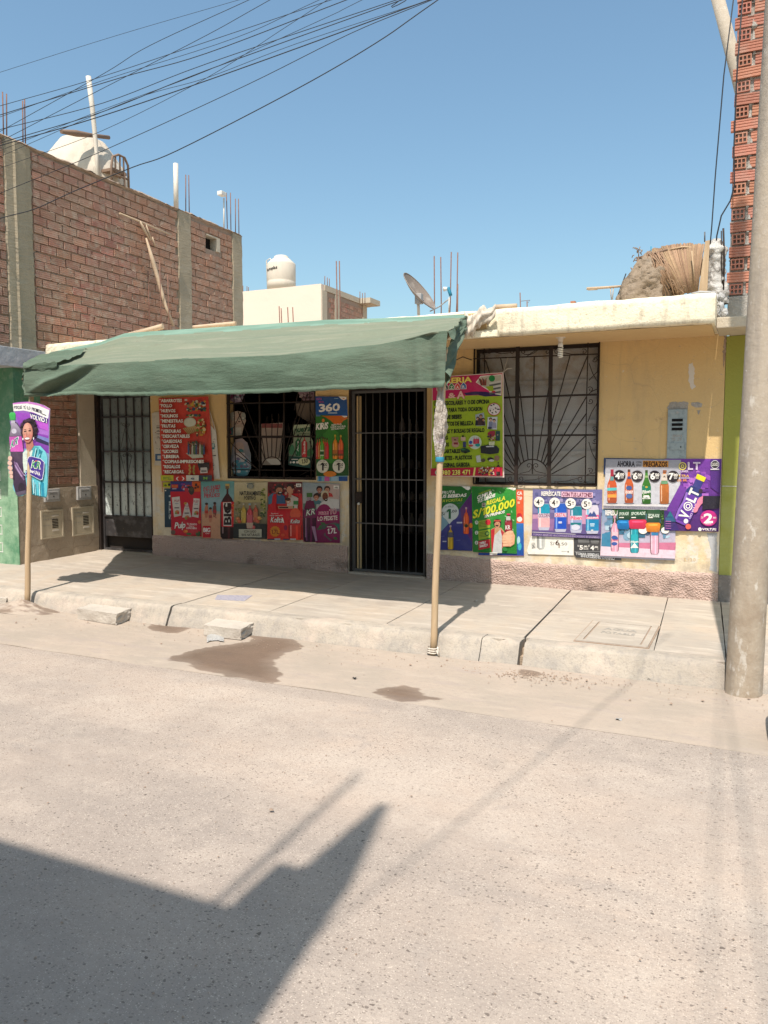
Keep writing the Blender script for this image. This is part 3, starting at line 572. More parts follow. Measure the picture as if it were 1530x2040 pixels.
# dark lining so that the rooms stay dim
# plinth
mb = MB()
def plf(x0, x1):
    n = int((x1-x0)/.035)
    def fn(u, v):
        x = x0+(x1-x0)*u; zt = .505-.07*max(0, min(1, (x+.5)/2.0))*(x > -.6); z = .1+(zt-.1)*v+.010*nz(x*3, 1)*(v > .5)
        d = .024 if v < .99 else .0
        return (x, -d-.012*nz(x*16, z*16)-.007*nz(x*38, z*38)*(v < .99)+(.0 if v < .99 else .004), z)
    mb.grid(fn, n, 14)
    for u in (0, 1): mb.add([fn(u, 0), fn(u, .95), (x0+(x1-x0)*u, .01, .5), (x0+(x1-x0)*u, .01, .1)], [(0, 1, 2, 3)])
plf(-3.555, -.545); plf(.49, 3.60); mb.build('plinth', m_plinth, house, merge=True)
# roof slab
mb = MB()
def fas(u, v):
    x = -4.62+(3.525+4.62)*u; prof = [(-.0, 2.784), (-.74, 2.780), (-.78, 2.788), (-.785, 2.92), (-.78, 3.032), (-.74, 3.052), (.2, 3.06)]
    k = v*6; i = min(int(k+1e-6), 5); t = k-i; y = prof[i][0]*(1-t)+prof[i+1][0]*t; z = prof[i][1]*(1-t)+prof[i+1][1]*t
    e = 1 if .9 < k < 5.2 else 0
    cr = max(0, (x-3.42)/.105); y += e*cr*cr*.05
    if x < -2.3 and z > 3.0: z -= 0
    return (x, y+e*(.008*nz(x*2, z*5)+.004*nz(x*11, z*9)), z+(.010*nz(x*2.3, 4)+.006*nz(x*9, 2))*(z > 3.0)+.006*nz(x*3, 8)*(z < 2.82 and e))
mb.grid(fas, 240, 18)
mb.add([fas(1, j/18) for j in range(19)], [tuple(range(19))]); mb.add([fas(0, j/18) for j in range(19)], [tuple(range(18, -1, -1))])
slab = mb.build('roof_slab', m_fascia, house)
MB().box(-4.62, 3.52, .2, 6, 2.79, 3.06).build('roof_slab', m_roof, house)
MB().box(-4.60, 3.50, -.735, -.002, 2.768, 2.777).build('soffit', m_soffit, house)
# small pieces of render and a chipped recess left of the roof edge
MB().box(1.0, 1.43, -.805, -.788, 2.86, 3.02).build('roof_patch', m_soffit, house)
# ---- right window: grille traced on its plane
ZC = (920, 640, 4.78125)
def wc(x, y, Y): return onY(ZC[0]+x/ZC[2], ZC[1]+y/ZC[2], Y)
win = MB(); X0, X1, Z0, Z1 = RW
for a in ((X0, X0+.03, Z0, Z1), (X1-.03, X1, Z0, Z1), (X0+.03, X1-.03, Z0, Z0+.03), (X0+.03, X1-.03, Z1-.04, Z1)): win.box(a[0], a[1], .085, .125, a[2], a[3])
wn = win.build('window', m_iron, house)
MB().box(X0+.03, X1-.03, .103, .106, Z0+.03, Z1-.04).build('pane', m_glass, wn)
mb = MB()
def cur(u, v):
    x = X0-.05+(X1-X0+.1)*u; z = Z0-.05+(Z1-Z0+.1)*v
    return (x, .150+.007*math.sin(x*30+2.5*nz(x*3, z))+.012*nz(x*5, z*2), z)
mb.grid(cur, 110, 24)
for k, zc in enumerate((2.38, 1.95, 1.62)):      # scalloped lace borders
    n = 26
    for i in range(n):
        xa = X0-.02+(X1-X0+.04)*i/n; xb = X0-.02+(X1-X0+.04)*(i+1)/n; xm = (xa+xb)/2; y = .128
        mb.add([(xa, y, zc+.03), (xb, y, zc+.03), (xb, y, zc), (xm+.012, y, zc-.022), (xm-.012, y, zc-.022), (xa, y, zc)], [(0, 1, 2, 3, 4, 5)])
mb.build('curtain', m_curt, wn)
gr = MB(); YG = -.028
def bar2(mb, pts, r, Y=YG): return mb.tube([wc(x, y, Y) for x, y in pts], r, 6)
for pts in ([(120, 255), (110, 1545)], [(1312, 190), (1283, 1570)]): bar2(gr, pts, .009)
bar2(gr, [(118, 258), (1312, 185)], .012); bar2(gr, [(110, 1548), (1283, 1572)], .008)
for x_ in (528, 845): 
    a, b = wc(x_+5, 240, YG), wc(x_-5 if x_ < 600 else 838, 1565, YG); gr.box(a.x-.020, a.x+.020, YG-.008, YG+.010, b.z, a.z)
grille = gr.build('window_grille', m_iron, house)
for pts, r in (([(110, 358), (1312, 312)], .007), ([(110, 738), (1300, 697)], .012), ([(110, 1092), (1290, 1083)], .011), ([(110, 1458), (1283, 1470)], .006),
               ([(215, 262), (222, 700), (225, 1540)], .006), ([(1203, 195), (1190, 700), (1175, 1565)], .006), ([(690, 340), (672, 1455)], .007)):
    bar2(MB(), pts, r).build('grille_bar', m_iron, grille)
CXr, CYr = 672, 1455
for p0, p1 in (((225, 370), (560, 1360)), ((370, 355), (590, 1335)), ((533, 500), (632, 1318)), ((850, 500), (718, 1318)), ((1030, 330), (758, 1335)), ((1195, 335), (780, 1350)), ((1190, 715), (800, 1375)), ((1185, 880), (815, 1400)),
               ((1180, 1090), (840, 1430)), ((1178, 1285), (855, 1455)), ((225, 715), (530, 1400)), ((225, 900), (520, 1420)), ((225, 1100), (510, 1440)), ((225, 1290), (500, 1455))):
    bar2(MB(), [p0, p1], .0062, YG-.002).build('grille_bar', m_iron, grille)
arc = [(672-148*math.cos(t), 1455-140*math.sin(t)) for t in [math.pi*i/20 for i in range(21)]]
bar2(MB(), arc, .007).build('grille_arch', m_iron, grille)
def scroll(cx, cy, r, a0, turns, flip=1, tail=None):
    pts = []; n = int(26*turns)
    for i in range(n+1):
        t = i/n; a = R(a0)+flip*t*turns*2*math.pi; q = r*(.18+.82*t); pts.append((cx+q*math.cos(a), cy+q*math.sin(a)))
    if tail: pts += tail
    return pts
SC = [scroll(640, 1378, 30, 0, 1.1, 1, [(668, 1400), (640, 1430), (550, 1452)]), scroll(708, 1378, 30, 180, 1.1, -1, [(680, 1400), (708, 1430), (800, 1452)])]
for y_, up_ in ((362, 1), (650, -1), (760, 1), (1030, -1), (1140, 1), (1425, -1)):
    yt = y_-50*up_
    SC.append(scroll(1225 if y_ in (650, 760, 1425) else 1268, y_, 28, 90*up_, 1.15, up_, [(1290, yt+20*up_), (1300, yt+60*up_), (1290, y_+120*up_), (1210, y_+(-20 if False else 60)*up_*0+y_*0+(200*up_ if abs(up_) else 0))] if y_ in (362,) else []))
for (xa, ya, xb, yb) in ((1212, 400, 1300, 590), (1300, 640, 1210, 690), (1290, 780, 1200, 960), (1210, 1150, 1285, 1340), (1285, 1440, 1190, 1462)):
    SC.append([(xa, ya), ((xa+xb)/2-10, (ya+yb)/2), (xb, yb)])
for cx_, s_ in ((560, 1), (1130, -1), (465, -1)):
    SC.append(scroll(cx_, 1500, 30, 90, 1.1, s_, []))
for cx_, s_ in ((265, 1), (475, -1), (590, 1), (812, -1), (905, 1), (1165, -1)):
    SC.append(scroll(cx_, 290, 28, 270, 1.1, s_, [(cx_+60*s_, 340), (cx_+110*s_, 280)] if 0 else []))
for a_, b_ in (((590, 320), (700, 280)), ((620, 330), (760, 245)), ((930, 290), (1160, 310)), ((290, 290), (460, 300)), ((600, 1515), (800, 1475)), ((880, 1530), (1150, 1480))):
    SC.append([a_, ((a_[0]+b_[0])/2, (a_[1]+b_[1])/2+14), b_])
for base in ((505, 1), (825, 1)):          # curled feet under the rails
    x_ = base[0]
    SC.append([(x_-95, 1475), (x_-85, 1540), (x_-30, 1555), (x_-2, 1520), (x_, 1470)]); SC.append([(x_+12, 1475), (x_+18, 1540), (x_+60, 1562), (x_+95, 1530)])
SC.append([(1060, 1530), (1100, 1560), (1150, 1562), (1172, 1520), (1172, 1470)])
for pts in SC: bar2(MB(), pts, .0042, YG-.003).build('scroll', m_iron, grille)
# ---- left window
X0, X1, Z0, Z1 = LW
fb = MB()
for a in ((X0, X0+.03, Z0, Z1), (X1-.03, X1, Z0, Z1), (X0+.03, X1-.03, Z0, Z0+.03), (X0+.03, X1-.03, Z1-.04, Z1)): fb.box(a[0], a[1], .02, .05, a[2], a[3])
lg = fb.build('window_grille', m_iron, house)
Z4 = (440, 770, 5.8846)
def wl(x, y, Y=.02): return onY(Z4[0]+x/Z4[2], Z4[1]+y/Z4[2], Y)
for pts, r in (([(65, 200), (1110, 180)], .010), ([(65, 590), (1110, 585)], .012), ([(65, 975), (1110, 985)], .007), ([(455, 0), (455, 1090)], .013), ([(740, 0), (740, 1090)], .013), ([(1042, 0), (1060, 1085)], .006), ([(150, 0), (175, 1060)], .006)):
    MB().tube([wl(*p) for p in pts], r, 6).build('grille_bar', m_iron, lg)
for p0, p1 in (((200, 290), (480, 960)), ((95, 640), (420, 960)), ((160, 780), (460, 985)), ((250, 80), (520, 860)), ((520, 440), (555, 830)), ((600, 320), (595, 825)), ((680, 320), (640, 830)), ((730, 500), (680, 840)), ((960, 120), (730, 850)), ((1020, 80), (760, 860)), ((1040, 400), (800, 900)), ((480, 600), (520, 850)),
               ((180, 0), (300, 300)), ((920, 0), (860, 280))):
    MB().tube([wl(*p, .017) for p in (p0, p1)], .0055, 6).build('grille_bar', m_iron, lg)
MB().tube([wl(600-120*math.cos(t), 950-125*math.sin(t), .015) for t in [math.pi*i/16 for i in range(17)]], .007, 6).build('grille_arch', m_iron, lg)
for pts in (scroll(150, 930, 34, 0, 1.2), scroll(1010, 1060, 30, 90, 1.1), [(1042, 250), (1110, 420), (1060, 600)], [(1040, 640), (1100, 800), (1050, 980), (930, 1040)], [(95, 470), (130, 520), (240, 300)]):
    MB().tube([wl(*p, .014) for p in pts], .0045, 6).build('scroll', m_iron, lg)
MB().box(X0, X1, .2, .21, Z0, Z1)
# ---- shop door gate
gd = MB(); X0, X1 = -.505, .455
for a in ((X0, X0+.035, .2, 2.36), (X1-.03, X1, .2, 2.36), (X0+.035, X1-.03, .2, .225), (X0+.035, X1-.03, 2.33, 2.36)): gd.box(a[0], a[1], .03, .055, a[2], a[3])
gate = gd.build('gate', m_iron_g, house)
for z in (.78, 1.31, 1.86): MB().box(X0+.03, X1-.03, .032, .05, z-.007, z+.007).build('gate_bar', m_iron_g, gate)
for i in range(9):
    x = X0+.09+i*(X1-X0-.16)/8.6; MB().tube([(x, .04, .215), (x, .04, 2.34)], .0065, 6).build('gate_bar', m_iron_g, gate)
MB().box(X0+.05, X0+.10, .06, .09, .22, 2.3).build('door_edge', m_soffit, gate)
mb = MB(); mb.box(X0+.06, X0+.14, .0, .03, 1.02, 1.16); mb.build('lock_case', m_iron, gate)
MB().lathe([(.0, 0), (.014, .004), (.016, .016), (.008, .03), (0, .032)], (X0+.105, -.005, 1.0), 10).build('padlock', m_white, gate)
mb = MB(); mb.box(-.528, -.508, -.004, .12, .19, 2.39); mb.box(.457, .473, -.004, .12, .19, 2.39); mb.box(-.508, .457, -.004, .12, 2.362, 2.398); mb.build('door_frame', m_iron, house)
MB().box(-.52, .47, -.05, .16, .16, .19).build('threshold', m_walk, house)
# goods dimly seen inside
for nm, xs_, zs_ in (('a', (-.75, .7), (.5, .95, 1.4, 1.85)), ('b', (-3.2, -1.0), (1.1, 1.5, 1.9))):
    sh = thing('goods_shelf', ((xs_[0]+xs_[1])/2, 1.9, .17), 'dark shelf of packaged goods dimly seen through the '+('shop gate' if nm == 'a' else 'left window grille'), 'shelf')
    for z in zs_:
        MB().box(xs_[0], xs_[1], 1.75, 2.05, z-.02, z).build('shelf_board', m_room, sh)
    MB().box(xs_[0], xs_[0]+.03, 1.75, 2.05, .17, 2.2).build('upright', m_room, sh); MB().box(xs_[1]-.03, xs_[1], 1.75, 2.05, .17, 2.2).build('upright', m_room, sh)
    rg = random.Random(5)
    for z in zs_:
        x = xs_[0]+.05
        while x < xs_[1]-.15:
            w_ = rg.uniform(.06, .14); h_ = rg.uniform(.1, .28); MB().lathe([(0, 0), (w_*.4, 0), (w_*.42, h_*.7), (w_*.2, h_*.85), (w_*.2, h_), (0, h_)], (x+w_/2, 1.85, z), 8).build('packet', m_shelf, sh); x += w_+.03
# ---- left door
ld = MB(); X0, X1 = -4.515, -3.60
for a in ((X0, X0+.03, .24, 2.42), (X1-.03, X1, .24, 2.42), (X0+.03, X1-.03, .24, .27), (X0+.03, X1-.03, 2.38, 2.42)): ld.box(a[0], a[1], .06, .10, a[2], a[3])
door = ld.build('left_door', m_black, house); door.name = 'metal_door'
MB().box(X0+.03, X1-.03, .085, .09, .55, 2.38).build('frosted_pane', m_glass2, door)
MB().box(X0+.03, X1-.03, .07, .092, .27, .55).build('kick_panel', m_black, door, bevel=.004)
for z in (.56, 1.04, 1.47, 1.95): MB().box(X0+.03, X1-.03, .048, .075, z-.011, z+.011).build('door_bar', m_black, door)
for i in range(5):
    x = X0+.03+(i+1)*(X1-X0-.06)/6+.01; MB().box(x-.006, x+.006, .052, .072, .57, 2.38).build('door_bar', m_black, door)
ZL = (0, 640, 3.4)
def dl(x, y): return onY(ZL[0]+x/ZL[2], ZL[1]+y/ZL[2], .04)
for pts in ([(852, 790), (820, 940)], [(852, 790), (892, 940)], [(820, 990), (858, 1150)], [(895, 990), (862, 1150)]): MB().tube([dl(*p) for p in pts], .004, 5).build('ornament', m_black, door)
for cx_, cy_, f_ in ((838, 785, 1), (868, 785, -1), (842, 945, 1), (878, 945, -1), (842, 990, -1), (876, 990, 1), (848, 1160, -1), (878, 1160, 1)):
    MB().tube([dl(*p) for p in scroll(cx_, cy_, 13, 0, 1.2, f_)], .004, 5).build('ornament', m_black, door)
MB().lathe([(0, 0), (.02, .005), (.02, .03), (0, .035)], (X1-.06, .045, 1.18), 10).build('handle', m_grey, door)
mb = MB(); mb.box(-4.6, -4.525, .02, .18, .2, 2.46); mb.box(-3.598, -3.556, .02, .17, .2, 2.46); mb.box(-4.525, -3.598, .02, .17, 2.425, 2.455); mb.build('door_frame', m_iron, house)
MB().box(-4.59, -3.56, -.03, .3, .15, .238).build('door_step', m_walk, house)
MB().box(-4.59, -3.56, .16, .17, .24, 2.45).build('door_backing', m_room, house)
MB().tube([onY(885, 731, -.006), onY(905, 719, -.006), onY(922, 711, -.006), onY(930, 714, -.006), onY(940, 717, -.006)], .004, 5).build('loose_cable', m_cable, house)
# rebar on the roof
def rebars(lst, parent, Y, r=.008, zbot=3.0, name='rebar'):
    for a in lst:
        p0, p1 = onY(a[0], a[1], Y), onY(a[2], a[3], Y); p1.z = min(p1.z, zbot)
        MB().tube([p1, (p0+p1)/2+Vector((.01, 0, 0)), p0], r, 6).build(name, m_rebar, parent)
rebars([(670, 520, 671, 640), (676, 520, 677, 640), (865, 510, 864, 625), (878, 512, 878, 625), (899, 502, 893, 625), (912, 503, 906, 625), (912, 566, 909, 625)], house, 2.0)
rebars([(160, 598, 160, 680), (176, 602, 176, 680), (197, 604, 197, 680), (295, 540, 297, 670), (318, 520, 320, 670), (334, 547, 336, 670), (556, 610, 557, 645), (560, 614, 561, 645), (573, 612, 574, 645), (583, 612, 584, 645)], house, 1.2, .007)
rebars([(1036, 583, 1039, 615), (1050, 600, 1050, 615)], house, 3.5)
mb = MB(); mb.tube([onY(x, y, 3.5) for x, y in ((1038, 600), (1056, 598), (1052, 603))], .004, 5); mb.build('tie_wire', m_rebar, house)
# ================================================================== BRICK NEIGHBOUR (left)
XB = -4.6
bb = thing('brick_building', (-6.5, 1, .17), 'unfinished two storey brick building with concrete columns and green ground floor, left of the shop', 'building')
ZR = 5.5
HY0, HY1, HZ0, HZ1 = 2.67, 3.04, 5.06, 5.30
def brick_mesh(L, H, D, n=3, name='brick'):
    prof = [(0, 0)]
    for i in range(n):
        c = H*(i+.7)/(n+.4); prof += [(c-.007, 0), (c, -.005), (c+.007, 0)]
    prof += [(H, 0)]
    vs = []; k = len(prof)+2
    full = [(0, -D)]+prof+[(H, -D)]
    for y in (0, L):
        for z, x in full: vs.append((x+(.0015*nz(y*9, z*40)), y, z))
    fs = [(i, i+1, k+i+1, k+i) for i in range(k-1)]+[(k-1, 0, k, 2*k-1), tuple(range(k-1, -1, -1)), tuple(range(k, 2*k))]
    me = bpy.data.meshes.new(name); me.from_pydata(vs, [], fs); me.materials.append(m_brick); me.update(); return me
BM = [brick_mesh(.235, .093, .05, 3) for i in range(3)]
BHALF = brick_mesh(.11, .098, .05, 3)
# mortar body (with openings for columns)
cols = [(-1.33, -.92), (1.93, 2.24), (3.40, 3.68)]
mb = MB(); segs = [(-2.3, -1.33), (-.92, 1.93), (2.24, 3.40)]
for a, b in segs:
    if b > 3: 
        wy = MB()
        for (ya, yb, za, zb) in ((a, HY0, 2.95, ZR), (HY1, b, 2.95, ZR), (HY0, HY1, 2.95, HZ0), (HY0, HY1, HZ1, ZR)): mb.box(XB-.14, XB-.028, ya, yb, za, zb)
    else: mb.box(XB-.14, XB-.028, a, b, 2.9, ZR)
mb.box(XB-.14, XB-.026, -.92, -.28, 1.16, 2.55)
mb.box(XB-.14, XB-.02, .17, 3.68, .1, 2.899)
side = mb.build('brick_wall', m_mortar, bb)
spots = []
def lay(ya, yb, z0, z1, skip=None, seed=1):
    rg = random.Random(seed); z = z0; row = 0
    while z < z1-.06:
        y = ya-(.12 if row % 2 else 0)+rg.uniform(-.03, .03)
        while y < yb-.03:
            L = .235; s0 = max(y, ya+.004); e0 = min(y+L, yb-.004)
            if e0-s0 > .05 and not (skip and s0 < skip[1]+.0 and e0 > skip[0] and z < skip[3] and z+.09 > skip[2]):
                spots.append((s0, z, e0-s0, rg.random(), rg.random()))
            elif skip and e0-s0 > .05 and z < skip[3] and z+.09 > skip[2]:
                if s0 < skip[0]-.05: spots.append((s0, z, skip[0]-s0-.01, rg.random(), rg.random()))
                if e0 > skip[1]+.05: spots.append((skip[1]+.01, z, e0-skip[1]-.01, rg.random(), rg.random()))
            y += L+.018
        z += .1125; row += 1
lay(-2.3, -1.34, 3.0, ZR-.02, seed=2); lay(-.91, 1.92, 2.99, ZR-.02, seed=3); lay(2.25, 3.39, 3.3, ZR-.02, (HY0-.01, HY1+.01, HZ0-.01, HZ1+.01), seed=4)
lay(-.91, -.29, 1.20, 2.5, seed=5)
def brick_xf(s):
    y, z, L, a, b = s
    return (XB-.004+.016*(a-.5), y, z+.010*(b-.5)), ((a-.5)*.03, (b-.5)*.10, (a*b-.25)*.10), (1, L/.235, 1)
spots.sort(key=lambda s: (s[1] > 2.6, (s[0]+8.5)**2+(s[1]-1.6)**2))
random.Random(1)
for i, s in enumerate(spots[:300]):
    loc, rot, sc_ = brick_xf(s); share('brick', BM[i % 3], side, loc, rot, sc_)
mb = MB()
for i, s in enumerate(spots[300:]):
    loc, rot, sc_ = brick_xf(s); me = BM[i % 3]; mt = Matrix.LocRotScale(Vector(loc), Matrix.Rotation(rot[1], 3, 'Y') @ Matrix.Rotation(rot[0], 3, 'X'), Vector(sc_))
    mb.add([mt @ v.co for v in me.vertices], [tuple(p.vertices) for p in me.polygons])
mb.build('bricks', m_brick, side, kind='stuff')
# squeezed mortar along the joints
mb = MB(); rg = random.Random(9)
for y, z, L, a, b in spots:
    if a < .42:
        x0 = XB-.03; yy = y+rg.uniform(0, L*.5); ll = rg.uniform(.04, L*.6); h = rg.uniform(.006, .016); d = rg.uniform(.016, .034); z0 = z-.012
        mb.hexa([(x0, yy, z0-.006), (x0+d, yy+.01, z0-.004), (x0+d*.8, yy+ll*.9, z0-.006), (x0, yy+ll, z0-.006), (x0, yy+.01, z0+h), (x0+d*.7, yy+.02, z0+h*.6), (x0+d*.5, yy+ll*.8, z0+h*.8), (x0, yy+ll, z0+h)])
    if b < .35:
        h = rg.uniform(.03, .09); d = rg.uniform(.012, .028); yy = y-.012
        mb.hexa([(XB-.02, yy-.006, z), (XB-.02+d, yy-.004, z+.01), (XB-.02+d, yy+.008, z), (XB-.02, yy+.01, z), (XB-.02, yy-.006, z+h), (XB-.02+d*.7, yy, z+h), (XB-.02+d*.7, yy+.006, z+h*.8), (XB-.02, yy+.01, z+h)])
mb.build('mortar_squeeze', m_mortar, side, kind='stuff')
# columns, each with board marks and an overflowing edge
for ya, yb in cols:
    mb = MB(); big = ya < 0
    def cf(u, v, ya=ya, yb=yb, big=big):
        z = (2.9 if big else 2.7)+(ZR-(2.9 if big else 2.7)-.01)*v; y = ya+(yb-ya)*u; e = .02*nz(z*7, y*2)+.012*nz(z*20, 3); x = XB+.012
        if u < .01: return (XB-.03, y-.012+e, z)
        if u > .99: return (XB-.03, y+.012+e, z)
        if u < .08: y -= .008-e*.8; 
        if u > .92: y += .008+e*.8
        if big and .28 < u < .34: x += .028
        if big and u > .72: x += -.02 if u > .76 else 0
        return (x+.006*nz(z*2, y*5), y, z)
    mb.grid(cf, 25, 60, sm=False); mb.box(XB-.28, XB-.03, ya, yb, 2.7, ZR-.02); mb.build('column', m_conc, bb)
mb = MB()
def tf(u, v):
    y = -2.3+(3.69+2.3)*u; a = 2*math.pi*v; return (XB-.07+.085*math.cos(a)*(1+.3*nz(y*6, v)), y, ZR+.0+.028*math.sin(a)+.022*nz(y*5, v*2)+.012*nz(y*20, 2)+.002)
mb.grid(tf, 200, 8); mb.build('mortar_capping', m_mortar, bb)
MB().box(-9.5, XB-.145, -2.14, 3.54, ZR-.2, ZR-.03).build('roof_slab', m_conc_l, bb)
# vent opening with concrete reveal
MB().box(XB-.14, XB+.004, HY1-.10, HY1-.003, HZ0+.003, HZ1-.003).box(XB-.14, XB+.004, HY0+.003, HY1-.10, HZ1-.025, HZ1-.003).build('opening_reveal', m_conc_l, bb)
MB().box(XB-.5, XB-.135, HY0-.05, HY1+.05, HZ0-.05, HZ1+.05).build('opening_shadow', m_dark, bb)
# first floor slab sticking out over the street
mb = MB(); mb.box(-10, -4.50, -1.95, -.88, 2.69, 2.93); mb.build('floor_slab', m_slabg, bb, bevel=.008)
MB().box(-10, XB-.02, -.88, 3.68, 2.69, 2.89).build('floor_slab', m_slabg, bb)
mb = MB(); mb.box(-10, XB-.14, -2.3, -2.15, 2.93, ZR); mb.box(-10, -9.85, -2.1, 3.68, .1, ZR-.2); mb.box(-10, XB-.14, 3.55, 3.68, .1, ZR-.2); mb.build('outer_wall', m_mortar, bb)
MB().box(-10, XB-.01, -2.31, -1.9, 2.76, 2.95).build('floor_beam', m_conc, bb)
# ground floor
MB().box(-10, XB-.125, -1.345, -1.18, .1, 2.69).box(XB-.124, XB+.038, -1.345, -1.334, .1, 2.69).build('green_wall', m_green, bb)
mb = MB()
for x in (-4.905, -5.22, -5.45, -5.7):
    for k in range(16):
        z = .35+k*.115
        if z > 2.1: continue
        mb.box(x-.055, x+.055, -1.349, -1.3455, z-.005, z+.005)
        if k % 2: mb.box(x-.058, x-.05, -1.349, -1.3455, z+.006, z+.105)
        else: mb.box(x+.045, x+.053, -1.349, -1.3455, z+.006, z+.105)
mb.build('painted_joint', m_white, bb)
def mw(u, v):
    y = -1.33+1.40*u; z = .1+(1.155-.1)*v; return (XB+.035+.008*nz(y*3, z*3)+.003*nz(y*12, z*12), y, z+.006*nz(y*4, 1)*(v > .9))
mb = MB(); mb.grid(mw, 50, 36); mb.add([mw(0, 0), mw(0, 1), (XB-.12, -1.33, 1.155), (XB-.12, -1.33, .1)], [(0, 1, 2, 3)]); mb.add([mw(0, 1), mw(1, 1), (XB-.12, .07, 1.155), (XB-.12, -1.33, 1.155)], [(0, 1, 2, 3)])
mb.build('rendered_base', m_render, bb)
MB().box(XB-.14, XB+.02, -.27, .015, 1.156, 2.9).build('door_column', m_conc_l, bb)
MB().box(XB-.12, XB+.031, -1.331, -.93, 2.05, 2.69).build('painted_pier', m_green, bb)
MB().box(XB-.12, XB+.033, -1.331, -.93, 1.16, 2.049).build('painted_pier', m_green, bb)
# rebar on the columns, 4 each
for (x, y0, x1, y1) in ((5, 183, 8, 300), (13, 187, 14, 300), (45, 201, 46, 300), (49, 198, 51, 300), (347, 340, 347, 420), (370, 348, 370, 425), (376, 349, 377, 425), (451, 384, 453, 452), (459, 384, 460, 455), (469, 396, 469, 460), (475, 396, 476, 462)):
    a, b = onX(x, y0, XB-.1), onX(x1, y1, XB-.1); b.z = ZR-.02; MB().tube([b, a], .008, 6).build('rebar', m_rebar, bb)
# utility boxes on the rendered base
def facex(lst, name): pass
def mbox(y0, y1, z0, z1, wall, label, cat='meter box', grp='pale utility access panels'):
    t = thing('utility_panel', (XB+.04, (y0+y1)/2, z0), label, cat, grp)
    x = XB+.045
    mb = MB(); f = .022
    for a in ((y0, y0+f, z0, z1), (y1-f, y1, z0, z1), (y0+f, y1-f, z0, z0+f), (y0+f, y1-f, z1-f, z1)): mb.box(x-.03, x+.012, *a)
    mb.build('frame', m_box, t)
    mb = MB(); W = y1-y0-2*f; H = z1-z0-2*f; ya = y0+f+.003; za = z0+f+.003
    mb.box(x-.02, x+.004, ya, y1-f-.003, za, z1-f-.003); dr = mb.build('door', m_box, t, bevel=.002)
    mb = MB(); cy = y0+(y1-y0)*.62
    for k in range(6): zz = z0+(z1-z0)*(.36+.055*k); mb.box(x+.0035, x+.0055, cy-.045, cy+.055, zz, zz+.012)
    mb.build('vent_slot', m_dark, dr)
    MB().box(x+.0035, x+.009, cy-.05, cy+.06, z0+(z1-z0)*.76, z0+(z1-z0)*.80).box(x+.0035, x+.007, cy-.04, cy+.06, z0+(z1-z0)*.24, z0+(z1-z0)*.30).build('name_plate', m_pipe, dr)
    mb = MB()
    for tx, zf, w_ in (('PIGROUX F2', .78, .27), ('SANITARIA', .66, .24), ('MANTIENE', .44, .12)):
        gl, Wd = layout(tx, 0)
        for ox, vs, fs in gl: mb.add([(x+.0055, y0+.035+w_*(ox+a)/Wd, z0+(z1-z0)*zf+.018*b/CAPH) for a, b in vs], fs)
    mb.build('lettering', m_mortar_g, dr)
mbox(-1.0, -.63, .49, .865, bb, 'tan vented access panel in the rendered wall, just right of the left awning post')
mbox(-.475, -.085, .48, .875, bb, 'tan vented access panel in the rendered wall, the one nearest the metal door')
def emeter(y0, y1, z0, z1, label):
    t = thing('electric_meter', (XB+.04, (y0+y1)/2, z0), label, 'electric meter', 'grey electric meter boxes'); x = XB+.045
    MB().box(x-.04, x+.02, y0, y1, z0, z1).build('housing', m_grey, t, bevel=.006)
    MB().box(x+.0205, x+.034, y0+.03, y1-.03, z0+.03, z1-.03).build('cover', m_grey, t, bevel=.006)
    MB().box(x+.0345, x+.0355, y0+.06, y1-.06, z1-.075, z1-.05).build('window', m_glass, t)
    MB().lathe([(0, 0), (.008, 0), (.008, .004), (0, .004)], (0, 0, 0), 8).build('screw', m_dark, t) if 0 else None
    MB().tube([(x+.034, (y0+y1)/2, z0+.07), (x+.040, (y0+y1)/2, z0+.07)], .009, 8).build('screw', m_dark, t)
emeter(-.93, -.68, .975, 1.145, 'grey electric meter beside the left awning post, above the first access panel')
emeter(-.375, -.125, .97, 1.155, 'grey electric meter nearest the metal door, below the short brick wall')
# sticks leaning / nailed on the brick wall
def stick(pts, r, label, mat=m_wood_l, X=XB+.06, flat=False):
    P = [onX(x, y, X) for x, y in pts]; mb = MB(); mb.tube(P, r, 7)
    return single(mb, 'wooden_stick', mat, label, 'stick', 'weathered sticks and boards on the brick side wall')
stick([(238, 425), (285, 444), (341, 468)], .014, 'long thin crooked stick fixed almost level across the brick side wall')
stick([(278, 441), (287, 458), (299, 479)], [.02, .024, .012], 'short split board tilted just under the level stick on the brick wall')
stick([(290, 447), (301, 478)], .016, 'short board end crossing behind the long leaning plank on the brick wall')
stick([(303, 472), (309, 491)], .014, 'shortest loose board piece right of the leaning plank on the brick wall')
P = [onX(291, 474, XB+.1), onX(306, 525, XB+.12), onX(320, 575, XB+.16), onX(330, 610, XB+.24), onX(346, 650, XB+.3)]
single(MB().tube(P, [.012, .035, .032, .026, .022], 6), 'wooden_plank', m_wood_l, 'long pale splintered plank leaning down the brick side wall to the roof edge', 'plank')
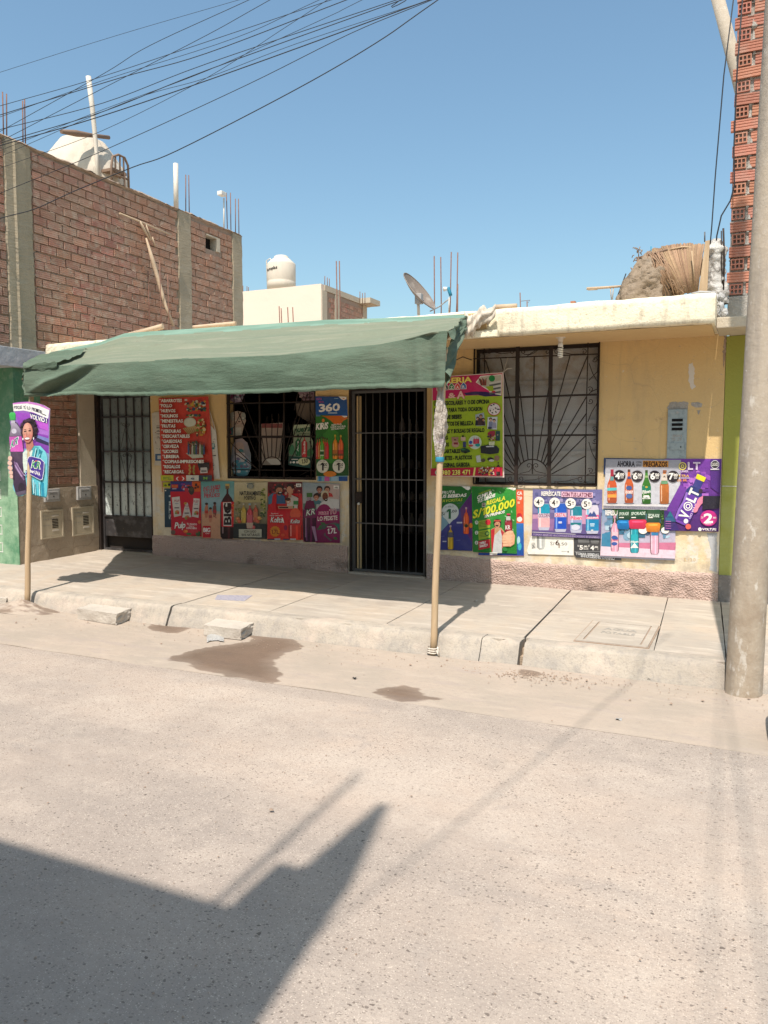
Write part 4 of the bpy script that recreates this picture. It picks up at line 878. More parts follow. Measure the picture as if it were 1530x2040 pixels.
# ------------------------------------------------------------------ things on the brick building's roof
tk = thing('covered_water_tank', (-5.8, 1.25, ZR), 'rounded roof water tank wrapped in off white cloth behind the top of the brick wall', 'water tank')
mb = MB()
def clothf(u, v):
    a = 2*math.pi*u; r = [(.66, 0), (.68, .3), (.67, .50), (.60, .68), (.44, .93), (.34, 1.08), (.1, 1.13), (0, 1.135)]
    k = v*7; i = min(int(k+1e-6), 6); t = k-i; q = r[i][0]*(1-t)+r[i+1][0]*t; z = r[i][1]*(1-t)+r[i+1][1]*t
    q *= 1+.028*(abs(math.sin(a*9+2*nz(z*2)))**.5*2-1.3)*min(1, max(0, (.95-v)*3))+.05*nz(math.cos(a)*3, math.sin(a)*3, z*1.5)
    return (-5.85+math.cos(a)*q, 1.2+math.sin(a)*q, ZR-.05+z*.95)
mb.grid(clothf, 90, 30); mb.build('cloth_cover', m_cloth, tk, merge=True)
MB().lathe([(.55, -.05), (.55, .6), (.3, .95), (0, .98)], (-5.85, 1.2, ZR), 20).build('tank', m_tank, tk)
a, b = onX(122, 262, -5.36), onX(217, 274, -5.36)
single(MB().tube([a, a.lerp(b, .3), a.lerp(b, .6), b], [.030, .048, .032, .030], 8), 'driftwood_log', m_chair, 'grey wooden log lying across the top of the cloth wrapped tank', 'log')
a, b, c = onX(176, 152, -5.25), onX(184, 215, -5.25), onX(193, 312, -5.25)
single(MB().tube([a, b, c, c-Vector((0, 0, .5))], [.038, .036, .03, .03], 8), 'antenna_pole', m_pipe, 'tall pale crooked pole standing in front of the cloth wrapped tank', 'pole')
ch = thing('wooden_chair', (-5.0, 1.85, ZR), 'old brown wooden chair standing on the brick building roof beside the wrapped tank', 'chair')
def cp(x, y): return onX(x, y, -5.0)
mb = MB(); mb.tube([cp(222, 372), cp(222, 330), cp(224, 312), cp(236, 308), cp(248, 314), cp(255, 330), cp(257, 385)], .018, 6); mb.build('back_frame', m_chair, ch)
for p, q_ in (((230, 352), (230, 313)), ((239, 356), (239, 311)), ((247, 358), (246, 314))): MB().tube([cp(*p), cp(*q_)], .014, 6).build('slat', m_chair, ch)
MB().tube([cp(222, 345), cp(256, 358)], .016, 6).build('rail', m_chair, ch)
pA, pB = cp(222, 368), cp(257, 382)
MB().box(-5.5, -5.0, pA.y+.04, pB.y-.04, 5.86, 5.90).build('seat', m_chair, ch)
for yy in (pA.y+.05, pB.y-.05): MB().tube([(-5.46, yy, 5.86), (-5.46, yy, ZR-.05)], .016, 6).build('leg', m_chair, ch); MB().tube([(-5.0, yy-.04, 5.9), (-5.0, yy-.04, ZR-.05)], .016, 6).build('leg', m_chair, ch)
a, b = onX(350, 326, XB-.05), onX(351, 420, XB-.05); b.z = ZR-.02
single(MB().tube([b, a], .04, 10), 'vent_pipe', m_pipe, 'thick pale plastic pipe standing upright on the brick wall above the middle column', 'pipe')
t = thing('lamp_on_pole', tuple(onX(446, 450, XB-.1)), 'small white floodlight on a thin pole at the far end of the brick wall', 'lamp')
a, b = onX(441, 384, XB-.1), onX(446, 452, XB-.1); b.z = ZR-.02
MB().tube([b, onX(446, 395, XB-.1)], .012, 6).build('pole', m_pipe, t); MB().box(a.x-.05, a.x+.05, a.y-.06, a.y+.08, a.z-.05, a.z+.02).build('lamp_head', m_white, t, bevel=.008)

# ================================================================== AWNING
aw = thing('awning', (-.8, -2.5, 0), 'dusty green shade net awning stretched from the roof edge to two wooden posts', 'awning')
def lerp_tab(t, tab):
    for i in range(len(tab)-1):
        if t <= tab[i+1][0]: k = (t-tab[i][0])/(tab[i+1][0]-tab[i][0]); return tab[i][1]*(1-k)+tab[i+1][1]*k
    return tab[-1][1]
YFR = -2.46
crease = [(52, 736), (100, 730), (155, 727), (250, 722), (340, 716), (450, 712), (560, 708), (700, 692), (760, 686), (815, 675), (860, 663), (885, 660)]
bott = [(52, 790), (100, 790), (160, 786), (250, 790), (340, 788), (450, 786), (560, 783), (700, 776), (780, 774), (868, 773), (885, 772)]
backl = [(52, 716), (100, 702), (150, 691), (200, 681), (248, 664), (300, 660), (380, 655), (520, 646), (650, 637), (760, 634), (930, 626)]
def aw_pt(u, v):
    # v 0 back edge .. .5 front crease .. 1 hem
    xf = 52+(893-52)*u; pf = onY(xf, lerp_tab(xf, crease), YFR)
    xb = 100+(930-100)*u; pb = onY(xb, lerp_tab(xb, backl), -.81)
    xh = 57+(888-57)*u; ph = onY(xh, lerp_tab(xh, bott), YFR-.03)
    if v <= .5:
        t = v*2; p = pb.lerp(pf, t); sag = -.055*math.sin(math.pi*t)*(1-.5*abs(2*u-1)); p.z += sag
        p.z += .018*nz(p.x*1.4, p.y*2.5, 2)*math.sin(math.pi*t)+.010*nz(p.x*.6+p.y*3, p.y*5, 8)*math.sin(math.pi*t)
        if t > .85: p.y += -.02*(t-.85)/.15
        p.z += .027*math.exp(-((p.y+1.55+.05*nz(p.x))/.10)**2)+.012*math.exp(-((p.y+1.15+.04*nz(p.x*2))/.02)**2)+.010*math.exp(-((p.y+1.95+.05*nz(p.x*1.5, 4))/.018)**2)
    else:
        t = (v-.5)*2; p = pf.lerp(ph, t)
        p.y += -.030*math.sin(math.pi*min(t*1.1, 1))*(.7+.6*nz(p.x*1.2, 3)) - .02; p.z += t**3*(.010*nz(p.x*7, 2)+.006*nz(p.x*23, 4))
        q_ = min(1, t*5); p.y += q_*(.022*nz(p.x*1.6+p.z*1.5, p.z*3, 5)+.009*nz(p.x*5, p.z*7))
        # diagonal fold at the left end
        d = (p.x+3.0)-(2.2+.42*(p.x+3.0)-p.z)*0; 
        f = p.z-(2.20+.30*(p.x+2.95)+.55*max(0, p.x+2.55)**2*.3)
        if p.x < -1.9: p.y += -.07*math.exp(-((f-.05)/.045)**2)*min(1, (p.x+3.05)*2.5)*max(0, min(1, (-1.95-p.x)*2.2)) + .05*math.exp(-((f+.03)/.04)**2)*max(0, min(1, (-1.95-p.x)*2.2))
        # vertical gathers at the right post
        g_ = max(0, 1-abs(p.x-1.46)/.30); p.y += .05*g_*math.sin(p.x*34+p.z*3)*(.3+.7*t)*.6+g_*g_*.03
        if t > .93: p.y += -.012
    return p
mb = MB(); mb.grid(aw_pt, 240, 90)
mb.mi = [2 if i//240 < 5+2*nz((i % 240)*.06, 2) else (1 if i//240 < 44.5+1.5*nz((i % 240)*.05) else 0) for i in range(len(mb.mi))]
fab = mb.build('net_fabric', [m_net, m_net_sunlit, m_net_teal], aw)
# hem fold
mb = MB()
mb.grid(lambda u, v: aw_pt(u, .995-.055*v)+Vector((0, -.012-.007*math.sin(v*math.pi)+.004*nz(u*50), -.004*(1-v))), 200, 4); mb.build('hem', m_net, aw)
# right flap tied back to the roof edge
Ar = aw_pt(1, .5); Hr = aw_pt(1, 1); Tb = onY(924, 664, -.86); Tt = aw_pt(1, 0)
def flap(u, v):
    top = Ar.lerp(Tt, u); low = Hr.lerp(Tb, u); low = low+Vector((0, 0, -.02*math.sin(math.pi*u)+.10*math.sin(math.pi*u)))
    p = top.lerp(low, v)
    p.x += (.07*math.sin(v*9+u*5)*(1-u)*.6+.03*nz(u*6, v*9)+.05*math.sin(math.pi*v)*math.sin(math.pi*u)); p.z += .02*nz(u*8, v*5, 2)
    return p
mb = MB(); mb.grid(flap, 60, 40); mb.build('side_flap', m_net, aw)
# left bunched end
def bun(u, v):
    a = aw_pt(0, .5+.5*v*.9); c = Vector((0, 0, 0))
    b = Vector((-4.45, -1.0, 2.93)).lerp(Vector((-3.16, -2.36, 2.28)), v); q = a.lerp(b, u*.35)
    q.x += -.05*math.sin(u*9+v*4)*(.4+u)+.03*nz(u*6, v*6); q.z += .03*math.sin(u*7+v*3)*(1-v)
    return q
mb = MB(); mb.grid(bun, 30, 40); mb.build('side_flap', m_net, aw)
mb = MB()
def foldf(u, v):
    p = aw_pt(.115*u*(1-.3*v), .20+.40*v); return p+Vector((-.03-.05*(1-u)*math.sin(v*6), -.05*math.sin(math.pi*v), .020+.035*abs(math.sin(v*7.5+u*3))*(1-u*.6)+.015*nz(u*6, v*8)))
mb.grid(foldf, 24, 44); mb.build('folded_edge', m_net, aw)
# poles
def pole(p0, p1, r0, r1, name='post', mat=m_wood, seed=1, n=14):
    pts = []; rs = []
    for i in range(n+1):
        t = i/n; p = Vector(p0).lerp(Vector(p1), t); k = .006
        pts.append(p+Vector((k*nz(t*6, seed), k*nz(t*6, seed, 5), 0))); rs.append((r0+(r1-r0)*t)*(1+.10*nz(t*14, seed, 9)))
    return MB().tube(pts, rs, 10).build(name, mat, aw)
P1b = Vector((1.578, -2.60, -.02)); pole(P1b, (1.590, -2.42, 2.48), .028, .024, seed=1)
P2b = Vector((-2.925, -2.66, .0)); pole(P2b, (-3.02, -2.42, 2.42), .029, .024, seed=4)
pole((-3.08, -2.38, 2.40), (1.60, -2.38, 2.46), .028, .026, 'front_beam', seed=7, n=24)
pole((1.44, -2.40, 2.42), (1.12, -.82, 2.90), .028, .026, 'rafter', seed=8); pole((-.8, -2.40, 2.42), (-.8, -.74, 2.90), .026, .024, 'rafter', seed=9); pole((-3.12, -2.42, 2.40), (-4.4, -.75, 2.84), .028, .026, 'rafter', seed=10)
pole(onY(255, 668, -.62), onY(325, 650, -.5), .03, .035, 'roof_batten', m_wood_l, 11); pole(onY(385, 652, -.6), onY(470, 644, -.5), .022, .024, 'roof_batten', m_wood_l, 12)
# plastic wrapped round the right post
def wrapf(u, v):
    z = 1.60+.56*v; c = P1b.lerp(Vector((1.590, -2.42, 2.48)), z/2.5); a = 2*math.pi*u
    r = .034*(1+.6*nz(math.cos(a)*2, math.sin(a)*2, z*8)+.25*nz(math.cos(a)*5, math.sin(a)*5, z*22))*(.75+.6*math.sin(math.pi*min(1, v*1.1))); return (c.x-.008+math.cos(a)*r, c.y+math.sin(a)*r, z)
MB().grid(wrapf, 28, 46, sm=False).build('plastic_wrap', m_foil, aw)
MB().lathe([(.033, 0), (.036, .008), (.034, .034), (.032, .04)], (P1b.x+.007, -2.488, 1.56), 14, jit=.1).build('blue_tape', m_blue, aw)
mb = MB()
for k in range(3): mb.lathe([(.044, 0), (.050, .006), (.044, .012)], (1.579, -2.60, .02+.018*k), 12, jit=.2)
mb.tube([(1.62, -2.63, .05), (1.65, -2.65, .01), (1.64, -2.66, .09)], .006, 5); mb.build('rope_binding', m_pipe, aw)
# timber under the roof edge and the bunched cloth at the corner
a, b = onY(922, 669, -.85), onY(993, 662, -.85)
single(MB().box(a.x, b.x, -.88, -.815, a.z-.03, a.z+.035), 'timber_beam', m_fascia, 'short cream timber under the roof edge where the awning is tied', 'timber', bevel=.006)
mb = MB()
def bunch(u, v):
    p = onY(925+62*u, 640-26*u*u+6*math.sin(u*9), -.89); a = 2*math.pi*v; r = .085*(1-.55*u)*(1+.45*nz(u*9, math.cos(a), math.sin(a))+.25*math.sin(a*5+u*8))
    return p+Vector((-.4*r*math.cos(a), r*math.cos(a), r*1.25*math.sin(a)-.03*(1-u)))
mb.grid(bunch, 46, 30); single(mb, 'bunched_cloth', m_cloth, 'bunched pale torn cloth knotted at the right end of the green awning', 'cloth')
a, b = onY(985, 613, -.72), onY(1030, 609, -.7)
single(MB().tube([a, (a+b)/2, b], [.03, .026, .022], 8), 'roof_stick', m_wood_l, 'short round stick lying on the roof edge right of the awning cloth', 'stick')

# ================================================================== RIGHT SIDE
nb = thing('lime_building', (4.8, 1, .17), 'lime green neighbour house with an unfinished hollow brick upper storey, partly behind the street pole', 'building')
MB().box(3.602, 7.5, 0.003, .16, .42, 2.76).build('wall', m_olive, nb); MB().box(3.602, 7.5, -.012, .16, .05, .42).build('base', m_greybase, nb)
MB().box(3.728, 3.735, -.006, .002, .43, 1.66)
MB().box(3.602, 3.74, -.001, .001, 1.30, 1.305).build('painted_line', m_white, nb)
MB().box(3.532, 7.5, -.56, -.003, 2.762, 2.86).build('floor_slab', m_conc_l, nb, bevel=.01)
MB().box(3.605, 7.5, .0, 5, 2.861, 3.0).build('floor_slab', m_conc_l, nb)
mb = MB(); mb.box(3.602, 3.86, -.03, .2, 2.865, 3.13); mb.build('beam_end', m_mortar_g, nb, bevel=.012)
# tower of alternating stretchers and hollow header ends
TX0, TX1 = 3.595, 3.86; mb = MB(); mb.box(TX0+.012, TX1+.6, .012, .45, 3.13, 7.2)
tw = mb.build('tower_wall', m_mortar_g, nb)
def stretcher():
    prof = []; H, L = .095, .235; vs = []; pts = [(0, .05), (0, 0), (.018, 0), (.024, .006), (.030, 0), (.044, 0), (.050, .006), (.056, 0), (.070, 0), (.076, .006), (.082, 0), (H, 0), (H, .05)]
    k = len(pts)
    for x in (0, L):
        for z, y in pts: vs.append((x, y, z))
    fs = [(i+1, i, k+i, k+i+1) for i in range(k-1)]+[(0, k-1, 2*k-1, k), tuple(range(k)), tuple(range(2*k-1, k-1, -1))]
    me = bpy.data.meshes.new('brick'); me.from_pydata(vs, [], fs); me.materials.append(m_brick2); return me
def header():
    W, H = .115, .098; mb = MB(); cols_, rows_ = 3, 2; t = .011; vs = []
    cw = (W-t*4)/3; chh = (H-t*3)/2; d = .09
    for i in range(4): mb.box(i*(cw+t), i*(cw+t)+t, 0, d, 0, H)
    for i in range(3):
        for j in range(3): mb.box(i*(cw+t)+t, (i+1)*(cw+t), 0, d, j*(chh+t), j*(chh+t)+t)
    mb.add([(0, d, 0), (W, d, 0), (W, d, H), (0, d, H)], [(0, 1, 2, 3)], 1)
    me = bpy.data.meshes.new('hollow_brick'); me.from_pydata(mb.v, [], mb.f); me.materials.append(m_brick2); me.materials.append(m_hole)
    for p, mi in zip(me.polygons, mb.mi): p.material_index = mi
    return me
ST, HD = stretcher(), header(); rg = random.Random(12)
z = 3.15; k = 0
while z < 7.1:
    jx = rg.uniform(-.012, .012); jy = rg.uniform(-.012, .004)
    if k % 2 == 0:
        share('hollow_brick', HD, tw, (TX0+.02+jx, -.008+jy, z), (0, rg.uniform(-.02, .02), rg.uniform(-.04, .04)))
        share('brick', ST, tw, (TX0+.165+jx, -.002+jy, z+.004), (0, rg.uniform(-.03, .03), 0), (.5, 1, 1))
        share('brick', ST, tw, (TX0+.30+jx, -.002+jy, z+.004), (0, rg.uniform(-.03, .03), 0))
    else:
        share('brick', ST, tw, (TX0-.004+jx, -.012+jy, z), (0, rg.uniform(-.03, .03), rg.uniform(-.04, .04)), (1.05, 1, 1))
        share('brick', ST, tw, (TX0+.26+jx, -.006+jy, z), (0, rg.uniform(-.03, .03), 0))
    z += .1175; k += 1
mb = MB()
for i in range(240):
    x = rg.uniform(TX0+.0, TX1+.1); zz = 3.13+.1175*rg.randrange(0, 34)-.008; d = rg.uniform(.01, .03); l_ = rg.uniform(.02, .07); h = rg.uniform(.006, .02)
    if rg.random() < .35: x = TX0+rg.uniform(.135, .165); h = rg.uniform(.04, .10); l_ = .02; zz += .02
    mb.hexa([(x, .012, zz-h*.4), (x, .012-d, zz), (x+l_, .012-d, zz-.002), (x+l_, .012, zz-h*.4), (x, .012, zz+h), (x+.004, .012-d*.6, zz+h*.8), (x+l_*.8, .012-d*.5, zz+h*.7), (x+l_, .012, zz+h)])
mb.build('mortar_squeeze', m_mortar_g, tw, kind='stuff')
# ---- street pole
sp = thing('street_pole', (3.864, -2.65, 0), 'thick tapering concrete street pole at the right edge with scratched numbers on it', 'utility pole')
def pf(u, v):
    z = -.05+8.6*v; a = 2*math.pi*u; r = .118-.0062*z; cx = 3.866+.016*z; return (cx+math.cos(a)*r, -2.65+math.sin(a)*r, z+.0)
mb = MB(); mb.grid(pf, 40, 60); mb.build('shaft', m_pole, sp)
def polept(x, y, d=.0015):
    # point on the pole's surface under a pixel
    lo = atD(x, y, 5.9)
    for i in range(60):
        D = 5.2+i*.012; p = atD(x, y, D); cx = 3.866+.016*p.z; r = .118-.0062*p.z+d
        if math.hypot(p.x-cx, p.y+2.65) < r: return p
    return None
mb = MB()
for tx, x0, y0, x1, h in (('J.PATH', 1472, 985, 1505, 9), ('45 20', 1470, 1032, 1512, 13)):
    gl, W = layout(tx, 0)
    for ox, vs, fs in gl:
        pts = [polept(x0+(x1-x0)*(ox+a)/W, y0+4*(ox+a)/W-h*b/CAPH) for a, b in vs]
        if all(pts): mb.add(pts, fs)
mb.build('scratched_writing', m_mortar, sp)
mb = MB(); rg = random.Random(4)
for i in range(26):
    x = rg.choice((1500, 1484, 1500))+rg.uniform(-12, 14); y = rg.uniform(560, 960); pts = [polept(x+dx+rg.uniform(-1, 1), y+dy) for dx, dy in ((0, 0), (3, 1), (2, 8+rg.random()*8), (-1, 6))]
    if all(pts): mb.add(pts, [(0, 1, 2, 3)])
mb.build('paint_flecks', m_white, sp)
# ---- tilted far pole behind the tower
single(MB().tube([onY(1415, -60, 3.6), onY(1470, 150, 3.6), onY(1515, 330, 3.6)], [.080, .088, .095], 16), 'leaning_concrete_pole', m_pole, 'pale concrete pole leaning behind the top of the hollow brick tower', 'pole')
# tyre at the right edge
ty = thing('parked_wheel', (4.02, -3.9, 0), 'black rubber tyre just entering at the right border of the road', 'wheel')
pc = onZ(1560, 1480, 0)
mb = MB(); n = 28
def tor(u, v):
    a = 2*math.pi*u; b = 2*math.pi*v; Rr = .235+.05*math.cos(b); return (pc.x+.05*math.sin(b), pc.y+Rr*math.cos(a), .29+Rr*math.sin(a))
mb.grid(tor, 40, 12); mb.build('tyre', m_rubber, ty, merge=True)
mb = MB(); mb.tube([(pc.x-.04, pc.y, .29), (pc.x+.04, pc.y, .29)], .04, 12)
for i in range(10): a = 2*math.pi*i/10; mb.tube([(pc.x, pc.y, .29), (pc.x, pc.y+.2*math.cos(a), .29+.2*math.sin(a))], .004, 4)
mb.build('rim', m_grey, ty)
# ---- wall mounted utility box on the shop wall
um = thing('intercom_box', tuple(onY(1348, 910, 0)), 'tall narrow grey blue metal box with three dark slots on the ochre wall', 'meter box')
a, b = onY(1331, 816, 0), onY(1367, 914, 0); x0, x1, z0, z1 = a.x, b.x, b.z, a.z
MB().box(x0, x1, -.022, -.001, z0, z1).build('plate', m_meter, um, bevel=.004)
W, H = x1-x0, z1-z0
for k in range(3): zz = z1-H*(.19+.09*k); MB().box(x0+W*.22, x1-W*.22, -.0255, -.0215, zz-H*.055, zz).build('slot', m_dark, um)
MB().box(x0+W*.15, x1-W*.12, -.028, -.0215, z0+H*.18, z0+H*.32).build('door', m_meter, um, bevel=.003)
MB().box(x0+W*.70, x0+W*.74, -.031, -.0275, z0+H*.22, z0+H*.26).build('latch', m_dark, um)
MB().tube([(x0+W*.5, -.03, z1-H*.06), (x0+W*.5, -.02, z1-H*.06)], .012, 12).build('screw', m_grey, um)
mb = MB()
for tx, zf in (('1881', .44), ('15 29', .37)):
    gl, Wd = layout(tx, 0)
    for ox, vs, fs in gl: mb.add([(x0+W*.25+W*.5*(ox+p)/Wd, -.0228, z0+H*zf+.024*q_/CAPH) for p, q_ in vs], fs)
mb.build('stamped_number', m_mortar_g, um)
# bare render patches and scratched words on the wall
def blotch(pts, name, mat, parent, Y=-.002, seed=1, n=70):
    P = [onY(x, y, Y) for x, y in pts]; out = []
    for i in range(len(P)):
        a, b = P[i], P[(i+1) % len(P)]
        m_ = max(2, int((b-a).length/.008))
        for j in range(m_): q = a.lerp(b, j/m_); out.append(Vector((q.x+.010*nz(q.x*40, q.z*40, seed), Y, q.z+.010*nz(q.x*40, q.z*40, seed+7))))
    mb = MB(); mb.prism(out, (0, .0015, 0)); return mb.build(name, mat, parent)
blotch([(1331, 818), (1329, 812), (1334, 806), (1334, 802), (1346, 800), (1350, 801), (1361, 799), (1372, 803), (1370, 809), (1371, 816), (1365, 820)], 'bare_plaster', m_mortar_g, house)
blotch([(1377, 803), (1388, 800), (1398, 803), (1399, 810), (1386, 812), (1378, 809)], 'bare_plaster', m_mortar_g, house, seed=3)
blotch([(1372, 725), (1380, 722), (1384, 735), (1382, 760), (1385, 772), (1378, 776), (1372, 760)], 'bare_plaster', m_pipe, house, seed=5)
blotch([(1387, 818), (1396, 817), (1392, 825)], 'bare_plaster', m_mortar_g, house, seed=6)
blotch([(1443, 668), (1447, 668), (1446, 700), (1441, 735), (1440, 705)], 'corner_crack', m_mortar, house, seed=7)
blotch([(1408, 1062), (1428, 1061), (1428, 1140), (1414, 1136), (1417, 1100)], 'bare_plaster', m_slabg, house, seed=8)
mb = MB()
for tx, x0_, y0_, x1_, h in (('—>AION', 1203, 838, 1245, 8), ('S.R.', 1306, 842, 1328, 8), ('S.N.V.', 1304, 836, 1330, 6), ('S./20', 1362, 1118, 1386, 6)):
    gl, W_ = layout(tx, 0)
    for ox, vs, fs in gl: mb.add([onY(x0_+(x1_-x0_)*(ox+p)/W_, y0_-h*q_/CAPH, -.0025) for p, q_ in vs], fs)
mb.build('scratched_writing', m_soffit, house)
# spiral bulb under the soffit
lb = thing('spiral_bulb', tuple(onZ(1117, 672, 2.775)), 'unlit spiral energy saving bulb hanging from the soffit in front of the right window', 'light bulb')
c = onZ(1117, 671, 2.775)
MB().lathe([(.055, 0), (.05, -.01), (.03, -.014), (.022, -.05), (.02, -.055), (0, -.055)], tuple(c), 16).build('socket', m_pipe, lb)
MB().lathe([(.0, -.055), (.023, -.055), (.026, -.075), (.024, -.10), (.0, -.10)], tuple(c), 16).build('base', m_white, lb)
MB().tube([c+Vector((.022*math.cos(t), .022*math.sin(t), -.105-.0034*t)) for t in [i*.4 for i in range(70)]], .0072, 6).build('spiral_tube', m_bulb, lb)
# ---- rooftop things at the right
def onr(x, y, Y=-.1): return onY(x, y, Y)
c0 = onr(1290, 600); mb = MB()
def mud(u, v):
    a = 2*math.pi*u; p = onr(1238+94*.5, 600, -.15); h = .53; r = .245*(1-v**2.4)**.5*(1+.30*nz(math.cos(a)*1.5, math.sin(a)*1.5, v*2)+.16*nz(math.cos(a)*4, math.sin(a)*4, v*5)+.07*nz(math.cos(a)*10, math.sin(a)*10, v*14)-.10*max(0, 1-abs(nz(math.cos(a)*2+4, math.sin(a)*2, v*3))*14))
    return (p.x+math.cos(a)*r*1.02+.05*v, p.y+math.sin(a)*r*.9, 3.05+h*v*(1+.1*nz(math.cos(a)*2, math.sin(a)*2, 5)))
mb.grid(mud, 60, 36); single(mb, 'mud_mound', m_adobe, 'cracked lump of dried mud on the roof beside the reed mat', 'mud mound', merge=True)
mt = thing('reed_mat', tuple(onr(1360, 598, .1)), 'curled dry reed mat standing on the roof between the mud lump and the sack', 'reed mat')
rg = random.Random(8); N_ = 64
topc = [(1262, 525), (1272, 512), (1300, 497), (1330, 490), (1365, 486), (1402, 487)]; 
for i in range(N_):
    t = i/(N_-1); tx = 1290+112*t; ty_ = lerp_tab(tx, topc)+rg.uniform(-2, 2); bx = 1352+36*t+rg.uniform(-1, 1); by = 590-8*math.sin(t*3)+rg.uniform(-3, 3)
    a, b = onr(tx, ty_, .02+.10*math.sin(t*3.1)), onr(bx, by, -.18+.12*t); mb = MB(); mid = a.lerp(b, .5)+Vector((.01*nz(i), -.07, .0))
    mb.tube([a, a.lerp(mid, .5)+Vector((0, -.02, 0)), mid, b], .0085, 5); mb.build('reed', m_reed, mt)
mb = MB()
for i in range(90):
    t = rg.random(); x = 1262+t*100; y = 520+t*75+rg.uniform(-14, 12)-20*(1-t)
    a = onr(x, y, -.2); d = Vector((rg.uniform(-.07, .07), rg.uniform(-.05, .05), rg.uniform(-.06, .05))); mb.tube([a, a+d*.6+Vector((0, 0, .01)), a+d], .0045, 4)
mb.build('frayed_edge', m_reed, mt, kind='stuff')
mb = MB(); mb.grid(lambda u, v: onr(1296+104*u, lerp_tab(1296+104*u, topc)+7+(72-7)*v if 1 else 0, .14-.1*v)*1.0 if v < .5 else onr((1296+104*u)*(1-(v-.5)*1.2)+1370*(v-.5)*1.2, lerp_tab(1296+104*u, topc)+7+(88)*v, .10), 20, 14); mb.build('mat_backing', m_reed, mt)
mb = MB(); mb.tube([onr(1322, 500, .05), onr(1360, 492, .05), onr(1400, 495, .05)], .008, 5); mb.tube([onr(1378, 500, -.1), onr(1384, 560, -.15)], .006, 5); mb.build('binding_reed', m_wood, mt)
a = [onr(x, y, -.22) for x, y in ((1405, 480), (1414, 478), (1409, 582), (1391, 583))]
single(MB().prism(a, (0, .03, 0)), 'roof_board', m_wood, 'weathered board standing on end between the reed mat and the white sack', 'board', bevel=.003)
mb = MB()
def sack(u, v):
    a = 2*math.pi*u; p = onr(1431, 592, -.05); r = (.085+.014*math.sin(v*9)+.012*nz(v*14))*(1 if v < .85 else 1-(v-.85)*4); r *= 1+.28*nz(math.cos(a)*3, math.sin(a)*3, v*9)+.16*nz(math.cos(a)*8, math.sin(a)*8, v*24)
    return (p.x+math.cos(a)*r-.045*v+.05*max(0, v-.8), p.y+math.sin(a)*r, 3.06+.62*v)
mb.grid(sack, 34, 50); single(mb, 'white_sack', m_sack, 'tall crumpled white plastic sack leaning against the hollow brick tower', 'sack', merge=True)
for lab, pts, r_, mt_ in (('dark bent metal bar beside the white sack on the roof', [(1441, 455), (1443, 520), (1440, 600)], .010, m_iron), ('thin dark rod standing behind the white sack on the roof', [(1437, 460), (1439, 590)], .006, m_iron), ('short upright dark rod above the standing board on the roof', [(1404, 462), (1404, 482)], .007, m_iron_g),
                      ('small dark bolt sticking up behind the mud lump', [(1297, 491), (1297, 515)], .006, m_blue)):
    single(MB().tube([onr(x, y, -.12) for x, y in pts], r_, 6), 'metal_rod', mt_, lab, 'rod')
single(MB().tube([onr(x, y, -.3) for x, y in ((1378, 586), (1395, 582), (1415, 583), (1430, 586), (1412, 589), (1390, 590))], .014, 8), 'hose_coil', m_grey, 'grey hose coiled on the roof edge below the white sack', 'hose')
mb = MB()
for i in range(9):
    x = 1421+rg.uniform(0, 22); y = 590+rg.uniform(0, 40)
    p = onr(x, y, -.35); r = rg.uniform(.02, .04)
    def bl(u, v, p=p, r=r, i=i): a = 2*math.pi*u; b = math.pi*v; q = r*(1+.5*nz(math.cos(a)*2+i, math.sin(a)*2, v*3)); return p+Vector((q*math.cos(a)*math.sin(b), q*math.sin(a)*math.sin(b), 1.3*q*math.cos(b)))
    mb.grid(bl, 10, 7, mi=i % 2)
mb.tube([onr(x, y, -.4) for x, y in ((1424, 592), (1436, 610), (1430, 625), (1444, 640))], .005, 5); o = single(mb, 'plastic_rubbish', [m_scrap, m_grey], 'tangle of torn plastic and wire hanging at the right end of the roof edge', 'rubbish')
single(MB().tube([onr(1169, 575, .2), onr(1200, 573, .2), onr(1240, 570, .2)], [.016, .014, .012], 7), 'cane_pole', m_wood_l, 'thin cane sticking out level to the left of the mud lump on the roof', 'cane')
single(MB().tube([onr(1172, 577, .2), onr(1190, 576, .2)], .01, 6).tube([onr(1216, 572, .2), onr(1218, 597, .2)], .005, 5).tube([onr(1222, 572, .2), onr(1220, 597, .2)], .005, 5), 'cane_support', m_wood_l, 'short thin support sticks under the level cane', 'stick')
single(MB().tube([onr(1247, 545, -.1), onr(1228, 596, -.1)], .006, 5), 'thin_rod', m_cable, 'thin dark rod leaning against the left of the mud lump', 'rod')
mb = MB()
for i in range(16):
    x = 1243+rg.uniform(0, 60); y = 552-(x-1243)*.72+rg.uniform(0, 14); a = onr(x, y, -.12); mb.tube([a, a+Vector((rg.uniform(-.05, .05), 0, rg.uniform(-.06, .05)))], .006, 4)
single(mb, 'straw_bits', m_reed, 'broken straw and twigs poking out of the top of the mud lump', 'straw', kind='stuff')
mb = MB()
for i in range(34):      # slumped torn reeds hanging between mud and mat
    t = rg.random(); x = 1285+rg.uniform(0, 34); y = 500+rg.uniform(0, 12)
    a = onr(x, y, -.2); b = onr(x+rg.uniform(10, 52), 545+rg.uniform(0, 46), -.30); mb.tube([a, a.lerp(b, .5)+Vector((0, -.05, .03)), b], .006, 4)
single(mb, 'torn_reeds', m_reed, 'torn brown reeds slumping down between the mud lump and the mat', 'reeds', kind='stuff')
for lab, (xa, ya, xb, yb), r_ in (('split brown lath lying across the top of the mud lump', (1268, 515, 1330, 497), .012), ('dark stick poking up steeply at the left of the mud lump top', (1268, 540, 1272, 512), .012), ('brown stub standing on top of the mud lump', (1290, 528, 1292, 503), .018)):
    single(MB().tube([onr(xa, ya, -.2), onr(xb, yb, -.2)], r_, 6), 'wood_lath', m_chair, lab, 'stick')
